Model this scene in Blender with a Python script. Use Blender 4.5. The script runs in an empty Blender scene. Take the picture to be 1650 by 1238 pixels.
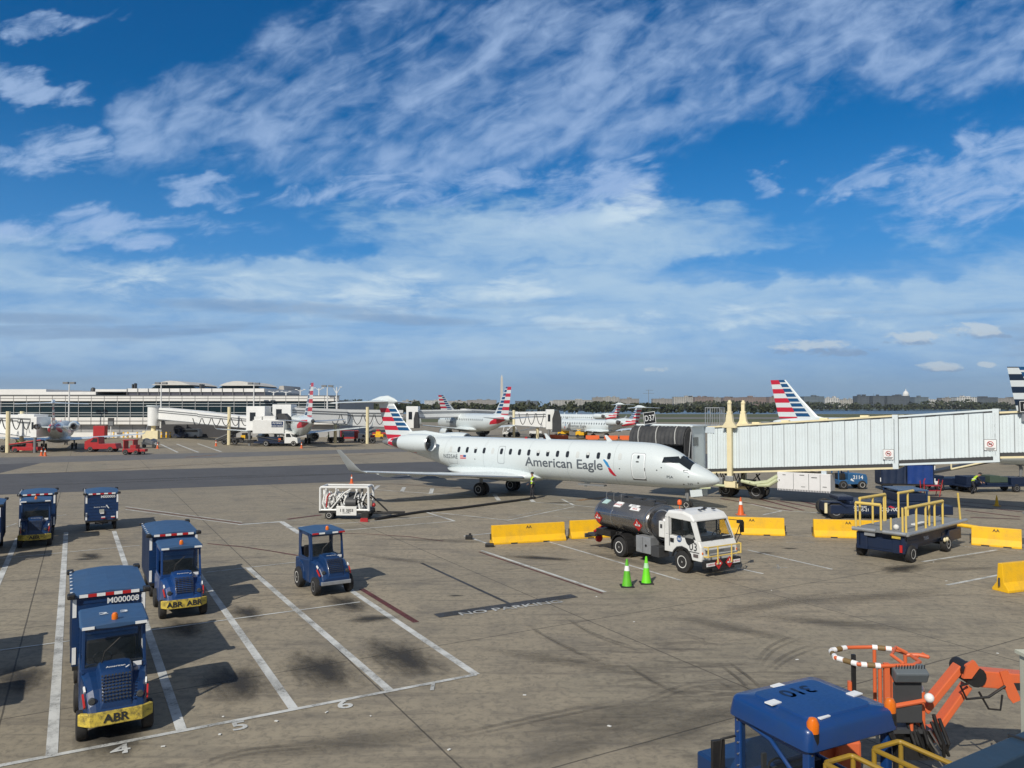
import bpy, bmesh, math, random
from mathutils import Vector, Matrix
random.seed(7)
C = bpy.context.scene.collection
R = math.radians
sc = bpy.context.scene
# ---------------------------------------------------------------- camera
F, HC, Y0 = 1225.0, 6.5, 654.0           # focal length in photo pixels, eye height, horizon row
cam = bpy.data.cameras.new('camera'); cam.sensor_width = 36; cam.lens = 36 * F / 1650
cam.clip_end = 20000; cam.clip_start = .1
co = bpy.data.objects.new('camera', cam); C.objects.link(co)
co.location = (0, 0, HC); co.rotation_euler = (R(90) + math.atan((Y0 - 619) / F), 0, 0)
sc.camera = co
# ---------------------------------------------------------------- light
SUN_EL = 39.5; SH = Vector((.45, .89)).normalized()
sun = bpy.data.lights.new('sun', 'SUN'); sun.energy = 4.0; sun.angle = R(.5); sun.color = (1, .94, .83)
so = bpy.data.objects.new('sun', sun); C.objects.link(so)
d = Vector((SH.x * math.cos(R(SUN_EL)), SH.y * math.cos(R(SUN_EL)), -math.sin(R(SUN_EL))))
so.rotation_euler = d.to_track_quat('-Z', 'Y').to_euler(); so.location = (-20, -30, 60)
sc.view_settings.view_transform = 'Standard'; sc.view_settings.look = 'None'
sc.view_settings.exposure = 0.0; sc.view_settings.gamma = 1

class NT:
    """tiny node helper"""
    def __init__(s, nt): s.nt = nt
    def n(s, t, **k):
        o = s.nt.nodes.new(t)
        for a, b in k.items(): setattr(o, a, b)
        return o
    def link(s, a, b): s.nt.links.new(a, b)
    def put(s, sock, v):
        if hasattr(v, 'is_output'): s.link(v, sock)
        else: sock.default_value = v
    def m(s, op, a, b=None, c=None, clamp=False):
        o = s.n('ShaderNodeMath', operation=op); o.use_clamp = clamp
        s.put(o.inputs[0], a)
        if b is not None: s.put(o.inputs[1], b)
        if c is not None: s.put(o.inputs[2], c)
        return o.outputs[0]
    def mix(s, f, a, b):
        o = s.n('ShaderNodeMix', data_type='RGBA'); s.put(o.inputs[0], f)
        for i, v in ((6, a), (7, b)):
            s.put(o.inputs[i], v if hasattr(v, 'is_output') else (*v[:3], 1))
        return o.outputs[2]
    def noise(s, vec, scale, detail=4, rough=.55, dist=0):
        o = s.n('ShaderNodeTexNoise'); o.inputs['Scale'].default_value = scale
        o.inputs['Detail'].default_value = detail; o.inputs['Roughness'].default_value = rough
        o.inputs['Distortion'].default_value = dist
        if vec is not None: s.link(vec, o.inputs['Vector'])
        return o.outputs[0]
    def ramp(s, v, a, b, c=0, d=1):
        o = s.n('ShaderNodeMapRange'); o.clamp = True; o.interpolation_type = 'SMOOTHSTEP'
        s.put(o.inputs[0], v)
        for i, x in enumerate((a, b, c, d)): o.inputs[i + 1].default_value = x
        return o.outputs[0]
    def xyz(s, v):
        o = s.n('ShaderNodeSeparateXYZ'); s.link(v, o.inputs[0]); return o.outputs
    def vec(s, x, y, z):
        o = s.n('ShaderNodeCombineXYZ')
        for i, v in enumerate((x, y, z)): s.put(o.inputs[i], v)
        return o.outputs[0]
# ---------------------------------------------------------------- sky
w = bpy.data.worlds.new('World'); sc.world = w; w.use_nodes = True
w.node_tree.nodes.clear(); T = NT(w.node_tree)
sky = T.n('ShaderNodeTexSky', sky_type='NISHITA'); sky.sun_disc = False
sky.sun_elevation = R(SUN_EL); sky.sun_rotation = math.atan2(-SH.x, -SH.y)
sky.air_density = 1.0; sky.dust_density = .2; sky.ozone_density = 4
hs = T.n('ShaderNodeHueSaturation'); hs.inputs['Saturation'].default_value = 1.6; hs.inputs['Hue'].default_value = .504
hs.inputs['Value'].default_value = .88
T.link(sky.outputs[0], hs.inputs['Color'])
tc = T.n('ShaderNodeTexCoord'); x, y, z = T.xyz(tc.outputs['Generated'])
zz = T.m('ADD', T.m('MAXIMUM', z, 0.0), .045)
u, v = T.m('DIVIDE', x, zz), T.m('DIVIDE', y, zz)        # a flat cloud deck seen from below
def rotuv(deg, su, sv, off=0):
    c, s_ = math.cos(R(deg)), math.sin(R(deg))
    a = T.m('ADD', T.m('MULTIPLY', u, c), T.m('MULTIPLY', v, s_))
    b = T.m('ADD', T.m('MULTIPLY', u, -s_), T.m('MULTIPLY', v, c))
    return T.vec(T.m('MULTIPLY', a, su), T.m('MULTIPLY', b, sv), off)
def blob(cx, cy, rx, ry, deg=0):
    """soft ellipse in the cloud deck"""
    c, s_ = math.cos(R(deg)), math.sin(R(deg))
    du, dv = T.m('SUBTRACT', u, cx), T.m('SUBTRACT', v, cy)
    a = T.m('DIVIDE', T.m('ADD', T.m('MULTIPLY', du, c), T.m('MULTIPLY', dv, s_)), rx)
    b = T.m('DIVIDE', T.m('ADD', T.m('MULTIPLY', du, -s_), T.m('MULTIPLY', dv, c)), ry)
    q = T.m('ADD', T.m('MULTIPLY', a, a), T.m('MULTIPLY', b, b))
    return T.ramp(q, 1.5, 0.0)
def sm(*a):
    o = a[0]
    for b in a[1:]: o = T.m('MAXIMUM', o, b)
    return o
SKYHOOK = None
# cloud laid out by direction (azimuth and elevation), as photographed: mottled high cloud in a rising fan, a pale layered bank lower down
az = T.m('DIVIDE', x, T.m('MAXIMUM', y, .01)); el = T.m('DIVIDE', z, T.m('MAXIMUM', y, .01))
PX = T.m('MULTIPLY', az, F / 100); PY = T.m('MULTIPLY', el, F / 100)          # hundreds of photo pixels right of centre and above the horizon
def rot(deg, sx, sy, off):
    c, s_ = math.cos(R(deg)), math.sin(R(deg))
    a = T.m('ADD', T.m('MULTIPLY', PX, c), T.m('MULTIPLY', PY, s_)); b = T.m('ADD', T.m('MULTIPLY', PX, -s_), T.m('MULTIPLY', PY, c))
    return T.vec(T.m('MULTIPLY', a, sx), T.m('MULTIPLY', b, sy), off)
PXw = T.m('ADD', PX, T.m('MULTIPLY_ADD', T.noise(rot(0, .8, 1.6, 1.7), 1.0, 4, .6), 2.4, -1.2)); PYw = T.m('ADD', PY, T.m('MULTIPLY_ADD', T.noise(rot(10, .9, 1.5, 6.1), 1.0, 4, .6), 1.1, -.55))
def bl(px, py, rx, ry, deg=0):
    c, s_ = math.cos(R(deg)), math.sin(R(deg)); du, dv = T.m('SUBTRACT', PXw, (px - 825) / 100), T.m('SUBTRACT', PYw, (Y0 - py) / 100)
    a = T.m('DIVIDE', T.m('ADD', T.m('MULTIPLY', du, c), T.m('MULTIPLY', dv, s_)), rx / 100); b = T.m('DIVIDE', T.m('ADD', T.m('MULTIPLY', du, -s_), T.m('MULTIPLY', dv, c)), ry / 100)
    return T.ramp(T.m('ADD', T.m('MULTIPLY', a, a), T.m('MULTIPLY', b, b)), 1.9, 0.0)
def bl0(px, py, rx, ry, deg=0):
    c, s_ = math.cos(R(deg)), math.sin(R(deg)); du, dv = T.m('SUBTRACT', PX, (px - 825) / 100), T.m('ADD', T.m('SUBTRACT', PY, (Y0 - py) / 100), T.m('MULTIPLY_ADD', T.noise(rot(0, .35, .9, 3.1), 1.0, 3, .5), .3, -.15))
    a = T.m('DIVIDE', T.m('ADD', T.m('MULTIPLY', du, c), T.m('MULTIPLY', dv, s_)), rx / 100); b = T.m('DIVIDE', T.m('ADD', T.m('MULTIPLY', du, -s_), T.m('MULTIPLY', dv, c)), ry / 100)
    return T.ramp(T.m('ADD', T.m('MULTIPLY', a, a), T.m('MULTIPLY', b, b)), 1.9, 0.0)
def sm(*a):
    o = a[0]
    for b in a[1:]: o = T.m('MAXIMUM', o, b)
    return o
def noi(deg, sx, sy, off, det=6, ro=.6, di=.5): return T.noise(rot(deg, sx, sy, off), 1.0, det, ro, di)
fib = noi(33, .42, 1.25, 2.2, 6, .55, .9)        # long fibres of the fan
cel = noi(24, 2.0, 3.6, 7.7, 4, .52, .5)        # small broken cells
fan = sm(bl(275, 185, 140, 80, 20), bl(530, 125, 250, 115, 28), bl(760, 120, 270, 135, 22), bl(1010, 115, 260, 140, 20), bl(1250, 80, 260, 110, 15), bl(1540, 55, 230, 95, 0), bl(650, 235, 290, 60, 3))
f1 = T.ramp(T.m('ADD', T.m('MULTIPLY', fan, .60), T.m('ADD', T.m('MULTIPLY', T.m('SUBTRACT', fib, .5), 1.7), T.m('MULTIPLY', T.m('SUBTRACT', cel, .5), 1.1))), .0, 1.15)
f1 = T.m('MULTIPLY', f1, T.ramp(fan, .0, .8))
sml = sm(bl(950, 318, 150, 60, 18), bl(640, 300, 230, 34, 4), bl(50, 240, 120, 36, 0), bl(30, 128, 110, 28, -14), bl(1590, 285, 190, 80, 20), bl(1390, 285, 110, 24, 15), bl(1240, 292, 34, 20, 20), bl(170, 372, 240, 32, 0), bl(340, 305, 80, 24, 0), bl(70, 30, 110, 22, 5))
f2 = T.ramp(T.m('ADD', T.m('MULTIPLY', sml, .70), T.m('ADD', T.m('MULTIPLY', T.m('SUBTRACT', noi(14, .9, 2.4, 4.4, 7, .62, .8), .5), 2.6), T.m('MULTIPLY', T.m('SUBTRACT', cel, .5), .9))), .12, 1.15)
f2 = T.m('MULTIPLY', f2, T.ramp(sml, .0, .85))
bk = noi(2, .28, 1.15, 9.1, 7, .62, .7); bk2 = noi(-3, .95, 3.6, 3.3, 6, .62, .6)
prof = T.ramp(PY, 3.3, 2.0)
bank = sm(T.m('MULTIPLY', prof, .85), bl(900, 380, 420, 60, 0), bl(520, 450, 420, 65, 0), bl(1250, 490, 520, 60, 2))
gap = sm(bl(1330, 425, 260, 26, 3), bl(380, 395, 260, 22, 2))
f4 = T.ramp(T.m('SUBTRACT', T.m('ADD', T.m('MULTIPLY', bank, .80), T.m('ADD', T.m('MULTIPLY', T.m('SUBTRACT', bk, .5), 1.2), T.m('MULTIPLY', T.m('SUBTRACT', bk2, .5), .7))), T.m('MULTIPLY', gap, .35)), .12, 1.05)
f4 = T.m('MULTIPLY', f4, T.m('MULTIPLY', T.ramp(bank, 0, .4), T.ramp(PY, .0, .9, .45, 1)))
base = T.mix(T.m('MULTIPLY', T.ramp(z, .38, .0), .92), hs.outputs[0], (1.15, 3.15, 6.9))
col = T.mix(T.m('MULTIPLY', T.m('MAXIMUM', f1, f2), .72), base, (4.1, 5.6, 8.2))
col = T.mix(T.m('MULTIPLY', f4, .78), col, (4.9, 6.6, 8.1))
brt = T.m('MULTIPLY', sm(bl(830, 465, 60, 22), bl(560, 478, 200, 34, 3), bl(270, 455, 160, 26), bl(1130, 512, 260, 16), bl(1010, 330, 60, 30, 20)), T.ramp(T.m('ADD', T.m('MULTIPLY', bk2, .6), T.m('MULTIPLY', bk, .4)), .40, .66))
col = T.mix(T.m('MULTIPLY', brt, .75), col, (6.6, 7.9, 8.8))
# grey blue bars under the bank, then a milky horizon
bar = T.m('MAXIMUM', sm(bl0(440, 494, 190, 10, -3), bl0(50, 512, 140, 10, -2), bl0(640, 512, 130, 8, -2)), T.m('MULTIPLY', T.ramp(noi(1, .13, 1.9, 6.6, 5, .55, .5), .52, .66), T.m('MULTIPLY', T.ramp(PY, 1.9, 1.2), T.ramp(PY, .05, .3))))
bar = T.m('MULTIPLY', bar, T.ramp(bk2, .25, .5))
col = T.mix(T.m('MULTIPLY', bar, .55), col, (1.8, 3.0, 5.0))
col = T.mix(T.ramp(PY, 1.0, .0, 0, .75), col, (2.25, 3.9, 5.5))
def puff(px, py, rx, ry):
    q = T.m('ADD', T.m('POWER', T.m('DIVIDE', T.m('SUBTRACT', PX, (px - 825) / 100), rx / 100), 2), T.m('POWER', T.m('DIVIDE', T.m('SUBTRACT', PY, (Y0 - py) / 100), ry / 100), 2))
    return T.ramp(T.m('ADD', q, T.m('MULTIPLY_ADD', noi(0, 3.2, 6.5, px * .1, 5, .62, .6), 4.4, -2.2)), 1.2, .1)
pf = sm(puff(1312, 557, 70, 9), puff(1468, 544, 46, 11), puff(1580, 529, 46, 12), puff(1515, 590, 38, 7), puff(1055, 596, 24, 5), puff(1590, 588, 18, 5))
pfs = sm(puff(1325, 567, 84, 8), puff(1475, 552, 48, 6), puff(1590, 540, 50, 7), puff(1520, 595, 40, 5))
col = T.mix(T.m('MULTIPLY', pfs, .5), col, (2.3, 3.1, 4.5))
col = T.mix(T.m('MULTIPLY', pf, .72), col, (5.8, 6.7, 7.4))
# grey cloud added to the unseen sky overhead and behind, neutralising blue shadows
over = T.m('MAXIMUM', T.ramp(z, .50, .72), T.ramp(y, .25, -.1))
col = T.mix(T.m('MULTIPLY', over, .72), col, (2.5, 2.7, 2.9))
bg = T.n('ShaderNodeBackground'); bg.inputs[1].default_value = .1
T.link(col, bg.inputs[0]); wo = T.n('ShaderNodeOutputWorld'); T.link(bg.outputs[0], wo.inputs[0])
w.cycles.sampling_method = 'MANUAL'; w.cycles.sample_map_resolution = 256
# ---------------------------------------------------------------- helpers
def G(px, py, h=0.0):
    """photo pixel -> real point on the plane z = h"""
    dd = F * (HC - h) / (py - Y0)
    return Vector(((px - 825) / F * dd, dd, h))
def at(px, dd, z=0.0): return Vector(((px - 825) / F * dd, dd, z))
def hz(py, dd): return HC - (py - Y0) * dd / F

class MB:
    def __init__(s): s.v = []; s.f = []; s.s = []
    def add(s, vs, fs, smooth=False):
        k = len(s.v); s.v += [Vector(p) for p in vs]
        s.f += [[i + k for i in f] for f in fs]; s.s += [smooth] * len(fs); return s
    def hexa(s, b, t):
        return s.add(list(b) + list(t), [(3, 2, 1, 0), (4, 5, 6, 7), (0, 1, 5, 4), (1, 2, 6, 5), (2, 3, 7, 6), (3, 0, 4, 7)])
    def box(s, c, d, rz=0, ry=0, rx=0):
        x, y, z = d[0] / 2, d[1] / 2, d[2] / 2
        P = [(-x, -y, -z), (x, -y, -z), (x, y, -z), (-x, y, -z), (-x, -y, z), (x, -y, z), (x, y, z), (-x, y, z)]
        M = Matrix.Rotation(rz, 3, 'Z') @ Matrix.Rotation(ry, 3, 'Y') @ Matrix.Rotation(rx, 3, 'X')
        P = [M @ Vector(p) + Vector(c) for p in P]
        return s.hexa(P[:4], P[4:])
    def bx(s, x0, x1, y0, y1, z0, z1):
        return s.box(((x0 + x1) / 2, (y0 + y1) / 2, (z0 + z1) / 2), (x1 - x0, y1 - y0, z1 - z0))
    def prism(s, poly, a, b, ax='y', smooth=False):
        n = len(poly)
        mk = {'x': lambda p, q: (q, p[0], p[1]), 'y': lambda p, q: (p[0], q, p[1]), 'z': lambda p, q: (p[0], p[1], q)}[ax]
        vs = [mk(p, a) for p in poly] + [mk(p, b) for p in poly]
        s.add(vs, [tuple(range(n - 1, -1, -1)), tuple(range(n, 2 * n))], False)
        k = len(s.v) - 2 * n
        for i in range(n):
            j = (i + 1) % n; s.f.append([k + i, k + j, k + n + j, k + n + i]); s.s.append(smooth)
        return s
    def loft(s, rings, cap=True, smooth=True, closed=True):
        n = len(rings[0]); vs = [p for r in rings for p in r]; fs = []
        for i in range(len(rings) - 1):
            for j in range(n if closed else n - 1):
                k = (j + 1) % n
                fs.append((i * n + j, i * n + k, (i + 1) * n + k, (i + 1) * n + j))
        s.add(vs, fs, smooth)
        if cap:
            k = len(s.v) - len(vs)
            s.f.append([k + j for j in range(n)][::-1]); s.s.append(False)
            q = k + (len(rings) - 1) * n
            s.f.append([q + j for j in range(n)]); s.s.append(False)
        return s
    def cyl(s, p0, p1, r0, r1=None, n=14, cap=True):
        p0, p1 = Vector(p0), Vector(p1); r1 = r0 if r1 is None else r1
        d = (p1 - p0).normalized(); a = d.orthogonal().normalized(); b = d.cross(a)
        ring = lambda p, r: [p + (a * math.cos(t) + b * math.sin(t)) * r for t in [2 * math.pi * i / n for i in range(n)]]
        return s.loft([ring(p0, r0), ring(p1, r1)], cap)
    def tube(s, pts, r, n=8):
        pts = [Vector(p) for p in pts]; rings = []; prev = None
        for i, p in enumerate(pts):
            if i == 0: d = pts[1] - p
            elif i == len(pts) - 1: d = p - pts[-2]
            else: d = (pts[i + 1] - p).normalized() + (p - pts[i - 1]).normalized()
            d = d.normalized() if d.length > 1e-6 else Vector((0, 0, 1))
            a = d.orthogonal() if prev is None else prev - d * prev.dot(d)
            if a.length < 1e-4: a = d.orthogonal()
            a.normalize(); prev = a; b = d.cross(a); rr = r[i] if isinstance(r, (list, tuple)) else r
            rings.append([p + (a * math.cos(t) + b * math.sin(t)) * rr for t in [2 * math.pi * k / n for k in range(n)]])
        return s.loft(rings)
    def lathe(s, prof, c=(0, 0, 0), ax='z', n=20, smooth=True, cap=True):
        """prof: (radius, height along the axis)"""
        c = Vector(c); rings = []
        for r, h in prof:
            ring = []
            for i in range(n):
                t = 2 * math.pi * i / n; a, b = r * math.cos(t), r * math.sin(t)
                ring.append(c + Vector({'z': (a, b, h), 'y': (a, h, b), 'x': (h, a, b)}[ax]))
            rings.append(ring)
        return s.loft(rings, cap, smooth)
    def ball(s, c, r, n=12, m=7):
        if not isinstance(r, (tuple, list)): r = (r, r, r)
        c = Vector(c); rings = []
        for i in range(m + 1):
            t = math.pi * (i + .02) / (m + .04); rings.append([c + Vector((r[0] * math.sin(t) * math.cos(q), r[1] * math.sin(t) * math.sin(q), -r[2] * math.cos(t))) for q in [2 * math.pi * k / n for k in range(n)]])
        return s.loft(rings)
    def merge(s, o, M=None):
        k = len(s.v); s.v += [(M @ p if M else p) for p in o.v]; s.f += [[i + k for i in f] for f in o.f]; s.s += o.s; return s
    def build(s, name, mat, parent=None, bevel=0, label=None, recalc=True, weld=False):
        me = bpy.data.meshes.new(name)
        me.from_pydata([tuple(p) for p in s.v], [], s.f)
        me.polygons.foreach_set('use_smooth', s.s)
        if recalc or weld:
            bm = bmesh.new(); bm.from_mesh(me)
            if weld: bmesh.ops.remove_doubles(bm, verts=bm.verts, dist=1e-4)
            if recalc: bmesh.ops.recalc_face_normals(bm, faces=bm.faces)
            bm.to_mesh(me); bm.free()
        if any(s.s):
            me.set_sharp_from_angle(angle=R(42))
        me.materials.append(mat)
        o = bpy.data.objects.new(name, me); C.objects.link(o)
        if parent: o.parent = parent
        if label: o['label'] = label
        if bevel:
            b = o.modifiers.new('bevel', 'BEVEL'); b.width = bevel; b.segments = 2; b.limit_method = 'ANGLE'; b.angle_limit = R(38)
        return o

def tag(o, label, cat, group=None):
    o['label'] = label; o['category'] = cat
    if group: o['group'] = group
    return o
def thing(name, label, cat, loc=(0, 0, 0), rz=0, group=None):
    o = bpy.data.objects.new(name, None); C.objects.link(o)
    o.location = loc; o.rotation_euler = (0, 0, rz); o.empty_display_size = .3
    return tag(o, label, cat, group)
def struct(o, kind='structure'): o['kind'] = kind; return o
def dup(root, loc, rz, label=None, skip=(), group=None, scale=None):
    def cp(o, par):
        c = o.copy(); C.objects.link(c); c.parent = par
        for ch in [q for q in bpy.data.objects if q.parent == o]:
            if ch.name.split('.')[0] not in skip: cp(ch, c)
        return c
    r = cp(root, None); r.location = loc; r.rotation_euler = (0, 0, rz)
    if label: r['label'] = label
    if group: r['group'] = group
    if scale: r.scale = scale
    return r

# ---------------------------------------------------------------- materials
MATS = {}
def mat(name, col, rough=.5, metal=0.0, dirt=.18, scale=2.5, dcol=None, coat=0.0, bump=0.0, spec=.5, streak=1.0):
    if name in MATS: return MATS[name]
    m = bpy.data.materials.new(name); m.use_nodes = True; t = NT(m.node_tree)
    b = m.node_tree.nodes['Principled BSDF']
    tcn = t.n('ShaderNodeTexCoord'); vec = tcn.outputs['Object']
    if streak != 1.0:
        mp = t.n('ShaderNodeMapping'); mp.inputs['Scale'].default_value = (streak, streak, 1); t.link(vec, mp.inputs[0]); vec = mp.outputs[0]
    if dirt > 0:
        n1 = t.noise(vec, scale, 6, .6); n2 = t.noise(vec, scale * 7, 4, .6)
        f = t.m('MULTIPLY', t.ramp(t.m('ADD', t.m('MULTIPLY', n1, .7), t.m('MULTIPLY', n2, .3)), .38, .72), dirt, clamp=True)
        dc = dcol or tuple(c * .35 + .02 for c in col)
        t.link(t.mix(f, col, dc), b.inputs['Base Color'])
        t.link(t.m('MULTIPLY_ADD', n2, .3, max(0.02, rough - .15)), b.inputs['Roughness'])
        if bump:
            bp = t.n('ShaderNodeBump'); bp.inputs['Strength'].default_value = bump; bp.inputs['Distance'].default_value = .02
            t.link(n2, bp.inputs['Height']); t.link(bp.outputs[0], b.inputs['Normal'])
    else:
        b.inputs['Base Color'].default_value = (*col, 1); b.inputs['Roughness'].default_value = rough
    b.inputs['Metallic'].default_value = metal; b.inputs['Coat Weight'].default_value = coat; b.inputs['Coat Roughness'].default_value = .1
    b.inputs['Specular IOR Level'].default_value = spec
    MATS[name] = m; return m
def glass(name, col=(.02, .03, .035), alpha=.55, rough=.05):
    """tinted see-through pane"""
    if name in MATS: return MATS[name]
    m = bpy.data.materials.new(name); m.use_nodes = True; t = NT(m.node_tree)
    b = m.node_tree.nodes['Principled BSDF']
    b.inputs['Base Color'].default_value = (*col, 1); b.inputs['Roughness'].default_value = rough
    b.inputs['Alpha'].default_value = alpha; b.inputs['Specular IOR Level'].default_value = .6
    MATS[name] = m; return m
def decalmat(name, col, lo, hi, scale, stretch=(1, 1, 1), amount=.8):
    """worn patch on the paving: ragged edges inside its own sheet"""
    m = bpy.data.materials.new(name); m.use_nodes = True; t = NT(m.node_tree); nd = m.node_tree.nodes
    b = nd['Principled BSDF']; b.inputs['Base Color'].default_value = (*col, 1); b.inputs['Roughness'].default_value = .75
    tcn = t.n('ShaderNodeTexCoord'); gx, gy, gz = t.xyz(tcn.outputs['Generated'])
    a = t.m('ABSOLUTE', t.m('MULTIPLY_ADD', gx, 2, -1)); c = t.m('ABSOLUTE', t.m('MULTIPLY_ADD', gy, 2, -1))
    q = t.m('SQRT', t.m('ADD', t.m('MULTIPLY', a, a), t.m('MULTIPLY', c, c)))
    mp = t.n('ShaderNodeMapping'); mp.inputs['Scale'].default_value = stretch; t.link(tcn.outputs['Object'], mp.inputs[0])
    nn = t.noise(mp.outputs[0], scale, 7, .65, .3); nf = t.noise(mp.outputs[0], scale * 9, 4, .6)
    f = t.ramp(t.m('ADD', q, t.m('MULTIPLY_ADD', nn, 1.3, -.65)), hi, lo)
    f = t.m('MULTIPLY', t.m('MULTIPLY', f, t.ramp(nf, .1, .5, .55, 1)), amount)
    tr = t.n('ShaderNodeBsdfTransparent'); mx = t.n('ShaderNodeMixShader')
    t.link(f, mx.inputs[0]); t.link(tr.outputs[0], mx.inputs[1]); t.link(b.outputs[0], mx.inputs[2])
    t.link(mx.outputs[0], nd['Material Output'].inputs[0]); return m
def linemat(name, col, wear=.4):
    """road paint worn through to the paving"""
    m = bpy.data.materials.new(name); m.use_nodes = True; t = NT(m.node_tree); nd = m.node_tree.nodes
    b = nd['Principled BSDF']; b.inputs['Roughness'].default_value = .7
    tcn = t.n('ShaderNodeTexCoord'); n1 = t.noise(tcn.outputs['Object'], 1.1, 6, .7); n2 = t.noise(tcn.outputs['Object'], 22, 5, .75)
    t.link(t.mix(t.ramp(n1, .35, .7), col, tuple(c * .55 for c in col)), b.inputs['Base Color'])
    f = t.ramp(t.m('ADD', t.m('MULTIPLY', n1, .45), t.m('MULTIPLY', n2, .55)), .66 - wear * .35, .80 - wear * .3, 1, .25)
    tr = t.n('ShaderNodeBsdfTransparent'); mx = t.n('ShaderNodeMixShader')
    t.link(f, mx.inputs[0]); t.link(tr.outputs[0], mx.inputs[1]); t.link(b.outputs[0], mx.inputs[2])
    t.link(mx.outputs[0], nd['Material Output'].inputs[0]); return m

# letters as flat meshes: (x, y) outlines scaled to a given cap height
def text_bm(txt, height, bold=0.0, squeeze=1.0):
    cu = bpy.data.curves.new('lettering', 'FONT'); cu.body = txt; cu.size = 1; cu.offset = bold
    o = bpy.data.objects.new('lettering', cu); C.objects.link(o)
    bpy.context.view_layer.update()
    me = bpy.data.meshes.new_from_object(o.evaluated_get(bpy.context.evaluated_depsgraph_get()))
    bpy.data.objects.remove(o); bpy.data.curves.remove(cu)
    bm = bmesh.new(); bm.from_mesh(me); bpy.data.meshes.remove(me)
    k = height / .7
    for q in bm.verts: q.co = Vector((q.co.x * k * squeeze, q.co.y * k, 0))
    return bm
def text_on(name, txt, height, matl, parent, org, xdir, ydir, bold=0.0, center=False, squeeze=1.0):
    """flat lettering on a flat face: origin, reading direction and up direction in the parent's frame"""
    bm = text_bm(txt, height, bold, squeeze); xd, yd = Vector(xdir).normalized(), Vector(ydir).normalized(); og = Vector(org)
    w_ = max((q.co.x for q in bm.verts), default=0)
    for q in bm.verts:
        x_ = q.co.x - (w_ / 2 if center else 0); q.co = og + xd * x_ + yd * q.co.y
    me = bpy.data.meshes.new(name); bm.to_mesh(me); bm.free(); me.materials.append(matl)
    o = bpy.data.objects.new(name, me); C.objects.link(o)
    if parent: o.parent = parent
    return o

def wheel(parent, c, r, w_, rim='rim_white', side=1, name='wheel', n=22, rr=.56):
    x, y, z = c
    tm = MB().lathe([(r * .5, -w_ * .5), (r * .86, -w_ * .5), (r * .97, -w_ * .42), (r, -w_ * .25), (r, w_ * .25), (r * .97, w_ * .42), (r * .86, w_ * .5), (r * .5, w_ * .5)], c, 'y', n)
    t = tm.build(name, MATS['tyre'], parent)
    q = w_ * .5 * side
    rm = MB().lathe([(r * rr, q * .2), (r * rr, q * 1.03), (r * (rr - .07), q * 1.0), (r * (rr - .1), q * .62), (r * .3, q * .6), (r * .2, q * .95), (r * .1, q * 1.0)], c, 'y', n)
    for k in range(6):
        a = k * math.pi / 3; rm.cyl((x + r * .25 * math.cos(a), y + q * .6, z + r * .25 * math.sin(a)), (x + r * .25 * math.cos(a), y + q * .72, z + r * .25 * math.sin(a)), r * .035, n=6)
    rm.build('rim', MATS[rim], t)
    return t

mat('tyre', (.018, .018, .019), .8, 0, .35, 6, (.06, .055, .05))
mat('rim_white', (.75, .75, .73), .4, 0, .35, 9, (.3, .27, .22))
mat('rim_grey', (.3, .31, .33), .45, .3, .4, 9)
mat('blue_paint', (.005, .033, .118), .38, 0, .38, 3.2, (.016, .036, .08), coat=.25)
mat('blue_bright', (.006, .046, .19), .37, 0, .4, 3, (.018, .05, .12), coat=.25)
mat('blue_dark', (.005, .016, .05), .5, 0, .3, 2)
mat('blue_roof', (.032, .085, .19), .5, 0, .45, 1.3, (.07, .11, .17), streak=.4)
mat('blue_curtain', (.006, .018, .055), .6, 0, .35, 3, (.03, .05, .09), bump=.3)
mat('blue_tarp', (.01, .045, .22), .38, 0, .35, 2.2, (.06, .1, .25), bump=.5)
mat('black', (.012, .012, .013), .55, 0, .3, 5, (.05, .045, .04))
mat('dark_grey', (.05, .052, .056), .55, 0, .3, 4)
mat('mid_grey', (.2, .21, .22), .5, 0, .3, 3)
mat('steel', (.42, .43, .44), .32, .85, .3, 4)
mat('white_paint', (.74, .75, .74), .4, 0, .22, 1.8, (.42, .38, .32))
mat('plane_white', (.62, .68, .70), .3, .0, .10, .35, (.5, .56, .58), coat=.25)
mat('plane_grey', (.38, .41, .43), .35, .2, .2, 1)
mat('yellow', (.88, .50, .008), .5, 0, .42, 2.4, (.42, .27, .07), bump=.15)
mat('yellow_rail', (.72, .52, .12), .45, 0, .4, 5, (.5, .42, .25))
mat('shaded_yellow', (.34, .21, .02), .45, 0, .4, 5, (.2, .15, .06))  # yellow darkened: the shade on the bed rails is put into the colour
mat('bumper_yellow', (.66, .50, .07), .6, 0, 1.0, 7, (.06, .055, .04))
mat('cream', (.80, .71, .46), .5, 0, .3, 2.5, (.5, .42, .25))
mat('orange', (.72, .12, .018), .42, 0, .25, 3, (.36, .1, .04))
mat('orange_lift', (.70, .14, .045), .45, 0, .3, 4, (.4, .14, .08))
mat('lime', (.16, .72, .012), .5, 0, .3, 5, (.1, .4, .05))
mat('red', (.42, .02, .025), .45, 0, .3, 2.5)
mat('red_livery', (.55, .02, .045), .35, 0, .1, 2)
mat('blue_livery', (.012, .10, .30), .35, 0, .1, 2)
mat('reflect_white', (.85, .86, .86), .4, 0, .15, 6)
mat('reflect_red', (.5, .02, .02), .4, 0, .2, 6)
mat('ink', (.02, .022, .026), .6, 0, 0)
mat('letter_grey', (.10, .12, .145), .5, 0, 0)
mat('letter_white', (.78, .8, .8), .5, 0, .2, 8)
mat('letter_dark', (.012, .02, .04), .6, 0, 0)
mat('amber', (.75, .17, .01), .25, 0, .2, 9)
mat('skin', (.35, .2, .14), .6, 0, .15, 9)
mat('hivis', (.55, .8, .03), .6, 0, .25, 6)
mat('trousers', (.02, .022, .03), .8, 0, .3, 8)
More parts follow.
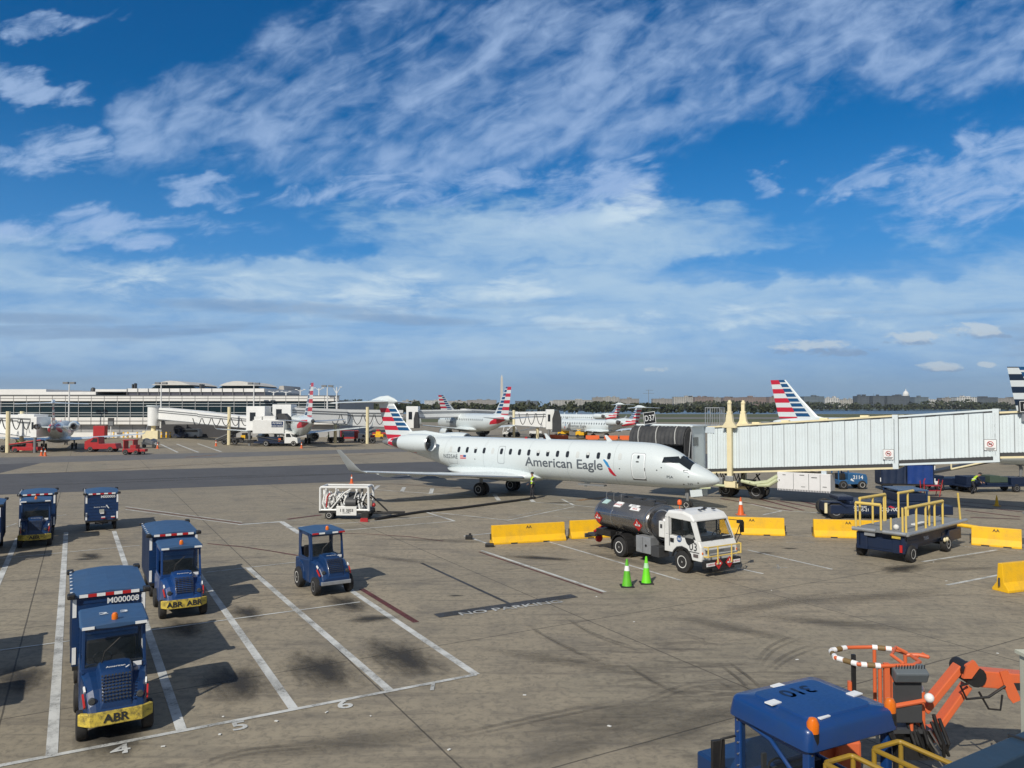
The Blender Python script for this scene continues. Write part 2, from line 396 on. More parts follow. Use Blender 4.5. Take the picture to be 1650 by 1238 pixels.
mat('jetbridge_white', (.68, .755, .79), .42, 0, .34, .8, (.55, .6, .6))
mat('bellows', (.034, .036, .04), .75, 0, .4, 2, (.10, .10, .10), bump=.4)
mat('bridge_far_white', (.82, .83, .82), .5, 0, .15, 1)
mat('cabinet', (.74, .74, .75), .45, 0, .25, 1.5, (.5, .5, .48))
mat('tank', (.34, .325, .31), .27, .9, .35, 1.5, (.25, .24, .25))
mat('drum', (.10, .10, .105), .3, .6, .35, 2)
mat('galv', (.45, .47, .49), .45, .6, .35, 5)
mat('lime_hose', (.52, .56, .36), .6, 0, .3, 3)
glass('glass_dark', (.01, .015, .018), .82)
glass('glass_clear', (.02, .028, .032), .22); glass('glass_thin', (.03, .04, .045), .15)
mat('cabin_glass', (.012, .016, .02), .08, 0, 0, spec=.8)
mat('plane_window', (.02, .024, .03), .12, 0, 0, spec=.7)
mat('window_shade', (.55, .58, .58), .5, 0, 0)
# ---------------------------------------------------------------- ground
def ground_mat():
    m = bpy.data.materials.new('concrete'); m.use_nodes = True; t = NT(m.node_tree); b = m.node_tree.nodes['Principled BSDF']
    tcn = t.n('ShaderNodeTexCoord'); P = tcn.outputs['Object']; x, y, z = t.xyz(P)
    a = R(29.4); c, s = math.cos(a), math.sin(a)
    u = t.m('ADD', t.m('MULTIPLY', x, c), t.m('MULTIPLY', y, s)); v = t.m('ADD', t.m('MULTIPLY', x, -s), t.m('MULTIPLY', y, c))
    S = 7.4
    us, vs = t.m('DIVIDE', t.m('ADD', u, 101.3), S), t.m('DIVIDE', t.m('ADD', v, 103.0), S)
    wn = t.n('ShaderNodeTexWhiteNoise', noise_dimensions='2D'); t.link(t.vec(t.m('FLOOR', us), t.m('FLOOR', vs), 0), wn.inputs[0])
    slab = wn.outputs[0]
    wob = t.m('MULTIPLY_ADD', t.noise(P, 2.0, 3), .004, -.002)
    def joint(q): return t.m('LESS_THAN', t.m('ABSOLUTE', t.m('SUBTRACT', t.m('FRACT', t.m('ADD', q, wob)), .5)), .0026)
    jn = t.m('MAXIMUM', joint(us), joint(vs))
    big = t.noise(P, .06, 5, .6); med = t.noise(P, .55, 6, .62, .4); fine = t.noise(P, 5, 8, .75, .6); grit = t.noise(P, 60, 3, .7)
    mp = t.n('ShaderNodeMapping'); mp.inputs['Rotation'].default_value = (0, 0, R(-20)); mp.inputs['Scale'].default_value = (.25, 2.2, 1); t.link(P, mp.inputs[0])
    strk = t.noise(mp.outputs[0], 1.2, 6, .65, .6)
    col = t.mix(t.ramp(big, .3, .7), (.320, .280, .205), (.240, .213, .162))
    col = t.mix(t.m('MULTIPLY', slab, .55), col, (.345, .290, .212))
    col = t.mix(t.m('MULTIPLY', t.ramp(med, .46, .74), .5), col, (.115, .104, .088))
    col = t.mix(t.m('MULTIPLY', t.ramp(strk, .48, .72), .6), col, (.115, .102, .085))
    col = t.mix(t.m('MULTIPLY', t.ramp(fine, .44, .66), .62), col, (.125, .112, .09))
    col = t.mix(t.m('MULTIPLY', t.ramp(grit, .48, .75), .4), col, (.36, .33, .28))
    # rubber and oil worn into the turning area in front of the lift and down the tug bays
    def spot(cx, cy, rx, ry, deg):
        cc, ss = math.cos(R(deg)), math.sin(R(deg)); du, dv = t.m('SUBTRACT', x, cx), t.m('SUBTRACT', y, cy)
        p = t.m('DIVIDE', t.m('ADD', t.m('MULTIPLY', du, cc), t.m('MULTIPLY', dv, ss)), rx); q = t.m('DIVIDE', t.m('ADD', t.m('MULTIPLY', du, -ss), t.m('MULTIPLY', dv, cc)), ry)
        return t.ramp(t.m('ADD', t.m('MULTIPLY', p, p), t.m('MULTIPLY', q, q)), 1.6, 0)
    wear = t.m('MAXIMUM', t.m('MAXIMUM', spot(5.5, 18.0, 4.6, 1.9, -20), spot(6.6, 15.5, 4.5, 2.2, 30)), t.m('MAXIMUM', spot(3.0, 20.2, 3.0, 1.2, 20), spot(4.5, 13.2, 4.6, 1.2, 25)))
    mp2 = t.n('ShaderNodeMapping'); mp2.inputs['Rotation'].default_value = (0, 0, R(-38)); mp2.inputs['Scale'].default_value = (.35, 1.5, 1); t.link(P, mp2.inputs[0])
    wn2 = t.noise(mp2.outputs[0], 1.5, 8, .68, 1.2)
    col = t.mix(t.m('MULTIPLY', t.m('MULTIPLY', wear, t.ramp(wn2, .44, .64)), .60), col, (.060, .052, .043))
    col = t.mix(t.m('MULTIPLY', jn, .75), col, (.045, .04, .034))
    t.link(col, b.inputs['Base Color'])
    t.link(t.m('MULTIPLY_ADD', med, -.25, .88), b.inputs['Roughness']); b.inputs['Specular IOR Level'].default_value = .35
    bp = t.n('ShaderNodeBump'); bp.inputs['Strength'].default_value = .25; bp.inputs['Distance'].default_value = .01
    t.link(t.m('ADD', fine, grit), bp.inputs['Height']); t.link(bp.outputs[0], b.inputs['Normal'])
    return m
def flat(name, pts, z, m):
    return struct(MB().add([(p[0], p[1], z) for p in pts], [tuple(range(len(pts)))]).build(name, m))
flat('apron_ground', [(-900, -60), (900, -60), (900, 600), (-900, 600)], 0, ground_mat())
asph = mat('asphalt', (.088, .088, .092), .8, 0, .5, .35, (.05, .05, .052), bump=.3)
asph2 = mat('asphalt_pale', (.15, .148, .146), .8, 0, .5, .3, (.09, .088, .085), bump=.3)
def xl(p, q, x): return (x, p[1] + (q[1] - p[1]) * (x - p[0]) / (q[0] - p[0]))
lo = (G(0, 797), G(560, 776)); up = (G(0, 764), G(420, 752)); l2 = (G(30, 747), G(420, 735)); u2 = (G(0, 737.5), G(420, 728))
flat('taxi_lane', [xl(*lo, -170), xl(*lo, 70), xl(*up, 70), xl(*up, -170)], .004, asph)
flat('service_road', [xl(*l2, -190), xl(*l2, 40), xl(*u2, 40), xl(*u2, -190)], .004, asph2)
flat('taxi_lane', [xl(*up, -60), xl(*up, -49), xl(*l2, -53.5), xl(*l2, -75)], .0045, asph)
grass = mat('grass_field', (.072, .088, .030), .9, 0, .7, .02, (.11, .10, .05))
flat('grass', [(-60, 300), (600, 300), (600, 372), (-60, 372)], .02, grass)
flat('grass', [(-60, 430), (700, 430), (700, 585), (-60, 585)], .02, grass)
flat('runway', [(-300, 374), (800, 374), (800, 428), (-300, 428)], .02, mat('runway_grey', (.17, .165, .155), .85, 0, .4, .01))
wm = mat('river_water', (.05, .075, .095), .32, 0, .3, .01, (.08, .10, .12), spec=.5)
flat('river', [(-2500, 590), (2500, 590), (2500, 1600), (-2500, 1600)], -3, wm)
fl = mat('far_bank', (.07, .085, .04), .95, 0, .5, .004)
flat('far_land', [(-4400, 1440), (4400, 1440), (4400, 7000), (-4400, 7000)], -1.5, fl)
struct(MB().bx(-2500, 2500, 588, 602, -3.2, -.02).build('river_bank', mat('bank_stone', (.2, .19, .17), .9)))

WL = linemat('paint_white', (.62, .63, .61), .45); WL2 = linemat('paint_white_worn', (.55, .55, .52), .8)
ML = linemat('paint_maroon', (.13, .035, .032), .5); DL = linemat('paint_dark', (.055, .058, .066), .5); OL = linemat('paint_orange', (.5, .22, .03), .9); BL = linemat('paint_brown', (.16, .09, .045), .7)
def line(pts, wd, m=WL, z=.008, name='painted_line', world=False):
    P = [Vector((p[0], p[1], 0)) if world else G(*p) for p in pts]; vs = []
    for i, p in enumerate(P):
        d = (P[min(i + 1, len(P) - 1)] - P[max(i - 1, 0)]).normalized(); n = Vector((-d.y, d.x, 0)) * wd / 2
        vs += [p + n + Vector((0, 0, z)), p - n + Vector((0, 0, z))]
    return struct(MB().add(vs, [(2 * i, 2 * i + 1, 2 * i + 3, 2 * i + 2) for i in range(len(P) - 1)]).build(name, m))
for p in [[(110, 857), (93, 1212)], [(187, 855), (300, 1173)], [(300, 890), (478, 1138)], [(403, 914), (630, 1108)], [(556, 942), (768, 1083)], [(33, 866), (-8, 962)]]:
    line(p, .2, name='stall_line')
line([(-250, 1276), (768, 1083)], .13, name='stall_line', z=.0125)
for p in [[(-70, 1055), (582, 968)], [(-60, 905), (228, 878)], [(335, 921), (486, 904)], [(-10, 857), (30, 843)], [(60, 835), (110, 829)]]: line(p, .085, z=.0125, name='stall_line')
for p in [[(205, 816), (392, 841)], [(205, 820.5), (392, 845)]]: line(p, .1)
line([(205, 818), (392, 843)], .14, ML, .006)
line([(386, 845), (457, 840)], .3, z=.0125); line([(455, 840), (485, 859)], .3)
for p, w_ in [([(460, 839), (500, 836)], .1), ([(462, 850), (704, 831)], .11), ([(490, 859), (733, 839)], .11), ([(686, 824.5), (733, 839)], .16), ([(695, 824.5), (817, 837.5)], .11), ([(817, 838), (925, 816)], .11),
              ([(817, 833.5), (920, 812.5)], .10), ([(838, 807), (925, 814), (970, 818)], .11), ([(905, 804), (925, 814)], .16), ([(870, 829), (975, 839)], .1), ([(899, 823), (975, 828)], .1), ([(608, 789), (760, 799.5)], .14),
              ([(748, 863), (795, 858)], .14), ([(750, 863), (795, 878)], .14), ([(880, 871), (1097, 934)], .12), ([(776, 886), (974, 952)], .15), ([(1202, 885), (1338, 916)], .12), ([(1185, 914), (1227, 923)], .12),
              ([(1482, 904), (1602, 885)], .14), ([(1521, 941), (1604, 925)], .14), ([(1216, 857), (1312, 864)], .1), ([(1530, 878), (1650, 888)], .1), ([(1200, 810), (1257, 823), (1228, 829)], .14), ([(1257, 822), (1330, 827)], .12),
              ([(1243, 913), (1266, 913)], .1), ([(1250, 908), (1252, 916)], .1), ([(570, 780), (561, 787)], .3), ([(611, 782), (602, 789.5)], .3), ([(652, 785), (648, 792)], .3), ([(697, 787), (694, 796)], .3), ([(797, 797), (804, 806)], .3), ([(854, 803), (860, 809)], .3),
              ([(260, 716), (287.6, 729)], .3), ([(286, 715.6), (321, 729)], .3), ([(319.6, 715), (357.5, 728)], .3), ([(180, 713), (250, 711)], .3), ([(1265, 873), (1310, 873)], .1), ([(925, 868), (990, 872)], .1)]:
    line(p, w_, WL if w_ > .1 else WL2)
line([(772, 888), (970, 954)], .1, ML, .006); line([(584, 947), (672, 1000)], .2, ML)
line([(337, 875), (393, 880), (440, 887), (482, 894)], .12, ML); line([(545, 858), (600, 860), (660, 864), (715, 871)], .1, ML); line([(465, 836), (520, 829)], .3, ML)
line([(680, 906), (824, 972)], .13, DL); line([(704, 990), (925, 958)], .46, DL, .0125, name='no_parking_band')
for p in [[(1160, 803), (1275, 822.5)], [(1219, 803), (1293, 822)], [(1250, 806), (1327, 821)], [(1288, 807), (1329, 817)], [(1540, 813), (1650, 825)], [(1552, 822), (1640, 832.5)], [(1540, 808), (1650, 817)], [(1560, 833), (1640, 836)]]: line(p, .24, ML)
line([(930, 806), (985, 800)], .5, OL); line([(545, 778), (640, 780), (740, 787), (830, 797)], .25, BL); line([(50, 764), (420, 743), (620, 731)], .35, BL)
line([(300, 737), (350, 733)], .6, OL)
# numbers and words painted on the ground
def ground_text(txt, px, py, height, deg, m, bold=.01, squeeze=1):
    a = R(deg); o = text_on('painted_lettering', txt, height, m, None, G(px, py) + Vector((0, 0, .017)), (math.cos(a), math.sin(a), 0), (-math.sin(a), math.cos(a), 0), bold, True, squeeze)
    return struct(o)
for n_, px, py in (('4', 203, 1208), ('5', 393, 1170), ('6', 562, 1136), ('7', 703, 1107)): ground_text(n_, px, py, .42, 29.4, WL, .02, 1.15)
ground_text('NO PARKING', 828, 979, .34, 26, linemat('paint_letter', (.50, .51, .50), .25), .012, 1.25)
# oil patches in the bays, tyre marks, litter-pale chips
OILM = decalmat('oil_film', (.034, .031, .027), -.1, 1.05, 1.4, (.6, 1.6, 1), amount=.88)
OILF = decalmat('rubber_film', (.060, .055, .048), .0, 1.1, 2.4, (.35, 4, 1), .30)
def patch(name, px, py, rx, ry, deg, m, z=.0105):
    o = MB().add([(-rx, -ry, 0), (rx, -ry, 0), (rx, ry, 0), (-rx, ry, 0)], [(0, 1, 2, 3)]).build(name, m)
    o.location = G(px, py) + Vector((0, 0, z)); o.rotation_euler = (0, 0, R(deg)); return struct(o)
for px, py, rx, ry, dg in [(522, 1075, 2.0, .95, -60), (650, 1056, 2.2, .95, -60), (385, 1095, 1.7, .95, -60), (870, 898, 1.9, .5, -20), (190, 1180, 1.4, .7, -58), (560, 970, 1.6, .7, -58), (400, 985, 1.2, .6, -58), (300, 1010, 1.3, .7, -58),
                          (40, 1090, 1.5, .8, -58), (600, 995, .9, .5, 10), (150, 895, 1.2, .5, -50), (1230, 890, .5, .2, 0), (1270, 883, .5, .2, 0), (1150, 880, 1.6, .7, -50), (1450, 915, 1.6, .7, 30), (735, 958, .35, .14, 0), (140, 900, .5, .3, 0), (900, 810, 1.5, .4, 0)]:
    patch('oil_stain', px, py, rx, ry, dg, OILM)
for px, py, rx, ry, dg in [(1000, 1150, 3.0, 1.0, 20), (1250, 970, 3.5, .6, 30), (1180, 1010, 2.6, .5, -40), (1400, 960, 4, .7, 15), (560, 1190, 3, .6, 15), (900, 1060, 2.4, .5, -25), (1120, 1160, 2.4, .6, 35), (1330, 1000, 3, .6, -20), (950, 1190, 2.4, .5, 30),
                          (1560, 915, 1.8, .4, 10), (700, 870, 4, .5, -10), (1000, 900, 3, .5, -55), (640, 900, 3, .4, -30), (620, 806, 4, .4, 8), (300, 770, 12, .8, 23), (520, 765, 14, 1.0, 23), (200, 777, 12, .6, 23)]:
    patch('rubber_stain', px, py, rx, ry, dg, OILF, .0115)
SK = decalmat('skid_film', (.062, .056, .05), .2, 1.3, 2.6, (1, 1, 1), .22)
def curve(P, n=8):
    P = [Vector(p) for p in P]; Q = [P[0] * 2 - P[1]] + P + [P[-1] * 2 - P[-2]]; o = []
    for i in range(1, len(Q) - 2):
        for k in range(n):
            t_ = k / n; a, b, c_, d_ = Q[i - 1:i + 3]; o.append(.5 * (2 * b + (c_ - a) * t_ + (2 * a - 5 * b + 4 * c_ - d_) * t_ * t_ + (3 * b - a - 3 * c_ + d_) * t_ ** 3))
    return [tuple(p) for p in o + [P[-1]]]
for pts in [[(1208, 1075), (1235, 1040), (1290, 1015)], [(1222, 1082), (1262, 1052), (1320, 1030)], [(1140, 1085), (1195, 1110), (1290, 1095)], [(985, 1052), (1060, 1098), (1140, 1120)], [(1080, 1012), (1150, 1030), (1230, 1024)],
            [(890, 980), (960, 1020), (1075, 1055)], [(830, 993), (900, 1033), (1000, 1075)], [(1020, 1130), (1120, 1095), (1230, 1100)], [(1165, 1060), (1200, 1085), (1225, 1108)], [(1152, 1064), (1186, 1090), (1210, 1115)], [(300, 1237), (400, 1202), (560, 1190)], [(1480, 960), (1560, 955), (1650, 968)], [(680, 1190), (860, 1150), (1010, 1120)]]:
    line(curve(pts), .12, SK, .014, 'tyre_mark'); line(curve([(p[0] + 7, p[1] + 6) for p in pts]), .10, SK, .0145, 'tyre_mark')
lit = MB()
rr = random.Random(3)
for px, py in [(1240, 950), (1500, 905), (1520, 935), (1555, 893), (960, 960), (725, 1202), (845, 1116), (270, 1197), (365, 1150), (450, 1157), (530, 1143), (360, 1178), (600, 1149), (1470, 1085), (1020, 1000), (1600, 1050), (1280, 1060), (980, 1165)]:
    p = G(px, py); a = rr.random() * 6; lit.box((p.x, p.y, .02), (rr.uniform(.03, .09), rr.uniform(.02, .05), .012), a)
struct(lit.build('litter', mat('litter_white', (.7, .7, .67), .7)), 'stuff')
# ---------------------------------------------------------------- far wood, skyline
def wood(name, x0, x1, y0, y1, hmin, hmax, n, leaf, base=0, seed=1, cols=None):
    rd = random.Random(seed); m = bpy.data.materials.new(name); m.use_nodes = True; t = NT(m.node_tree); b = m.node_tree.nodes['Principled BSDF']
    tcn = t.n('ShaderNodeTexCoord'); n1 = t.noise(tcn.outputs['Object'], .03, 3); oi = t.noise(tcn.outputs['Object'], .25, 2)
    c = cols or ((.022, .035, .016), (.050, .056, .020))
    t.link(t.mix(t.ramp(t.m('ADD', t.m('MULTIPLY', n1, .6), t.m('MULTIPLY', oi, .4)), .38, .62), *c), b.inputs['Base Color']); b.inputs['Roughness'].default_value = .8
    mb = MB()
    for k in range(n):
        cx, cy = rd.uniform(x0, x1), rd.uniform(y0, y1); h = rd.uniform(hmin, hmax) * (.85 + .3 * math.sin(cx * .021 + seed) * math.sin(cx * .0057)); r = h * rd.uniform(.45, .8)
        mb.cyl((cx, cy, base), (cx, cy, base + h * .6), .35, .2, n=5)
        for q in range(46):
            a = rd.uniform(0, 6.28); zz = rd.uniform(.12, 1); rr_ = r * math.sqrt(max(0, 1 - (2 * zz - 1.05) ** 2)) * rd.uniform(.55, 1.1)
            p = Vector((cx + rr_ * math.cos(a), cy + rr_ * math.sin(a), base + h * zz))
            d = Vector((rd.gauss(0, 1), rd.gauss(0, 1), rd.gauss(.4, 1))).normalized(); e = d.orthogonal().normalized(); f = d.cross(e); s = leaf * rd.uniform(.6, 1.5)
            mb.add([p + e * s, p + f * s * .8, p - e * s, p - f * s * .7], [(0, 1, 2, 3)])
    return struct(mb.build(name, m, recalc=False), 'stuff')
wood('far_wood', -420, 230, 640, 760, 7.5, 11.5, 210, 1.5, 0, 1)
wood('far_wood', 150, 1250, 1445, 1560, 12, 19, 280, 2.4, -2, 5, ((.022, .036, .018), (.048, .058, .022)))
wood('far_wood', -700, 300, 1450, 1600, 9, 13, 130, 2.6, -2, 8)
def bmat(name, wall, win, sx, sz, dirt=.25):
    """facade: rows of windows"""
    m = bpy.data.materials.new(name); m.use_nodes = True; t = NT(m.node_tree); b = m.node_tree.nodes['Principled BSDF']
    tcn = t.n('ShaderNodeTexCoord'); x, y, z = t.xyz(tcn.outputs['Object'])
    fx = t.m('GREATER_THAN', t.m('FRACT', t.m('DIVIDE', t.m('ADD', x, y), sx)), .42); fz = t.m('GREATER_THAN', t.m('FRACT', t.m('DIVIDE', z, sz)), .4)
    gn = t.n('ShaderNodeNewGeometry'); nx, ny, nz = t.xyz(gn.outputs['Normal'])
    f = t.m('MULTIPLY', t.m('MULTIPLY', fx, fz), t.m('LESS_THAN', nz, .5))
    t.link(t.mix(f, t.mix(t.ramp(t.noise(tcn.outputs['Object'], .08, 4), .3, .7), wall, tuple(c * .75 for c in wall)), win), b.inputs['Base Color']); b.inputs['Roughness'].default_value = .6
    return m
FM = [bmat('facade_pale', (.52, .50, .45), (.12, .13, .14), 6, 4), bmat('facade_tan', (.40, .37, .33), (.09, .09, .09), 5, 4.2), bmat('facade_brick', (.30, .22, .19), (.10, .09, .09), 5, 4.4),
      bmat('facade_glass', (.16, .20, .23), (.05, .08, .11), 4, 4), bmat('facade_dark', (.10, .12, .14), (.04, .055, .075), 4, 4.4), bmat('facade_white', (.70, .69, .66), (.16, .18, .2), 7, 4.5), mat('roof_far', (.33, .36, .38), .7)]
KN = ['pale stone', 'tan stone', 'red brick', 'blue glass', 'dark glass', 'white']
BW = [(540, 575, 648, 0, 3600), (648, 676, 646, 0, 3400), (684, 716, 645.5, 5, 3900), (722, 752, 646.5, 0, 3300), (752, 800, 645, 1, 3700), (830, 868, 646.5, 4, 3600), (886, 912, 646, 5, 3500), (892, 955, 645, 0, 3000), (955, 972, 641, 1, 2800), (972, 998, 640.5, 0, 2900),
      (1000, 1030, 643, 1, 2700), (1052, 1084, 643, 1, 2600), (1086, 1122, 640, 0, 2500), (1120, 1150, 640, 2, 2450), (1150, 1168, 641, 1, 2600), (1166, 1196, 641, 2, 2300), (1196, 1240, 640.5, 2, 2300), (1240, 1292, 640, 2, 2250), (1296, 1328, 639.5, 3, 2100),
      (1330, 1352, 641.5, 5, 2300), (1352, 1380, 644, 0, 2500), (1382, 1400, 638.8, 4, 2050), (1400, 1407, 641, 5, 2200), (1407, 1425, 638.5, 4, 2050), (1430, 1466, 638.5, 4, 2050), (1474, 1496, 640.5, 3, 2150), (1494, 1520, 644, 5, 2600), (1518, 1543, 641.5, 1, 2400), (1542, 1574, 640.5, 5, 2200), (1574, 1608, 640.8, 4, 2400), (1606, 1650, 642, 1, 2600), (1655, 1720, 640, 0, 2400)]
pos = ['beyond the far wood', 'on the far shore skyline']
seen = {}
for (a, b_, top, k, dd) in BW:
    x0, x1 = (a - 825) / F * dd, (b_ - 825) / F * dd; h = hz(top, dd); dep = 30; rd = random.Random(a)
    mb = MB().bx(0, x1 - x0, 0, dep, -2, h)
    mb.bx(-.6, x1 - x0 + .6, -.6, dep, h + .02, h + .8)
    for q in range(rd.randint(1, 3)):
        s0 = rd.uniform(.1, .7) * (x1 - x0); mb.bx(s0, s0 + rd.uniform(.1, .22) * (x1 - x0), 6, 18, h + .8, h + rd.uniform(2.5, 5.5))
    if rd.random() < .6: q = rd.uniform(.2, .8) * (x1 - x0); mb.cyl((q, 10, h), (q, 10, h + 7), .35, n=5)
    o = mb.build('distant_building', FM[k]); o.location = (x0, dd, 0)
    near = min([(808, 'the obelisk'), (1045, 'the antenna mast'), (1270, 'the nearest striped tail fin'), (1460, 'the white dome'), (1640, 'the fin at the right edge'), (620, 'the main jet tail'), (955, 'the pale tower block')], key=lambda q: abs(q[0] - (a + b_) / 2))
    sd = 'left of' if (a + b_) / 2 < near[0] else 'right of'
    wdt = 'very wide' if b_ - a > 45 else 'wide' if b_ - a > 31 else 'mid-sized' if b_ - a > 22 else 'narrow'
    lab = f'{wdt} {KN[k]} block on the skyline {sd} {near[1]}'
    seen[lab] = seen.get(lab, 0) + 1
    if seen[lab] > 1: lab = f'{wdt} {KN[k]} block farther out {sd} {near[1]}'
    tag(o, lab, 'building', 'skyline buildings')
# obelisk, domed capitol building, mast
dd = 3980; ob = thing('obelisk', 'tall pale stone obelisk rising above the far wood', 'monument', at(808.5, dd, 0))
W_ = 8.4
MB().hexa([(-W_, -W_, -2), (W_, -W_, -2), (W_, W_, -2), (-W_, W_, -2)], [(-5.2, -5.2, 152), (5.2, -5.2, 152), (5.2, 5.2, 152), (-5.2, 5.2, 152)]).build('shaft', mat('obelisk_stone', (.62, .58, .50), .8, 0, .15, .03), ob)
MB().hexa([(-5.2, -5.2, 152.05), (5.2, -5.2, 152.05), (5.2, 5.2, 152.05), (-5.2, 5.2, 152.05)], [(-.2, -.2, 169), (.2, -.2, 169), (.2, .2, 169), (-.2, .2, 169)]).build('capstone', MATS['obelisk_stone'], ob)
dd = 4600; cp = thing('domed_capitol', 'white domed capitol building on the far skyline', 'building', at(1459.5, dd, 0))
ws = mat('white_stone', (.82, .82, .8), .7, 0, .08, .05)
MB().bx(-110, 110, -20, 30, -2, 52).build('wall', FM[5], cp)
MB().lathe([(19, 52), (19, 62), (17, 62), (17, 74), (17.5, 75)], n=24).build('drum', ws, cp)
MB().lathe([(16.5, 75.1), (16, 80), (13.5, 87), (9, 93), (4, 96), (3.2, 96.2), (3.2, 103), (1.5, 105), (.4, 106), (.4, 112)], n=24).build('dome', ws, cp)
dd = 2400; ms = thing('antenna_mast', 'thin mast with two crossbars on the skyline above the far wood', 'mast', at(1045, dd, 0))
MB().cyl((0, 0, 0), (0, 0, hz(628, dd)), .9, .6, n=6).build('mast_pole', MATS['mid_grey'], ms)
MB().cyl((-18, 0, hz(634, dd)), (18, 0, hz(634, dd)), .5, n=5).build('crossbar', MATS['mid_grey'], ms)
MB().cyl((-9, 0, hz(629, dd)), (15, 0, hz(629, dd)), .5, n=5).build('crossbar', MATS['mid_grey'], ms)
# ---------------------------------------------------------------- terminal
tm = thing('airport_terminal', 'long low white terminal with dark glass band and twin domed roof lanterns', 'terminal', (0, 156, 0))
def tx(px, dd=156): return (px - 825) / F * dd
def tz(py, dd=156): return hz(py, dd)
xl0, xr = -215, tx(545)
tw = mat('terminal_white', (.77, .76, .73), .6, 0, .15, .3); tg = mat('terminal_glass', (.010, .026, .034), .12, 0, 0, spec=.35); tgr = mat('terminal_grey', (.36, .36, .36), .7, 0, .3, .3); tln = mat('terminal_mullion', (.6, .62, .62), .4, .3, 0)
MB().bx(xl0, xr, 1.2, 40, 0, tz(645)).build('wall', tgr, tm)
MB().bx(xl0, xr, 0, 1.15, tz(646.5), tz(638)).build('fascia', tw, tm)
MB().bx(xl0, xr + .2, -.12, 1.2, tz(638) + .003, tz(637.4)).build('fascia_cap', mat('cap_grey', (.25, .25, .25), .5), tm)
MB().bx(xl0, xr, .3, 1.15, tz(672.5), tz(646.6)).build('window', tg, tm)
MB().bx(xl0, tx(258), 0, 1.18, tz(684), tz(672.6)).build('lower_fascia', tw, tm)
MB().bx(tx(370), xr, .02, 1.18, tz(684), tz(672.6)).build('lower_fascia', tw, tm)
MB().bx(xl0, tx(250), -.5, .6, 0, tz(697)).build('plinth_wall', tw, tm)
jn = MB(); px = -160
x_ = xl0 + 1
while x_ < xr: jn.bx(x_ - .03, x_ + .03, -.05, 0, tz(646.4), tz(638.2)); x_ += 2.66
for zz in (642.3,): jn.bx(xl0, xr, -.04, -.001, tz(zz) - .05, tz(zz) + .05)
jn.build('fascia_joint', mat('joint_grey', (.2, .2, .2), .6), tm)
ml = MB(); x_ = xl0 + 1
while x_ < xr: ml.bx(x_ - .035, x_ + .035, .1, .29, tz(672.4), tz(646.7)); x_ += 2.66
for zz in (650.5, 655, 665, 669): ml.bx(xl0, xr, .15, .28, tz(zz) - .05, tz(zz) + .05)
ml.build('mullion', tln, tm)
lj = MB(); x_ = xl0 + 1
while x_ < tx(256): lj.bx(x_ - .05, x_ + .05, -.05, -.002, tz(684), tz(672.8)); x_ += 2.66
lj.bx(xl0, tx(256), -.06, -.003, tz(678.5) - .07, tz(678.5) + .07); lj.build('fascia_joint', MATS['joint_grey'], tm)
gp = MB(); x_ = xl0 + 1
while x_ < tx(400): gp.bx(x_ - .04, x_ + .04, 1.12, 1.19, 0, tz(684)); x_ += 2.66
gp.build('wall_seam', mat('seam_grey', (.22, .22, .22), .7), tm)
# clerestory storey and lanterns, set back
dd2 = 168; q = lambda px: tx(px, dd2); e = lambda py: tz(py, dd2)
up_ = MB(); up_.bx(q(-150), q(205), 12, 40, e(641), e(636.5)); up_.build('upper_window', tg, tm)
MB().bx(q(-150), q(75), 11.8, 40, e(636.4), e(627.5)).build('upper_wall', tw, tm)
MB().bx(q(75), q(155), 11.8, 40, e(636.4), e(631.5)).build('upper_wall', tw, tm); MB().bx(q(155), q(206), 11.6, 40, e(631.4), e(627.5)).build('upper_wall', tw, tm)
MB().bx(q(206), q(427), 12, 40, e(640), e(632)).build('upper_window', mat('upper_glass', (.10, .10, .12), .15), tm)
MB().bx(q(205), q(428), 11.7, 40, e(631.9), e(626.3)).build('upper_fascia', tw, tm)
for k in range(14): MB().bx(q(206 + k * 17) - .05, q(206 + k * 17) + .05, 11.55, 11.69, e(640), e(626.3)).build('upper_mullion', MATS['joint_grey'], tm)
for c_, pk, hw, ht in ((267, 613, 38, 619.5), (375.5, 613.5, 36, 620.5)):
    rows = []
    for (dx, py) in ((-hw, 626.2), (-hw + 9, ht), (0, pk), (hw - 9, ht), (hw, 626.2)): rows.append((q(c_ + dx), e(py)))
    gl = MB().prism([rows[0], rows[1], rows[3], rows[4]], 16, 30, 'y'); gl.build('lantern_window', tg, tm)
    pts = [(q(c_ - hw + 6), e(ht + .6)), (q(c_ - 18), e(pk + 2.6)), (q(c_ - 8), e(pk + .5)), (q(c_), e(pk)), (q(c_ + 8), e(pk + .5)), (q(c_ + 18), e(pk + 2.6)), (q(c_ + hw - 6), e(ht + .6))]
    MB().prism(pts, 14.5, 31, 'y', True).build('lantern_roof', mat('roof_pale', (.55, .54, .51), .6, 0, .2, .3), tm)
for a_, b_ in ((212, 236), (300, 345), (405, 416)): MB().prism([(q(a_), e(626.2)), (q(a_ + (b_ - a_) * .25), e(618.5)), (q(b_ - (b_ - a_) * .1), e(618)), (q(b_), e(626.2))], 31.1, 46, 'y').build('roof', mat('roof_grey', (.44, .42, .39), .6, 0, .2, .3), tm)
ch = MB(); ch.bx(q(208.5), q(210), 13, 14, e(626), e(619)); ch.bx(q(212), q(213.6), 13, 14, e(626), e(617.5)); ch.bx(q(318), q(321), 13, 15, e(626), e(619)); ch.build('chimney', MATS['dark_grey'], tm)
ru = MB(); ru.bx(q(143), q(150), 14, 16, e(631), e(627.5)); ru.lathe([(.55, 0), (.5, .6), (.2, .9)], (q(146), 13, e(631)), n=10); ru.build('roof_unit', MATS['dark_grey'], tm)
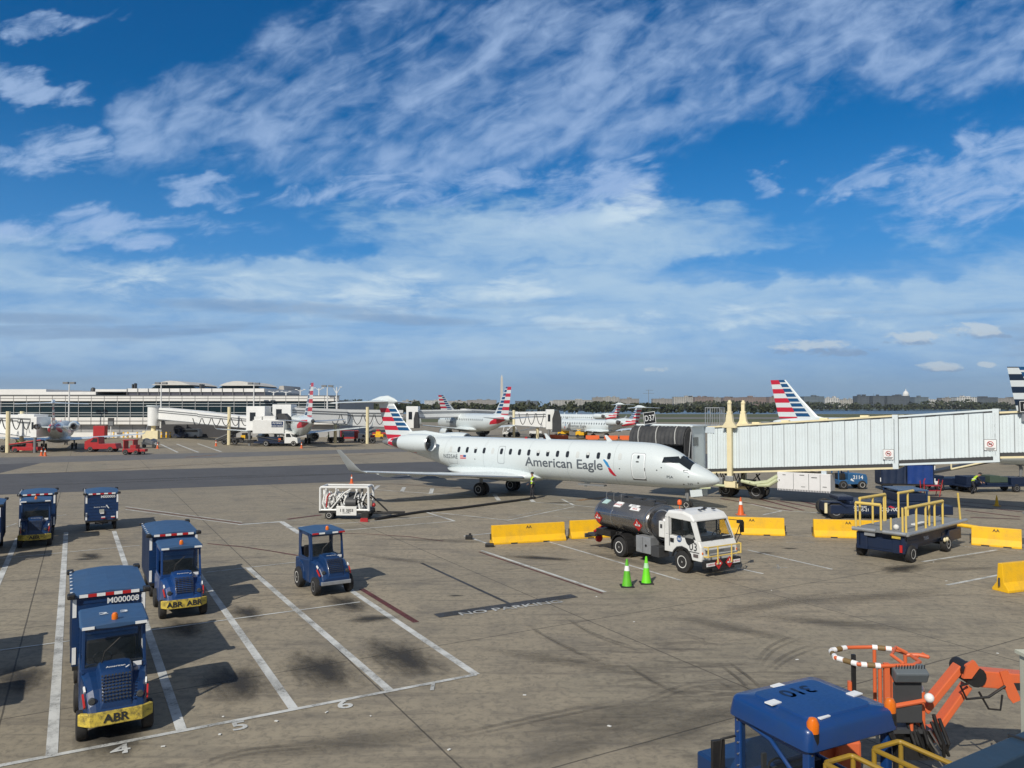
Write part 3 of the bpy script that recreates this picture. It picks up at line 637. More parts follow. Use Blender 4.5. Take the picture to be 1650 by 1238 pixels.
dk = MB().bx(tx(262), tx(372), -.3, 1.1, 0, tz(684)); dk.build('loading_bay', mat('bay_shade', (.055, .055, .06), .8), tm)
# floodlight poles standing in front of and on the terminal
def light_pole(px, dd, ytop, ybase, label, wide=False, r=.14):
    t = thing('light_pole', label, 'light pole', at(px, dd, hz(ybase, dd)), 0, 'floodlight poles along the terminal'); h = (ybase - ytop) * dd / F
    MB().cyl((0, 0, 0), (0, 0, h), r * 1.2, r * .8, n=8).build('pole', MATS['white_paint'], t)
    for s in (-1, 1):
        if wide: MB().bx(s * .2 if s > 0 else -1.15, 1.15 if s > 0 else -.2, -.3, .3, h, h + .4).build('lamp_head', MATS['mid_grey'], t)
        else: MB().tube([(0, 0, h * .72), (s * .5, 0, h * .9), (s * .75, 0, h)], .07, 6).box((s * .85, 0, h + .02), (.5, .3, .14)).build('lamp_head', MATS['white_paint'], t)
for a in [(111.5, 150, 619, 700, 'tall white floodlight pole by the left parked jet', True), (259.5, 150, 619.5, 690, 'tall white floodlight pole before the left roof lantern', True), (409, 152, 620, 690, 'tall white floodlight pole right of the second roof lantern', True),
          (441, 158, 631, 639, 'short twin lamp pole on the terminal roof, nearest the lanterns', False), (461, 158, 631, 639, 'short twin lamp pole on the terminal roof, second from the lanterns', False), (484, 158, 628, 639, 'short lamp pole on the terminal roof left of the red striped fin', False),
          (514, 158, 625.5, 639, 'lamp pole on the terminal roof just right of the red striped fin', False), (527.5, 154, 624, 660, 'floodlight pole near the terminal end with dark square lamps', True), (542.5, 154, 624, 662, 'white lamp pole at the very end of the terminal', False)]: light_pole(*a)
# ---------------------------------------------------------------- aircraft (origin below the nose tip, +X forward, right side = -Y)
def interp(tab, s):
    if s <= tab[0][0]: return tab[0][1:]
    for i in range(len(tab) - 1):
        a, b = tab[i], tab[i + 1]
        if a[0] <= s <= b[0]:
            t = (s - a[0]) / (b[0] - a[0]); p = tab[max(i - 1, 0)]; n = tab[min(i + 2, len(tab) - 1)]; o = []
            for k in range(1, len(a)):
                d = b[0] - a[0]
                m0 = (b[k] - p[k]) / (b[0] - p[0]) * d if b[0] > p[0] else 0
                m1 = (n[k] - a[k]) / (n[0] - a[0]) * d if n[0] > a[0] else 0
                o.append((2*t**3-3*t*t+1)*a[k] + (t**3-2*t*t+t)*m0 + (-2*t**3+3*t*t)*b[k] + (t**3-t*t)*m1)
            return o
    return tab[-1][1:]
class Fus:
    """fuselage shell from a table: station, top z, bottom z, half width"""
    def __init__(s, tab): s.tab = tab
    def sec(s, st):
        t, b, h = interp(s.tab, st); return (t + b) / 2, max(.02, (t - b) / 2), max(.02, h)
    def pt(s, st, z, side=-1, off=0.0):
        zc, hz_, hy = s.sec(st); c = max(-1, min(1, (z - zc) / hz_)); y = hy * math.sqrt(1 - c * c)
        n = Vector((0, y / hy ** 2, (z - zc) / hz_ ** 2)); n = n.normalized() if n.length > 1e-6 else Vector((0, 1, 0))
        return Vector((-st, side * (y + n.y * off), z + n.z * off))
    def shell(s, s0, s1, n=60, m=40):
        rings = []
        for i in range(n + 1):
            t = i / n; st = s0 + (s1 - s0) * (t if s1 - s0 < 10 else t * t * (3 - 2 * t) * .5 + t * .5); zc, a, b = s.sec(st)
            rings.append([Vector((-st, b * math.sin(q), zc + a * math.cos(q))) for q in [2 * math.pi * k / m for k in range(m)]])
        return MB().loft(rings)
    def patch(s, poly, name, m, parent, side=-1, off=.006, cut=.12, label=None):
        """flat outline (station, z) wrapped on to the shell"""
        bm = bmesh.new(); vs = [bm.verts.new((p[0], p[1], 0)) for p in poly]; bm.faces.new(vs)
        return s.wrap(bm, name, m, parent, side, off, cut, label)
    def wrap(s, bm, name, m, parent, side=-1, off=.006, cut=.12, label=None):
        ys = [v.co.y for v in bm.verts]; xs = [v.co.x for v in bm.verts]
        for ax, vals, c_ in ((1, ys, cut), (0, xs, cut * 3)):
            q = min(vals) + c_
            while q < max(vals):
                no = (0, 1, 0) if ax else (1, 0, 0); co_ = (0, q, 0) if ax else (q, 0, 0)
                bmesh.ops.bisect_plane(bm, geom=bm.verts[:] + bm.edges[:] + bm.faces[:], dist=1e-5, plane_co=co_, plane_no=no); q += c_
        for v in bm.verts: v.co = s.pt(v.co.x, v.co.y, side, off)
        bmesh.ops.recalc_face_normals(bm, faces=bm.faces)
        if sum((f.normal.y * side) * f.calc_area() for f in bm.faces) < 0: bmesh.ops.reverse_faces(bm, faces=bm.faces)
        for f in bm.faces: f.smooth = True
        me = bpy.data.meshes.new(name); bm.to_mesh(me); bm.free(); me.materials.append(m)
        o = bpy.data.objects.new(name, me); C.objects.link(o); o.parent = parent
        if label: o['label'] = label
        return o
    def text(s, txt, st_left, z, h, m, parent, name='lettering', side=-1, bold=.0, squeeze=1.0, slope=0.0):
        bm = text_bm(txt, h, bold, squeeze)
        for v in bm.verts: v.co = Vector((st_left + side * v.co.x, z + v.co.y + slope * v.co.x, 0))
        return s.wrap(bm, name, m, parent, side, .007, .09)
def rrect(cx, cy, w_, h, r, n=4):
    P = []
    for (sx, sy, a0) in ((1, 1, 0), (-1, 1, 90), (-1, -1, 180), (1, -1, 270)):
        for k in range(n + 1):
            a = R(a0 + 90 * k / n); P.append((cx + sx * (w_ / 2 - r) + r * math.cos(a), cy + sy * (h / 2 - r) + r * math.sin(a)))
    return P
def airfoil(le, chord, thick, up=Vector((0, 0, 1)), n=9):
    """ring: leading edge point, chord along -X"""
    P = []
    for k in range(n):
        t = (k / (n - 1)) ** 1.7; P.append(Vector(le) + Vector((-t * chord, 0, 0)) + up * thick * (2.2 * math.sqrt(t) * (1 - t) + .02 * (1 - t)) * .62)
    for k in range(n - 2, 0, -1):
        t = (k / (n - 1)) ** 1.7; P.append(Vector(le) + Vector((-t * chord, 0, 0)) - up * thick * (2.2 * math.sqrt(t) * (1 - t) + .02 * (1 - t)) * .38)
    return P
def fin_mat(name, le0, le1, te0, te1, z_lo, z_hi, rper, rph, bper, bph, aftc=(.52, .018, .045)):
    """flag stripes: red and white bars aft, blue and white bars forward"""
    m = bpy.data.materials.new(name); m.use_nodes = True; t = NT(m.node_tree); b = m.node_tree.nodes['Principled BSDF']
    tcn = t.n('ShaderNodeTexCoord'); x, y, z = t.xyz(tcn.outputs['Object']); s = t.m('MULTIPLY', x, -1)
    def ln(p, q): k = (q[0] - p[0]) / (q[1] - p[1]); return t.m('MULTIPLY_ADD', z, k, p[0] - k * p[1])
    L, E = ln(le0, le1), ln(te0, te1); u = t.m('DIVIDE', t.m('SUBTRACT', s, L), t.m('SUBTRACT', E, L))
    red = t.m('LESS_THAN', t.m('FRACT', t.m('DIVIDE', t.m('SUBTRACT', z, rph), rper)), .5)
    blu = t.m('LESS_THAN', t.m('FRACT', t.m('DIVIDE', t.m('SUBTRACT', z, bph), bper)), .70)
    blu = t.m('MULTIPLY', blu, t.m('MULTIPLY', t.m('GREATER_THAN', z, z_lo), t.m('GREATER_THAN', u, .09)))
    top = t.m('LESS_THAN', z, z_hi); aft = t.m('GREATER_THAN', u, .47)
    W = (.64, .69, .71)
    cb = t.mix(blu, W, (.006, .070, .19)); cr = t.mix(red, W, aftc)
    c = t.mix(top, W, t.mix(aft, cb, cr)); t.link(c, b.inputs['Base Color']); b.inputs['Roughness'].default_value = .32; b.inputs['Coat Weight'].default_value = .3
    return m
def gear(parent, x, y, h, r, w_, sp, name, rim='rim_white'):
    g = MB().cyl((x, y, r), (x, y, h), .085, .12).cyl((x, y - sp, r), (x, y + sp, r), .06).tube([(x, y, h * .9), (x + .45, y * .82, h + .05)], .05)
    g = g.box((x - .12, y, h * .72), (.05, .12, .5)).build(name, MATS['mid_grey'], parent)
    for q in (-1, 1): wheel(g, (x, y + q * sp, r), r, w_, rim, q, n=18)
    return g
def fan_parts(parent, c, r, L, name='engine', inlet_t=.09):
    """nacelle with lip, fan and exhaust; c = inlet centre, runs aft along -X"""
    cx, cy, cz = c
    P = [(r * .80, -.55), (r * .86, -.2), (r * .93, -.02), (r * .98, .02), (r * 1.05, -.06), (r * 1.14, -.35), (r * 1.2, -L * .35), (r * 1.13, -L * .7), (r * .9, -L), (r * .72, -L), (r * .72, -L + .3)]
    e = MB().lathe(P[::-1], c, 'x', 32, True)
    # open ring: drop the two caps
    e.f = e.f[:-2]; e.s = e.s[:-2]
    eo = e.build(name, MATS['plane_white'], parent)
    MB().lathe([(r * 1.052, -.055), (r * .985, .035), (r * .925, -.02)], c, 'x', 32, True, False).build('inlet_lip', MATS['steel'], eo)
    f = MB().lathe([(r * .82, -.5), (.02, -.5)], c, 'x', 24)
    for k in range(14):
        a = k * 2 * math.pi / 14; d = Vector((0, math.cos(a), math.sin(a))); q = Vector((0, -math.sin(a), math.cos(a))); p = Vector(c) + Vector((-.44, 0, 0))
        f.add([p + d * r * .2 + q * .03, p + d * r * .8 + q * .11 + Vector((.04, 0, 0)), p + d * r * .8 - q * .07 - Vector((.05, 0, 0)), p + d * r * .2 - q * .03], [(0, 1, 2, 3)])
    f.build('fan', MATS['dark_grey'], eo); MB().lathe([(.01, -.16), (r * .12, -.28), (r * .2, -.48)], c, 'x', 14).build('spinner', MATS['mid_grey'], eo)
    MB().lathe([(r * .74, -L + .3), (r * .7, -L - .25), (r * .52, -L - .75), (r * .48, -L - .75), (r * .1, -L - .3)], c, 'x', 24).build('exhaust', mat('exhaust_metal', (.20, .19, .18), .4, .8, .3, 4), eo)
    return eo

# ---- regional jet with T-tail and rear engines
rj = thing('passenger_jet', 'large white regional jet with tail engines parked nose right behind the tank truck', 'airplane', (12.76, 46.84, 0), R(-36.02))
FT = [(0, 1.90, 1.84, .03), (.12, 2.08, 1.70, .25), (.35, 2.25, 1.60, .44), (.8, 2.52, 1.46, .68), (1.5, 2.86, 1.34, .93), (2.1, 3.22, 1.29, 1.08), (2.7, 3.58, 1.26, 1.19), (3.3, 3.84, 1.25, 1.26), (4.2, 4.05, 1.25, 1.32), (5.5, 4.12, 1.25, 1.345),
      (9, 4.13, 1.25, 1.345), (14, 4.13, 1.25, 1.345), (18, 4.13, 1.25, 1.345), (20, 4.13, 1.40, 1.34), (22, 4.12, 1.82, 1.25), (24, 4.10, 2.32, 1.06), (26, 4.04, 2.74, .78), (27.6, 3.9, 3.0, .48), (28.9, 3.66, 3.28, .17), (29.15, 3.54, 3.40, .05)]
FU = Fus(FT)
FU.shell(0, 29.15, 110, 48).build('fuselage', MATS['plane_white'], rj)
# windows along the cabin
wz = 3.20
wins = [6.20 + .80 * i for i in range(19)]
shade = {0: 1, 3: .5, 4: 1, 7: .3, 8: .5, 13: 1, 18: 1, 15: .3}
for sd in (-1, 1):
    for i, s_ in enumerate(wins):
        if s_ > 21: continue
        closed = shade.get(i, 0) if sd < 0 else 0
        o = FU.patch(rrect(s_, wz + .0, .25, .42, .10), 'window', MATS['window_shade'] if closed == 1 else MATS['plane_window'], rj, sd, .008, .1)
        if 0 < closed < 1: FU.patch(rrect(s_, wz + .21 - .21 * closed, .225, .40 * closed, .05), 'window_blind', MATS['window_shade'], o, sd, .012, .1)
ol = mat('panel_line', (.30, .33, .35), .5, 0, 0); dl = mat('door_line', (.84, .88, .9), .4, 0, 0)
def outline(poly, wd, name, m, parent, side=-1, off=.006):
    n = len(poly); cx = sum(p[0] for p in poly) / n; cy = sum(p[1] for p in poly) / n
    bm = bmesh.new(); a = [bm.verts.new((p[0], p[1], 0)) for p in poly]
    hx, hy = max(abs(p[0] - cx) for p in poly), max(abs(p[1] - cy) for p in poly)
    b = [bm.verts.new((cx + (p[0] - cx) * (1 - wd / hx), cy + (p[1] - cy) * (1 - wd / hy), 0)) for p in poly]
    for i in range(n): j = (i + 1) % n; bm.faces.new((a[i], a[j], b[j], b[i]))
    return FU.wrap(bm, name, m, parent, side, off, .2)
dr = outline(rrect(4.88, 2.62, .92, 1.62, .14), .055, 'door', dl, rj)
outline(rrect(4.88, 2.62, 1.0, 1.70, .16), .03, 'door_seal', ol, dr, -1, .005)
FU.patch(rrect(4.92, 2.92, .2, .08, .03), 'handle', MATS['ink'], dr, -1, .012); FU.patch(rrect(4.88, 3.22, .16, .2, .06), 'door_window', MATS['plane_window'], dr, -1, .012)
FU.patch(rrect(4.88, 1.78, .95, .06, .02), 'door_sill', MATS['dark_grey'], dr, -1, .012); FU.patch(rrect(4.42, 2.45, .05, .22, .02), 'hinge', MATS['dark_grey'], dr, -1, .01)
ex = outline(rrect(15.8, 2.95, .62, 1.25, .12), .03, 'emergency_exit', ol, rj)
outline(rrect(20.4, 2.55, .9, .9, .08), .02, 'cargo_door', ol, rj)
for s_, z_ in ((6.2, 2.42), (3.6, 2.45), (1.62, 2.12), (1.1, 1.75), (2.0, 1.62), (18.2, 2.55), (3.3, 2.62)): FU.patch(rrect(s_, z_, .09, .07, .03), 'skin_port', MATS['dark_grey'], rj, -1, .008)
for s_ in (6.6, 10.2, 13.4, 17.4, 21.2, 24.2): FU.patch([(s_, 1.3 if s_ < 20 else 2.4), (s_ + .03, 1.3 if s_ < 20 else 2.4), (s_ + .03, 4.05), (s_, 4.05)], 'panel_seam', mat('seam_pale', (.46, .51, .53), .4, 0, 0), rj, -1, .003)
# cockpit glazing
for sd in (-1, 1):
    FU.patch([(3.28, 2.93), (3.22, 3.27), (2.45, 3.32), (2.06, 2.93)], 'cockpit_window', MATS['cabin_glass'], rj, sd, .01, .06)
    FU.patch([(1.98, 2.93), (2.34, 3.30), (2.16, 3.27), (1.86, 3.06), (1.66, 2.93)], 'cockpit_window', MATS['cabin_glass'], rj, sd, .01, .05)
# front screens lie over the nose: built from rings
def nose_pane(y0, y1):
    bm = bmesh.new(); rows = []
    for i in range(9):
        t = i / 8; st = 1.56 + .74 * t; row = []
        zc, a, b = FU.sec(st)
        for k in range(9):
            f = y0 + (y1 - y0) * k / 8; q = f * (1.02 - .14 * t); row.append(bm.verts.new((-st, (b + .01) * math.sin(q), zc + (a + .012) * math.cos(q))))
        rows.append(row)
    for i in range(8):
        for k in range(8): bm.faces.new((rows[i][k], rows[i][k + 1], rows[i + 1][k + 1], rows[i + 1][k]))
    bmesh.ops.recalc_face_normals(bm, faces=bm.faces)
    me = bpy.data.meshes.new('windscreen'); bm.to_mesh(me); bm.free(); me.materials.append(MATS['cabin_glass'])
    o = bpy.data.objects.new('windscreen', me); C.objects.link(o); o.parent = rj
nose_pane(.05, 1.02); nose_pane(-.05, -1.02)
# names, registration, flag, emblem
FU.text('American Eagle', 13.66, 2.28, .62, MATS['letter_grey'], rj, 'airline_name', bold=.016, squeeze=1.13)
FU.text('American Eagle', 7.9, 2.28, .62, MATS['letter_grey'], rj, 'airline_name', side=1, bold=.016, squeeze=1.13)
FU.text('N525AE', 21.35, 2.52, .30, MATS['letter_grey'], rj, 'registration', bold=.012, squeeze=1.0)
FU.text('PSA', 3.0, 1.98, .16, MATS['letter_grey'], rj, 'operator_name', bold=.015, squeeze=1.15)
FU.text('525', 1.75, 1.60, .13, MATS['letter_grey'], rj, 'fleet_number', squeeze=1.2)
fg = FU.patch([(19.62, 2.52), (19.62, 2.82), (19.05, 2.82), (19.05, 2.52)], 'flag', mat('flag_white', (.7, .6, .6), .5, 0, 0), rj, -1, .007)
for k in range(3): FU.patch([(19.62, 2.53 + k * .1), (19.62, 2.58 + k * .1), (19.05, 2.58 + k * .1), (19.05, 2.53 + k * .1)], 'flag_stripe', MATS['red_livery'], fg, -1, .011)
FU.patch([(19.3, 2.66), (19.3, 2.82), (19.05, 2.82), (19.05, 2.66)], 'flag_canton', MATS['blue_livery'], fg, -1, .014)
for sd, o_ in ((-1, 0), (1, 0)):
    em = FU.patch([(7.42, 2.95), (7.3, 2.98), (7.05, 2.78), (6.86, 2.42), (7.08, 2.5)], 'emblem', mat('emblem_blue', (.03, .24, .52), .4, 0, 0), rj, sd, .008)
    FU.patch([(7.06, 2.47), (6.84, 2.40), (6.66, 2.14), (6.5, 1.92), (6.72, 1.93), (6.96, 2.16)], 'emblem_tip', MATS['red_livery'], em, sd, .009)
    FU.patch([(7.4, 2.98), (7.28, 3.06), (7.0, 2.86), (7.03, 2.8), (7.28, 2.99)], 'emblem_edge', MATS['letter_white'], em, sd, .010)
# red sweep under the engines on the tail cone, bare metal tip
for sd in (-1, 1):
    FU.patch([(28.3, 3.34), (28.2, 3.58), (26.4, 3.42), (24.8, 3.06), (24.6, 2.72), (26.6, 2.98)], 'tail_stripe', MATS['red_livery'], rj, sd, .008)
    FU.patch([(28.0, 3.62), (27.9, 3.8), (25.6, 4.0), (25.6, 3.72)], 'tail_stripe', MATS['red_livery'], rj, sd, .008)
MB().loft([[Vector((-s_, .0 + (h + .012) * math.sin(q), (t + b) / 2 + ((t - b) / 2 + .012) * math.cos(q))) for q in [2 * math.pi * k / 16 for k in range(16)]] for s_, (t, b, h) in [(s_, interp(FT, s_)) for s_ in (28.3, 28.7, 29.0, 29.2)]]).build('tail_tip', MATS['mid_grey'], rj)
# belly fairing and wings
BF = Fus([(12.6, 1.55, 1.3, .5), (13.6, 1.9, 1.08, 1.38), (15, 2.12, .98, 1.62), (17.5, 2.15, .98, 1.66), (19.5, 2.05, 1.1, 1.55), (20.8, 1.9, 1.35, 1.2), (21.6, 1.75, 1.6, .5)])
BF.shell(12.6, 21.6, 40, 36).build('belly_fairing', MATS['plane_white'], rj)
for sd in (-1, 1):
    st = [(1.2, 13.7, 6.0, 1.42, .62), (2.6, 14.7, 4.6, 1.50, .50), (4.5, 15.9, 3.45, 1.64, .36), (8, 17.6, 2.4, 1.93, .25), (11.2, 19.2, 1.5, 2.2, .16)]
    rings = [airfoil((-s0, sd * y, z_), ch, th) for (y, s0, ch, z_, th) in st]
    wg = MB().loft(rings).build('wing', MATS['plane_white'], rj)
    wl = MB().loft([airfoil((-19.21, sd * 11.2, 2.2), 1.45, .15), airfoil((-19.5, sd * 11.38, 2.30), 1.2, .11, Vector((0, -sd * .7, .7))), airfoil((-19.9, sd * 11.5, 2.62), .95, .08, Vector((0, -sd * .95, .3))), airfoil((-20.95, sd * 11.85, 3.62), .42, .05, Vector((0, -sd, .2)))])
    wl.build('winglet', MATS['plane_grey'], wg)
    def lip(t0, rad): return [(Vector((-s0 + .035, sd * y, z_ + .01))) for (y, s0, ch, z_, th) in st]
    MB().tube(lip(0, 0), [.10, .085, .07, .05, .035], 8).build('leading_edge', mat('bare_metal', (.62, .65, .67), .22, .9, .1, 2), wg)
    for yy in (4.2, 6.6, 9.0):
        s0 = interp([(q[0], q[1], q[2], q[3]) for q in st], yy); te = s0[0] + s0[1]
        MB().loft([[Vector((-te + a, sd * yy + .13 * r_ * math.cos(q), s0[2] - .12 + .15 * r_ * math.sin(q))) for q in [2 * math.pi * k / 8 for k in range(8)]] for a, r_ in ((1.5, .1), (.9, .9), (.2, 1), (-.35, .2))]).build('flap_fairing', MATS['plane_white'], wg)
# engines on pylons
for sd in (-1, 1):
    e = fan_parts(rj, (-21.8, sd * 2.22, 3.62), .605, 3.05)
    MB().hexa([(-22.6, sd * 1.0, 3.35), (-25.2, sd * .75, 3.4), (-25.0, sd * 1.75, 3.5), (-22.8, sd * 1.75, 3.5)], [(-22.6, sd * 1.0, 3.62), (-25.2, sd * .75, 3.6), (-25.0, sd * 1.75, 3.62), (-22.8, sd * 1.75, 3.65)]).build('pylon', MATS['plane_white'], e)
# fin, bullet, tailplane
FM_RJ = fin_mat('fin_stripes', (25.3, 4.0), (28.05, 6.85), (28.75, 3.9), (29.75, 6.85), 4.42, 6.42, .73, 3.75, .38, 4.47)
MB().loft([airfoil((-le, 0, z_), te - le, th, Vector((0, 1, 0))) for (le, te, z_, th) in ((24.6, 28.6, 3.7, .5), (25.45, 28.8, 4.1, .40), (26.9, 29.3, 5.4, .3), (28.1, 29.8, 6.9, .24))]).build('tail_fin', FM_RJ, rj)
MB().loft([[Vector((-s_, .0 + h * math.sin(q), zc + v_ * math.cos(q))) for q in [2 * math.pi * k / 16 for k in range(16)]] for s_, zc, v_, h in ((21.6, 4.1, .05, .04), (22.6, 4.16, .16, .12), (24.4, 4.22, .3, .2), (26.2, 4.2, .2, .16))]).build('dorsal_fairing', MATS['plane_white'], rj)
bl = MB().loft([[Vector((-s_, h * math.sin(q), zc + v_ * math.cos(q))) for q in [2 * math.pi * k / 18 for k in range(18)]] for s_, zc, v_, h in ((27.5, 6.85, .03, .03), (27.9, 6.9, .22, .16), (28.6, 7.0, .36, .22), (29.5, 6.98, .32, .2), (30.3, 6.9, .18, .12), (30.9, 6.85, .03, .03))])
bo = bl.build('tail_bullet', MATS['plane_white'], rj)
for sd in (-1, 1): MB().loft([airfoil((-28.35, sd * .1, 6.86), 2.1, .24), airfoil((-29.9, sd * 4.27, 6.72), 1.05, .12)]).build('tailplane', MATS['plane_white'], rj)
# gear, aerials, doors
gear(rj, -17.1, -1.95, 1.45, .47, .24, .26, 'main_gear'); gear(rj, -17.1, 1.95, 1.45, .47, .24, .26, 'main_gear'); gear(rj, -2.1, 0, 1.4, .27, .14, .17, 'nose_gear')
MB().box((-1.35, -.42, 1.08), (.78, .03, .42), 0, R(-8)).build('gear_door', MATS['plane_white'], rj); MB().box((-1.35, .42, 1.08), (.78, .03, .42)).build('gear_door', MATS['plane_white'], rj)
for s_, z_ in ((7.4, 4.1), (12.3, 4.1)): MB().prism([(-s_, z_), (-s_ - .42, z_), (-s_ - .62, z_ + .42), (-s_ - .45, z_ + .42)], -.025, .025, 'y').build('aerial', MATS['plane_white'], rj)
MB().prism([(-9.6, 1.27), (-9.1, 1.27), (-9.45, .95), (-9.6, .95)], -.03, .03, 'y').build('aerial', MATS['plane_white'], rj)
MB().lathe([(.12, 0), (.11, .08), (.02, .14)], (-14.5, 0, 4.12), n=10).build('beacon', MATS['red'], rj)
MB().box((-8.7, -.5, 1.16), (2.0, .4, .1)).build('belly_pack', MATS['mid_grey'], rj)
for sd in (-1, 1): MB().tube([(-1.9, sd * .99, 2.55), (-1.9, sd * 1.12, 2.5), (-1.6, sd * 1.12, 2.5)], .02, 6).build('pitot_probe', MATS['steel'], rj)

# ---- jet with low tailplane and engines under the wing
cj = thing('passenger_jet', 'white jet with striped fin parked nose left at the far gate behind the obelisk', 'airplane', (0, 0, 0))
FU2 = Fus([(0, 2.5, 2.42, .03), (.15, 2.75, 2.2, .3), (.6, 3.25, 1.95, .7), (1.4, 3.9, 1.72, 1.1), (2.4, 4.5, 1.62, 1.4), (3.8, 4.92, 1.58, 1.52), (6, 4.96, 1.58, 1.54), (22, 4.96, 1.58, 1.54), (25, 4.95, 2.1, 1.35), (28, 4.85, 3.0, .85), (30.5, 4.6, 3.7, .35), (31.2, 4.4, 3.95, .1)])
FU2.shell(0, 31.2, 70, 36).build('fuselage', MATS['plane_white'], cj)
for sd in (-1, 1):
    for i in range(21): FU2.patch(rrect(6.3 + .82 * i, 3.75, .26, .4, .1), 'window', MATS['plane_window'], cj, sd, .012, .15)
    FU2.patch([(3.0, 3.55), (2.9, 3.95), (2.3, 3.98), (1.75, 3.5)], 'cockpit_window', MATS['cabin_glass'], cj, sd, .015, .1)
    FU2.patch([(1.65, 3.5), (2.15, 3.98), (1.75, 3.9), (1.4, 3.6)], 'cockpit_window', MATS['cabin_glass'], cj, sd, .015, .1)
    FU2.patch([(29.8, 3.75), (29.6, 4.35), (27.2, 4.25), (25.6, 3.5), (25.2, 2.95), (27.6, 3.15)], 'tail_stripe', MATS['red_livery'], cj, sd, .012)
    FU2.text('American', 6.6 if sd > 0 else 14, 2.9, .62, MATS['letter_grey'], cj, 'airline_name', side=sd)
    MB().loft([airfoil((-s0, sd * y, z_), ch, th) for (y, s0, ch, z_, th) in ((1.2, 11.2, 6.2, 1.7, .7), (4.5, 13.4, 3.8, 2.0, .45), (12.4, 18, 1.5, 2.8, .18), (12.7, 18.6, 1.0, 3.0, .12), (13.1, 19.6, .5, 4.1, .06))]).build('wing', MATS['plane_white'], cj)
    e = fan_parts(cj, (-10.6, sd * 4.2, 1.15), .78, 3.2)
    MB().hexa([(-11.6, sd * 4.1, 1.7), (-14.5, sd * 4.1, 1.6), (-14.5, sd * 4.3, 1.6), (-11.6, sd * 4.3, 1.7)], [(-12.4, sd * 4.1, 2.1), (-15.4, sd * 4.1, 2.0), (-15.4, sd * 4.3, 2.0), (-12.4, sd * 4.3, 2.1)]).build('pylon', MATS['plane_white'], e)
    MB().loft([airfoil((-27.2, sd * .5, 4.0), 3.2, .35), airfoil((-29.9, sd * 5.0, 4.35), 1.4, .14)]).build('tailplane', MATS['plane_grey'], cj)
    gear(cj, -15.2, sd * 2.6, 1.6, .5, .3, .3, 'main_gear')
gear(cj, -3.2, 0, 1.6, .32, .18, .2, 'nose_gear')
BF2 = Fus([(10, 1.9, 1.6, .6), (11.5, 2.4, 1.25, 1.6), (15, 2.5, 1.2, 1.75), (18, 2.4, 1.3, 1.6), (19.5, 2.0, 1.7, .6)]); BF2.shell(10, 19.5, 24, 24).build('belly_fairing', MATS['plane_white'], cj)
FM_CJ = fin_mat('fin_stripes_tall', (25.6, 4.9), (29.4, 10.0), (30.4, 4.9), (31.4, 10.0), 5.0, 10.1, 1.25, 4.4, .66, 5.05)
MB().loft([airfoil((-le, 0, z_), te - le, th, Vector((0, 1, 0))) for (le, te, z_, th) in ((23.6, 30.2, 4.8, .3), (25.2, 30.4, 5.1, .45), (27.4, 30.95, 7.5, .34), (29.4, 31.45, 10.0, .24))]).build('tail_fin', FM_CJ, cj)
MB().lathe([(.3, 0), (.2, -.5), (.05, -.7)], (-31.1, 0, 4.17), 'x', 12).build('tail_tip', MATS['dark_grey'], cj)

SK_ = ('registration', 'operator_name', 'fleet_number', 'flag', 'skin_port')
def place(proto, tail_px, tail_d, tail_s, hdg, label, first=False):
    """set a jet so that its station tail_s (on the centre line) stands at the given column and distance"""
    p = at(tail_px, tail_d); c, s_ = math.cos(R(hdg)), math.sin(R(hdg)); loc = p + Vector((c, s_, 0)) * tail_s
    if first: proto.location = loc; proto.rotation_euler = (0, 0, R(hdg)); return proto
    return dup(proto, loc, R(hdg), label, SK_)
place(cj, 822, 140, 31.0, 120, '', True)
place(rj, 86, 103, 29.0, 117, 'grey looking jet seen from behind at the left gate, engines either side of its fin')
place(rj, 1052, 143, 29.5, 128, 'white regional jet at the far gate left of the square gate sign').scale = (.9, .97, .9)
place(rj, 1000, 205, 29.5, 130, 'jet mostly hidden behind the far regional jet, its tail left of the sign')
place(cj, 503, 116, 30.5, 117, 'white jet seen from behind by the catering truck, its fin a thin striped line')
place(cj, 708, 250, 31.0, 35, 'faraway jet with only its small striped fin showing against the wood')
place(cj, 1247, 104, 31.0, -38, 'jet hidden behind the near jet bridge, its large striped fin above it')
place(cj, 1652, 80, 31.4, 3, 'jet out of sight at the right edge but for its blue striped fin')
for q in [o for o in bpy.data.objects if o.name.startswith('tail_fin') and o.parent and o.parent.get('label', '').startswith('jet out of sight')]:
    q.data = q.data.copy(); q.data.materials[0] = fin_mat('fin_stripes_dark', (25.6, 4.9), (29.4, 10.0), (30.4, 4.9), (31.4, 10.0), 5.0, 10.1, 1.25, 4.9, .66, 5.05, (.008, .02, .045)); q.parent.scale = (1.06, 1.06, 1.06)
place(cj, 2210, 62, 31.0, 177, 'jet in shade, its grey belly under the right end of the jet bridge')
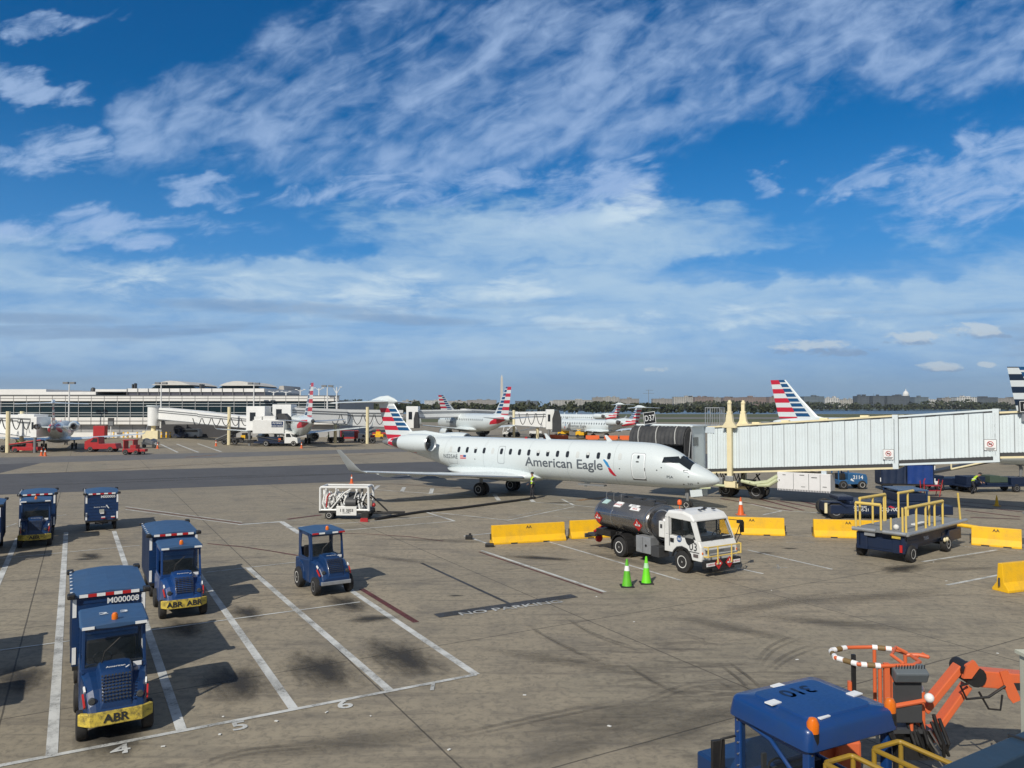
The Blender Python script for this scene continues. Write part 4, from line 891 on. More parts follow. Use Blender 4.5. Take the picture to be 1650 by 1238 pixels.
# ---------------------------------------------------------------- near jet bridge (local +X along the tunnel away from the jet, +Y away from the camera)
jb = thing('jet_bridge', 'big white ribbed jet bridge with cream lift columns and grey canopy at the main jet', 'jet bridge', (14.0, 54.5, 0), math.atan2(-10, 14.1))
JW = MATS['jetbridge_white']
def tunnel(x0, x1, y0, y1, f0, sl, h, pitch, name, trim):
    zf = lambda x: f0 + sl * (x - x0)
    core = MB().hexa([(x0, y0 + .05, zf(x0)), (x1, y0 + .05, zf(x1)), (x1, y1, zf(x1)), (x0, y1, zf(x0))], [(x0, y0 + .05, zf(x0) + h), (x1, y0 + .05, zf(x1) + h), (x1, y1, zf(x1) + h), (x0, y1, zf(x0) + h)])
    o = core.build(name, MATS['plane_grey'], jb)
    pn = MB(); n = int(round((x1 - x0) / pitch)); p = (x1 - x0) / n; rd = random.Random(int(x0 * 3) + 5)
    for k in range(n):
        a, b = x0 + p * k, x0 + p * (k + 1) - .05; dy = rd.uniform(0, .05)
        pn.hexa([(a, y0 - .012 - dy, zf(a) + .05), (b, y0 - .035 + dy * .9, zf(b) + .05), (b, y0 + .049, zf(b) + .05), (a, y0 + .049, zf(a) + .05)], [(a, y0 - .012 - dy, zf(a) + h - .1), (b, y0 - .035 + dy * .9, zf(b) + h - .1), (b, y0 + .049, zf(b) + h - .1), (a, y0 + .049, zf(a) + h - .1)])
        for q in (.24, .48, .72):
            c = a + p * q; pn.hexa([(c - .03, y0 - .075, zf(c) + .08), (c + .03, y0 - .075, zf(c) + .08), (c + .03, y0 - .01, zf(c) + .08), (c - .03, y0 - .01, zf(c) + .08)], [(c - .03, y0 - .075, zf(c) + h - .14), (c + .03, y0 - .075, zf(c) + h - .14), (c + .03, y0 - .01, zf(c) + h - .14), (c - .03, y0 - .01, zf(c) + h - .14)])
    pn.build('wall_panel', JW, o)
    def beam(nm, z0, z1, ya, yb, m): MB().hexa([(x0, ya, zf(x0) + z0), (x1, ya, zf(x1) + z0), (x1, yb, zf(x1) + z0), (x0, yb, zf(x0) + z0)], [(x0, ya, zf(x0) + z1), (x1, ya, zf(x1) + z1), (x1, yb, zf(x1) + z1), (x0, yb, zf(x0) + z1)]).build(nm, MATS[m], o)
    beam('roof_trim', h + .003, h + .11, y0 - .06, y1 + .04, trim); beam('floor_beam', -.16, .045, y0 - .02, y1, 'dark_grey'); beam('floor_trim', -.28, -.163, y0 - .07, y1, trim)
    ds = MB()
    for k in range(n):
        if k % 2 == 0: a = x0 + p * k; ds.hexa([(a, y0 - .034, zf(a) + h - .095), (a + p * .7, y0 - .034, zf(a + p * .7) + h - .095), (a + p * .7, y0 + .03, zf(a + p * .7) + h - .095), (a, y0 + .03, zf(a) + h - .095)], [(a, y0 - .034, zf(a) + h - .03), (a + p * .7, y0 - .034, zf(a + p * .7) + h - .03), (a + p * .7, y0 + .03, zf(a + p * .7) + h - .03), (a, y0 + .03, zf(a) + h - .03)])
    ds.build('vent_slot', MATS['dark_grey'], o)
    MB().hexa([(x1 - .32, y0 - .075, zf(x1) - .28), (x1, y0 - .075, zf(x1) - .28), (x1, y0 - .046, zf(x1) - .28), (x1 - .32, y0 - .046, zf(x1) - .28)], [(x1 - .32, y0 - .075, zf(x1) + h + .11), (x1, y0 - .075, zf(x1) + h + .11), (x1, y0 - .046, zf(x1) + h + .11), (x1 - .32, y0 - .046, zf(x1) + h + .11)]).build('end_frame', JW, o)
    return o, zf
oa, za = tunnel(0, 12.3, 0, 2.3, 1.93, .075, 2.98, .76, 'tunnel_section', 'cream')
ob_, zb = tunnel(12.32, 17.6, .13, 2.17, 3.06, .083, 2.72, .76, 'tunnel_section', 'jetbridge_white')
oc, zc_ = tunnel(17.62, 34, .26, 2.04, 3.70, .06, 2.34, .76, 'tunnel_section', 'cream')
def nosign(x, y, z, par, s=.62):
    p = MB().bx(x - s / 2, x + s / 2, y - .012, y, z - s / 2, z + s * .55).build('warning_sign', MATS['reflect_white'], par)
    MB().tube([(x + s * .24 * math.cos(a), y - .02, z + s * .12 + s * .24 * math.sin(a)) for a in [2 * math.pi * k / 18 for k in range(19)]] , s * .03, 5).cyl((x - s * .17, y - .02, z + s * .29), (x + s * .17, y - .02, z - s * .05), s * .028, n=5).build('prohibition_ring', MATS['reflect_red'], p)
    MB().bx(x - s * .13, x + s * .13, y - .018, y - .0125, z + .05 * s, z + .18 * s).build('vehicle_mark', MATS['ink'], p)
    bd = MB()
    for (a, b, c, d_) in ((-.5, .5, .53, .56), (-.5, .5, -.51, -.48), (-.51, -.48, -.5, .55), (.48, .51, -.5, .55)): bd.bx(x + a * s, x + b * s, y - .016, y - .0125, z + c * s, z + d_ * s)
    bd.bx(x - s * .4, x + s * .4, y - .016, y - .0125, z - s * .30, z - s * .24).bx(x - s * .32, x + s * .32, y - .016, y - .0125, z - s * .41, z - s * .35).build('sign_border', MATS['ink'], p)
nosign(11.75, -.077, za(11.8) + .62, oa); nosign(17.15, .055, zb(17.2) + .72, ob_)
# lift columns
for y in (-.28, 2.6):
    cm = MB().bx(1.55, 1.89, y - .17, y + .17, .95, 5.15).bx(1.60, 1.84, y - .12, y + .12, 5.15, 6.62).bx(1.55, 1.89, y - .16, y + .16, 5.9, 6.1).lathe([(.16, 6.62), (.17, 6.75), (.1, 6.8), (.1, 6.9)], (1.72, y, 0), n=12)
    cm.loft([[Vector((1.72 + a * w_, y + b * .18, z)) for a, b in ((-1, -1), (1, -1), (1, 1), (-1, 1))] for z, w_ in ((4.95, .50), (5.1, .46), (5.4, .25), (5.9, .19))], smooth=False)
    cm.build('lift_column', MATS['cream'], jb, .02)
MB().bx(1.35, 2.15, -.5, -.1, .8, 1.25).bx(1.3, 2.2, -.15, 2.6, .75, 1.05).bx(.9, 3.7, .7, 1.5, .6, .9).build('bogie_frame', MATS['cream'], jb, .03)
MB().bx(1.45, 2.0, -.55, -.32, 1.25, 1.62).bx(.9, 1.2, -.4, .2, 1.0, 1.45).build('drive_motor', MATS['galv'], jb, .03)
rd = random.Random(2); cb_ = MB()
for k in range(14):
    x = rd.uniform(.6, 3.6); cb_.tube([(x, rd.uniform(-.4, .8), 1.75), (x + rd.uniform(-.4, .5), rd.uniform(-.5, .8), rd.uniform(.8, 1.3)), (x + rd.uniform(-.2, .9), rd.uniform(-.4, 1), rd.uniform(.5, 1.2))], rd.uniform(.03, .06), 6)
cb_.bx(2.2, 3.2, .0, .8, .9, 1.35).build('cable_bundle', MATS['black'], jb)
for x in (1.15, 3.3):
    for y in (.55, 1.65): wheel(jb, (x, y, .55), .55, .36, 'rim_grey', -1)
MB().tube([(-1.0, -.9, .75), (.4, -.6, .95), (1.4, -.45, .9)], .09).tube([(-.9, -.7, .55), (.4, -.5, .7)], .07).build('tow_arm', MATS['lime_hose'], jb)
MB().tube([(4.95, -.15, 1.75), (4.3, -.2, 1.3), (3.4, -.25, 1.15), (2.5, -.3, 1.3)], [.14, .16, .15, .12]).tube([(4.95, -.25, 1.5), (4.4, -.3, 1.12), (3.6, -.3, 1.05)], [.12, .13, .1]).build('air_hose', MATS['lime_hose'], jb)
# hanging power cabinets
kb = MB().bx(4.94, 8.34, -.25, 1.0, .92, 2.04); ko = kb.build('power_cabinet', MATS['cabinet'], jb, .02)
gl = MB()
for x in (6.0, 6.98, 7.7): gl.bx(x - .012, x + .012, -.256, -.2505, .95, 2.0)
gl.bx(5.3, 5.5, -.262, -.2505, 1.85, 1.89).bx(6.4, 6.7, -.262, -.2505, 1.88, 1.92).bx(7.15, 7.5, -.262, -.2505, 1.75, 1.80).bx(6.5, 6.75, -.262, -.2505, 1.12, 1.15).bx(7.85, 8.1, -.262, -.2505, 1.18, 1.22).bx(5.05, 5.1, -.262, -.2505, 1.45, 1.55)
gl.build('door_gap', MATS['dark_grey'], ko)
fr_ = MB()
for k in range(34): fr_.bx(4.96 + k * .1, 5.0 + k * .1, -.252, -.2, .82, .92)
fr_.build('fringe', MATS['cabinet'], ko)
for x in (5.2, 7.9): MB().bx(x - .16, x + .16, -.1, .1, 2.041, za(x) - .281).build('hanger', mat('pale_blue', (.55, .62, .68), .5), jb)
cw = MB()
for k in range(5): x = 5.4 + k * .5; cw.tube([(x, .2, 2.05), (x + .2, .1, 2.16), (x + .5, .2, 2.06)], .03, 6)
cw.build('cable_bundle_upper', MATS['dark_grey'], jb)
# cab and canopy (own frame: x towards the tail along the jet, y towards the jet)
M = Matrix.Translation((12.3, 52.6, 0)) @ Matrix(((-.814, -.581, 0, 0), (.581, -.814, 0, 0), (0, 0, 1, 0), (0, 0, 0, 1)))
ML_ = jb.matrix_basis.copy(); jb_inv = (Matrix.Translation(jb.location) @ Matrix.Rotation(jb.rotation_euler.z, 4, 'Z')).inverted()
TM = jb_inv @ M
def inj(mb, name, m, par=jb, **k):
    q = MB().merge(mb, TM); return q.build(name, m, par, **k)
inj(MB().bx(-.1, 3.9, -2.6, -.02, 1.75, 5.02), 'bridge_cab', JW, bevel=.03)
inj(MB().bx(-.2, 4.0, -2.7, .04, 5.02, 5.14), 'cab_roof', JW, bevel=.02); inj(MB().bx(-.118, -.102, -1.2, -.35, 3.7, 4.3), 'cab_window', MATS['plane_window'])
inj(MB().bx(.1, 3.7, -.018, .004, 1.9, 4.75), 'cab_opening', MATS['ink'])
sec = [(0, 5.06), (.35, 5.04), (.75, 4.9), (1.05, 4.62), (1.22, 4.25), (1.25, 3.86)]
def canopy_ring(x, k): return [Vector((x, y + .035 * k, z + .03 * k)) for y, z in sec] + [Vector((x, y - .1, z - .1)) for y, z in sec[::-1]]
rings = []
for i in range(81):
    x = 4.05 * i / 80; rings.append(canopy_ring(x, math.sin(i * 1.05) * .5))
inj(MB().loft(rings, True, True), 'canopy', MATS['bellows'])
# side curtain at the nose end, pleated
cu_ = []
for i in range(26):
    t = i / 25; y = .02 + 1.2 * t; zt_ = interp([(a, b) for a, b in sec], y)[0] - .03; xo = -.06 + .05 * math.sin(i * 1.6) - .25 * t * 0
    cu_.append([Vector((xo, y, zt_)), Vector((xo - .03, y, (zt_ + 2.0) / 2)), Vector((xo + .05 * t, y * (1 - .15 * t), 1.95))])
inj(MB().loft(cu_, False, True, False), 'side_curtain', MATS['bellows'])
for x in (.55, 1.95, 3.3): inj(MB().tube([Vector((x + .25 * (1 - k / 5), y + .03, z + .035)) for k, (y, z) in enumerate(sec)], .035, 6), 'canopy_strap', mat('strap_grey', (.5, .5, .48), .6))
inj(MB().tube([(-.05, -.0, 5.12), (4.05, .0, 5.12)], .07), 'canopy_edge', JW)
inj(MB().tube([(-.14, .05, 4.95), (-.16, .05, 1.9)], .05).tube([(-.2, .35, 4.7), (-.2, .9, 2.2)], .025), 'canopy_frame', MATS['galv'])
# roof cage by the columns
cg = MB(); x0, x1, y0, y1, z0, z1 = .0, 1.05, .5, 1.5, 5.02, 6.35
for (a, b) in ((x0, y0), (x1, y0), (x0, y1), (x1, y1)): cg.cyl((a, b, z0), (a, b, z1), .03, n=6)
for k in range(1, 6): cg.cyl((x0 + (x1 - x0) * k / 6, y0, z0), (x0 + (x1 - x0) * k / 6, y0, z1), .022, n=6)
for k in range(1, 4): cg.cyl((x1, y0 + (y1 - y0) * k / 4, z0), (x1, y0 + (y1 - y0) * k / 4, z1), .022, n=6)
for z in (z0 + .08, z1): cg.tube([(x0, y0, z), (x1, y0, z), (x1, y1, z), (x0, y1, z), (x0, y0, z)], .028, 6)
cg.bx(x0 - .1, x1 + .3, y0 - .3, y1, 5.0, 5.06).build('roof_cage', MATS['galv'], jb).location = (-.35, 0, 0)
MB().bx(-.55, .55, -.08, .3, 4.55, 4.98).build('roof_unit', mat('pale_blue', (.55, .62, .68), .5), jb, .02)
ru_ = MB()
for x in (3, 5, 7.5, 10): ru_.bx(x, x + .5, .6, 1.0, za(x) + 3.05, za(x) + 3.2)
ru_.build('roof_box', MATS['cream'], jb)
# gate signs
def gate_sign(px, py, dd, size, txt, label, roll=0, foot=5.1):
    t = thing('gate_sign', label, 'sign', at(px, dd, 0)); z = hz(py, dd)
    MB().bx(-.06, .06, .06, .16, foot, z - size * .4).build('post', MATS['galv'], t)
    p = MB().box((0, 0, 0), (size, .16, size)).build('panel', mat('sign_black', (.015, .016, .018), .4, 0, 0), t, .02); p.location = (0, 0, z); p.rotation_euler = (0, R(-roll), 0)
    b = MB(); s = size / 2
    for (a, c, e, f) in ((-s, s, s - .03, s), (-s, s, -s, -s + .03), (-s, -s + .03, -s + .03, s - .03), (s - .03, s, -s + .03, s - .03)): b.bx(a, c, -.086, -.081, e, f)
    b.build('border', MATS['letter_white'], p); text_on('gate_number', txt, size * .48, MATS['letter_white'], p, (-.0, -.085, -size * .24), (1, 0, 0), (0, 0, 1), .004, True, .72)
gate_sign(1046, 673.5, 54.2, .84, 'D37', 'tilted black square gate sign D37 above the grey canopy', 8)
gate_sign(1650, 655, 43.6, .62, 'D', 'black gate sign cut off by the right edge, only its D showing', 2, 5.6)
# ---------------------------------------------------------------- tugs and baggage carts in the bays (local +X = forward)
BAY = R(-60)
def make_tug(label, loc, rz, grp, bumper=True, roofno=None, open_rear=False, bright='blue_paint', round_nose=False, big=False, text='ABR'):
    t = thing('baggage_tug', label, 'tug', loc, rz, grp); B = MATS[bright]; W_ = .62
    body = MB()
    body.hexa([(-1.35, -W_, .30), (.25, -W_, .30), (.25, W_, .30), (-1.35, W_, .30)], [(-1.35, -W_, .98), (.25, -W_, 1.12), (.25, W_, 1.12), (-1.35, W_, .98)])
    # nose: full width shoulders dropping to the bumper
    def sect(x, wb, wt, z0, z1): return [Vector((x, -wb, z0)), Vector((x, -wt, z1 - .06)), Vector((x, -wt + .12, z1)), Vector((x, wt - .12, z1)), Vector((x, wt, z1 - .06)), Vector((x, wb, z0))]
    body.loft([sect(.252, .62, .60, .32, 1.14), sect(.6, .60, .56, .34, 1.10), sect(.95, .58, .52, .36, .96), sect(1.15, .55, .48, .38, .74), sect(1.22, .53, .46, .40, .60)], smooth=False)
    bo = body.build('body', B, t, .03)
    hd = MB().loft([[Vector((x, -w_, z0)), Vector((x, -w_ * .82, z1 - .03)), Vector((x, -w_ * .5, z1)), Vector((x, w_ * .5, z1)), Vector((x, w_ * .82, z1 - .03)), Vector((x, w_, z0))] for x, w_, z0, z1 in ((.26, .36, 1.08, 1.30), (.6, .35, 1.02, 1.29), (.86, .33, .9, 1.22), (1.08, .31, .72, 1.0), (1.2, .30, .6, .78))])
    hd.build('hood', B, t, .02)
    # grille: slots on the sloping nose
    gr = MB(); sl = math.atan2(.42, .34)
    nx, nz_ = (9, 8) if not round_nose else (5, 9)
    for i in range(nx):
        for k in range(nz_):
            y = -.27 + .54 * (i + .5) / nx; f = (k + .5) / nz_; x = .905 + .305 * f; z = 1.185 - .43 * f
            gr.box((x + .032, y, z + .035), (.016, .035 if not round_nose else .09, .034 if not round_nose else .022), 0, R(-36))
    gr.build('grille', MATS['ink'], t)
    for s in (-1, 1):
        MB().lathe([(.062, -.03), (.07, .02), (.05, .045)], (1.12, s * .42, .80), 'x', 14).build('headlight', mat('lens', (.07, .075, .08), .12, .2, 0), t)
        MB().box((1.0, s * .56, .78), (.30, .03, .055), s * -.12, R(38)).build('reflector', MATS['reflect_red'], t)
        MB().box((.86, s * .545, .95), (.14, .03, .055), s * -.12, R(30)).build('reflector', MATS['reflect_white'], t)
    if bumper:
        b = MB().loft([[Vector((1.10, -.66, .36)), Vector((1.10, -.66, .58)), Vector((1.02, -.6, .58)), Vector((1.02, -.6, .36))], [Vector((1.27, -.45, .34)), Vector((1.25, -.45, .60)), Vector((1.18, -.43, .60)), Vector((1.18, -.43, .34))],
                       [Vector((1.27, .45, .34)), Vector((1.25, .45, .60)), Vector((1.18, .43, .60)), Vector((1.18, .43, .34))], [Vector((1.10, .66, .36)), Vector((1.10, .66, .58)), Vector((1.02, .6, .58)), Vector((1.02, .6, .36))]], smooth=False)
        bp = b.build('bumper', MATS['bumper_yellow'], t, .015)
        for yy in ((0,) if text == 'ABR' else (-.28, .28)): text_on('bumper_lettering', 'ABR', .15, MATS['ink'], bp, (1.278, yy, .40), (0, 1, 0), (-.07, 0, 1), .025, True, 1.1)
    else:
        MB().box((1.2, 0, .44), (.1, 1.05, .13)).build('bumper', MATS['galv'], t, .02)
    rw = .36 if big else .30; fw = .31 if big else .28
    if big:
        for s in (-1, 1): MB().prism([(-.75 + .48 * math.cos(a), .46 + .5 * math.sin(a)) for a in [math.pi * k / 10 for k in range(11)]] + [(-1.25, .36), (-.25, .36)][::1], s * .50, s * .66, 'y').build('fender', B, t, .02)
    for s in (-1, 1):
        wheel(t, (.82, s * .58, fw), fw, .2, 'rim_grey' if big else 'black', s); wheel(t, (-.75, s * (.64 if big else .58), rw), rw, .24, 'rim_white' if big else 'black', s)
    # cab
    RZ = 2.02; cf = .28; cr = -1.05
    fr = MB()
    for s in (-1, 1):
        fr.hexa([(cf, s * .59, 1.10), (cf + .07, s * .59, 1.10), (cf + .07, s * .53, 1.10), (cf, s * .53, 1.10)], [(cf - .16, s * .58, RZ), (cf - .09, s * .58, RZ), (cf - .09, s * .52, RZ), (cf - .16, s * .52, RZ)])
        fr.bx(cr, cr + .09, min(s * .6, s * .53), max(s * .6, s * .53), .95, RZ); fr.bx(cr, cf - .1, min(s * .6, s * .56), max(s * .6, s * .56), RZ - .12, RZ - .02)
        fr.bx(cr, cf - .02, min(s * .61, s * .57), max(s * .61, s * .57), 1.0, 1.14)
    fr.box((cf + .01, 0, 1.15), (.1, 1.18, .12)); fr.box((cf - .13, 0, RZ - .07), (.08, 1.1, .12))
    if open_rear: fr.bx(cr, cr + .06, -.55, .55, .95, 1.38)
    else: fr.bx(cr, cr + .05, -.55, .55, .95, 1.42)
    if open_rear:
        for s in (-1, 1):
            a, b = sorted((s * .60, s * .565)); fr.prism([(cr + .09, 1.0), (cr + .09, RZ - .02), (cr + .36, RZ - .02), (cr + .25, RZ - .3), (cr + .22, 1.35), (cr + .3, 1.12), (cr + .5, 1.0)], a, b, 'y').prism([(cf - .02, 1.0), (cf - .4, 1.0), (cf - .2, 1.25), (cf - .22, RZ - .25), (cf - .4, RZ - .02), (cf - .16, RZ - .02)], a, b, 'y')
    co_ = fr.build('cab_frame', B, t, .01)
    rf = MB().loft([[Vector((x, -w_, z)), Vector((x, -w_ + .04, z + .05)), Vector((x, 0, z + .085)), Vector((x, w_ - .04, z + .05)), Vector((x, w_, z)), Vector((x, 0, z - .03))] for x, w_, z in ((cf + .14, .60, RZ - .02), (cf, .64, RZ + .01), (cr, .64, RZ + .01), (cr - .12, .62, RZ - .02))], smooth=False)
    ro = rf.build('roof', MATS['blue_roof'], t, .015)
    MB().hexa([(cf + .05, -.52, 1.2), (cf + .06, -.52, 1.2), (cf + .06, .52, 1.2), (cf + .05, .52, 1.2)], [(cf - .11, -.51, RZ - .12), (cf - .10, -.51, RZ - .12), (cf - .10, .51, RZ - .12), (cf - .11, .51, RZ - .12)]).build('windscreen', MATS['glass_thin' if open_rear else 'glass_clear'], t)
    MB().tube([(cf + .08, .1, 1.75), (cf + .1, -.18, 1.5), (cf + .085, -.24, 1.24)], .012, 5).build('wiper', MATS['black'], t)
    MB().lathe([(.06, 0), (.06, .09), (.04, .13), (.01, .14)], (cf - .02, 0, RZ + .09), n=12).build('beacon', MATS['amber'], t)
    for s in (-1, 1): MB().box((cf + .15, s * .48, RZ + .005), (.02, .22, .055)).build('reflector', MATS['reflect_white' if not open_rear else 'reflect_red'], t)
    if open_rear:
        for s in (-1, 1): MB().box((cf + .15, s * .24, RZ + .005), (.02, .2, .055)).build('reflector', MATS['reflect_white'], t)
    MB().box((cf + .07, .42, 1.17), (.03, .16, .08)).build('data_plate', MATS['reflect_white'], t)
    # seat, wheel
    st = MB().box((-.62, 0, 1.0), (.45, .95, .14)).box((-.86, 0, 1.24), (.12, .95, .42), 0, R(8)); st.build('seat', MATS['black'], t, .04)
    ring = [(-.02 + .05 * math.cos(a), -.2 + .17 * math.sin(a), 1.28 + .14 * math.cos(a)) for a in [2 * math.pi * k / 14 for k in range(15)]]
    MB().tube(ring, .014, 6).cyl((-.02, -.2, 1.28), (.18, -.2, 1.08), .02).build('steering_wheel', MATS['black'], t)
    MB().box((.2, 0, 1.16), (.14, 1.05, .1)).build('dashboard', MATS['dark_grey'], t)
    text_on('hood_lettering', 'American', .07, MATS['letter_white'], t, (.72, -.17, 1.275), (0, 1, 0), (-1, 0, .15), .01, False, .9); MB().prism([(-.03, 0), (.0, .015), (.12, -.05), (.09, -.07)], 1.272, 1.276, 'z').build('emblem', MATS['letter_white'], t).location = (.74, .24, 0)
    MB().box((-1.42, 0, .45), (.12, .2, .12)).build('hitch', MATS['black'], t)
    if roofno: text_on('roof_number', roofno, .17, MATS['letter_white'], ro, (-.22, 0, RZ + .102), (0, 1, 0), (-1, 0, 0), .02, True, 1.5)
    return t
def make_cart(label, loc, rz, grp, no=None, emblem=True, L=2.95, H=2.2, W_=1.56, plain=False):
    """covered baggage cart, origin under the middle of its front end"""
    t = thing('baggage_cart', label, 'cart', loc, rz, grp); w2 = W_ / 2; z0 = .55; B = MATS['blue_paint']
    MB().bx(-L, 0, -w2 + .04, w2 - .04, z0 - .1, z0).bx(-L + .1, -.1, -.3, .3, z0 - .2, z0 - .1).build('chassis', MATS['black'], t)
    for nm, x0 in (('end_panel', -.05), ('end_panel', -L)):
        mb = MB().bx(x0, x0 + .05, -w2 + .02, w2 - .02, z0, H - .06)
        for k in range(8):
            z = z0 + .12 + k * (H - z0 - .2) / 8; mb.bx(x0 - .012, x0 + .062, -w2 + .14, w2 - .14, z, z + .035)
        ep = mb.build(nm, B, t)
        if x0 > -.1:
            for s in (-1, 1):
                MB().bx(.002, .014, min(s * (w2 - .03), s * (w2 - .11)), max(s * (w2 - .03), s * (w2 - .11)), H - .55, H - .14).build('reflector', MATS['reflect_white'], ep); MB().bx(.002, .014, min(s * (w2 - .03), s * (w2 - .11)), max(s * (w2 - .03), s * (w2 - .11)), z0 + .04, z0 + .42).build('reflector', MATS['reflect_white'], ep)
            if no: text_on('cart_number', no, .125, MATS['letter_white'], ep, (.068, w2 - .84, H - .29), (0, 1, 0), (0, 0, 1), .02, False, 1.0)
            if emblem:
                text_on('cart_lettering', 'American Airlines', .055, MATS['letter_white'], ep, (.068, -.38, H - .78), (0, 1, 0), (0, 0, 1), .008, False)
                MB().prism([(.17, .10), (.22, .12), (.34, -.06), (.30, -.07)], .066, .070, 'x').build('emblem', MATS['letter_white'], ep).location = (0, 0, H - .78)
                MB().bx(.064, .07, -.12, .1, H - 1.06, H - .88).build('data_plate', mat('plate_grey', (.4, .42, .38), .5), ep)
                for yy, z, c_ in ((0, z0 + .34, 'reflect_white'), (.05, z0 + .14, 'reflect_white'), (.5, z0 + .14, 'reflect_white'), (.05, z0 + .09, 'reflect_red'), (.5, z0 + .09, 'reflect_red')): MB().bx(.064, .07, yy - .08, yy + .1, z, z + .05).build('reflector', MATS[c_], ep)
    for s in (-1, 1):
        mb = MB(); n = 26; top = []; bot = []; rd = random.Random(int(loc[0] * 10) + s)
        for k in range(n + 1):
            x = -L + .06 + (L - .12) * k / n; y = s * (w2 - .03 + .018 * math.sin(k * 1.9) + rd.uniform(-.008, .008)); top.append(Vector((x, y, H - .08))); bot.append(Vector((x + rd.uniform(-.01, .01), y + s * rd.uniform(0, .02), z0 + .02)))
        mb.loft([bot, top], False, True, False).build('curtain', MATS['blue_curtain'], t)
    rings = []
    for x in (-L - .03, -L * .5, .04): rings.append([Vector((x, y * w2 * 1.03, H - .06 + .05 * (1 - y * y) + q)) for y, q in ((-1, 0), (-.5, .02), (0, .03), (.5, .02), (1, 0), (1, -.05), (-1, -.05))])
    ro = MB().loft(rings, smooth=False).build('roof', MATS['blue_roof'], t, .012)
    for x in (-L, 0):
        for s in (-1, 1): MB().box((x, s * w2, H - .06), (.26, .16, .11)).build('corner_cap', MATS['black'], t, .03)
    st = 7
    for k in range(st):
        y = -w2 + .16 + (W_ - .32) * (k + .5) / st; MB().box((.05, y, H - .075), (.014, (W_ - .32) / st * .98, .07)).build('reflector', MATS['reflect_white' if k % 2 == 0 else 'reflect_red'], t)
    dots = MB()
    for k in range(7): dots.cyl((-L + .2 + k * .42, -w2 * .985, H - .028), (-L + .2 + k * .42, -w2 * .985, H - .015), .03, n=8)
    dots.build('roof_stud', MATS['reflect_white'], t)
    for x in (-.5, -L + .5):
        for s in (-1, 1): wheel(t, (x, s * (w2 - .16), .23), .23, .16, 'black' if plain is False else 'rim_grey', s, n=16)
    MB().tube([(-.02, .25, .46), (.5, 0, .42), (.02, -.25, .46)], .035, 6).build('tow_bar', MATS['black'], t)
    return t
def bay(px, py, back=0.0): return tuple(G(px, py))
fw = Vector((math.cos(BAY), math.sin(BAY), 0))
def tug_at(front, **k): return tuple(Vector(front) - fw * .82)      # front = point between the front wheels
TG, CG = 'baggage tugs in the painted bays', 'covered baggage carts in the painted bays'
p1 = Vector((-7.9, 15.3, 0))
make_tug('dark blue tug with 23 on its roof, yellow bumper and dark grille, nearest the camera', tug_at(p1), R(-59.5), TG, roofno='2  3')
make_cart('covered blue cart directly behind the nearest tug, numbered on its front panel', tuple(p1 - fw * 3.0), R(-59.5), CG, 'M000008', False)
p2 = Vector((-10.2, 23.75, 0))
make_tug('blue tug with ABR twice on a dented yellow bumper and a slotted nose', tug_at(p2), R(-60), TG, round_nose=True, text='two', bright='blue_bright')
make_cart('covered blue cart behind the slotted nose tug, in front of the open bay', tuple(p2 - fw * 2.62), R(-60), CG, None, False)
p3 = Vector((-22.1, 35.4, 0))
make_tug('blue tug with a bright yellow bumper in the far left bay', tug_at(p3), R(-60), TG, text='ABR')
make_cart('covered blue cart behind the far left tug with the bright yellow bumper', tuple(p3 - fw * 2.6), R(-60), CG, None, False, L=2.4)
make_cart('covered blue cart standing alone with no tug, numbered panel facing the camera', (-21.35, 39.75, 0), R(-60), CG, 'M000005', True, H=2.0, L=2.6)
make_cart('covered blue cart cut off by the left edge of the picture', tuple(G(6, 893) + Vector((-.68, -.39, 0))), R(-60), CG, None, False)
make_tug('blue tug outside the left edge, only its shadow in view', tuple(G(6, 893) + Vector((-.68, -.39, 0)) + fw * 2.3), R(-60), TG)
p4 = Vector((-12.2, 14.0, 0))
make_tug('blue tug beyond the left edge whose shadow falls across the near bay', tug_at(p4), R(-59.5), TG)
make_cart('covered blue cart beyond the left edge whose shadow falls across the near bay', tuple(p4 - fw * 3.0), R(-59.5), CG)
mid = (G(504, 958) + G(570, 949)) / 2
make_tug('small blue tug parked alone with open back window and white wheel rims', tuple(mid - Vector((math.cos(R(-57)), math.sin(R(-57)), 0)) * .82), R(-57), TG, bumper=False, open_rear=True, bright='blue_paint', big=True)
# ---------------------------------------------------------------- tank truck
tt = thing('tank_truck', 'white cab fuel truck with dark polished tank, number 03 on its door', 'truck', tuple(G(1100, 921) + Vector((.84, .54, 0)) * .9), R(-57.3))
# local: front axle at x=0, right side (-Y) faces the camera
W2 = 1.0; WP = MATS['white_paint']
ch = MB().bx(-5.3, .9, -.42, -.32, .62, .82).bx(-5.3, .9, .32, .42, .62, .82)
for x in (-5.2, -3.6, -2.4, -1.2, 0): ch.bx(x - .06, x + .06, -.32, .32, .64, .8)
ch.cyl((-3.65, -.8, .43), (-3.65, .8, .43), .09).cyl((0, -.8, .43), (0, .8, .43), .07).build('chassis', MATS['black'], tt)
for s in (-1, 1):
    wheel(tt, (0, s * .88, .43), .43, .24, 'rim_white', s); wheel(tt, (-3.68, s * .90, .43), .43, .26, 'rim_white', s); wheel(tt, (-3.68, s * .60, .43), .43, .22, 'black', s)
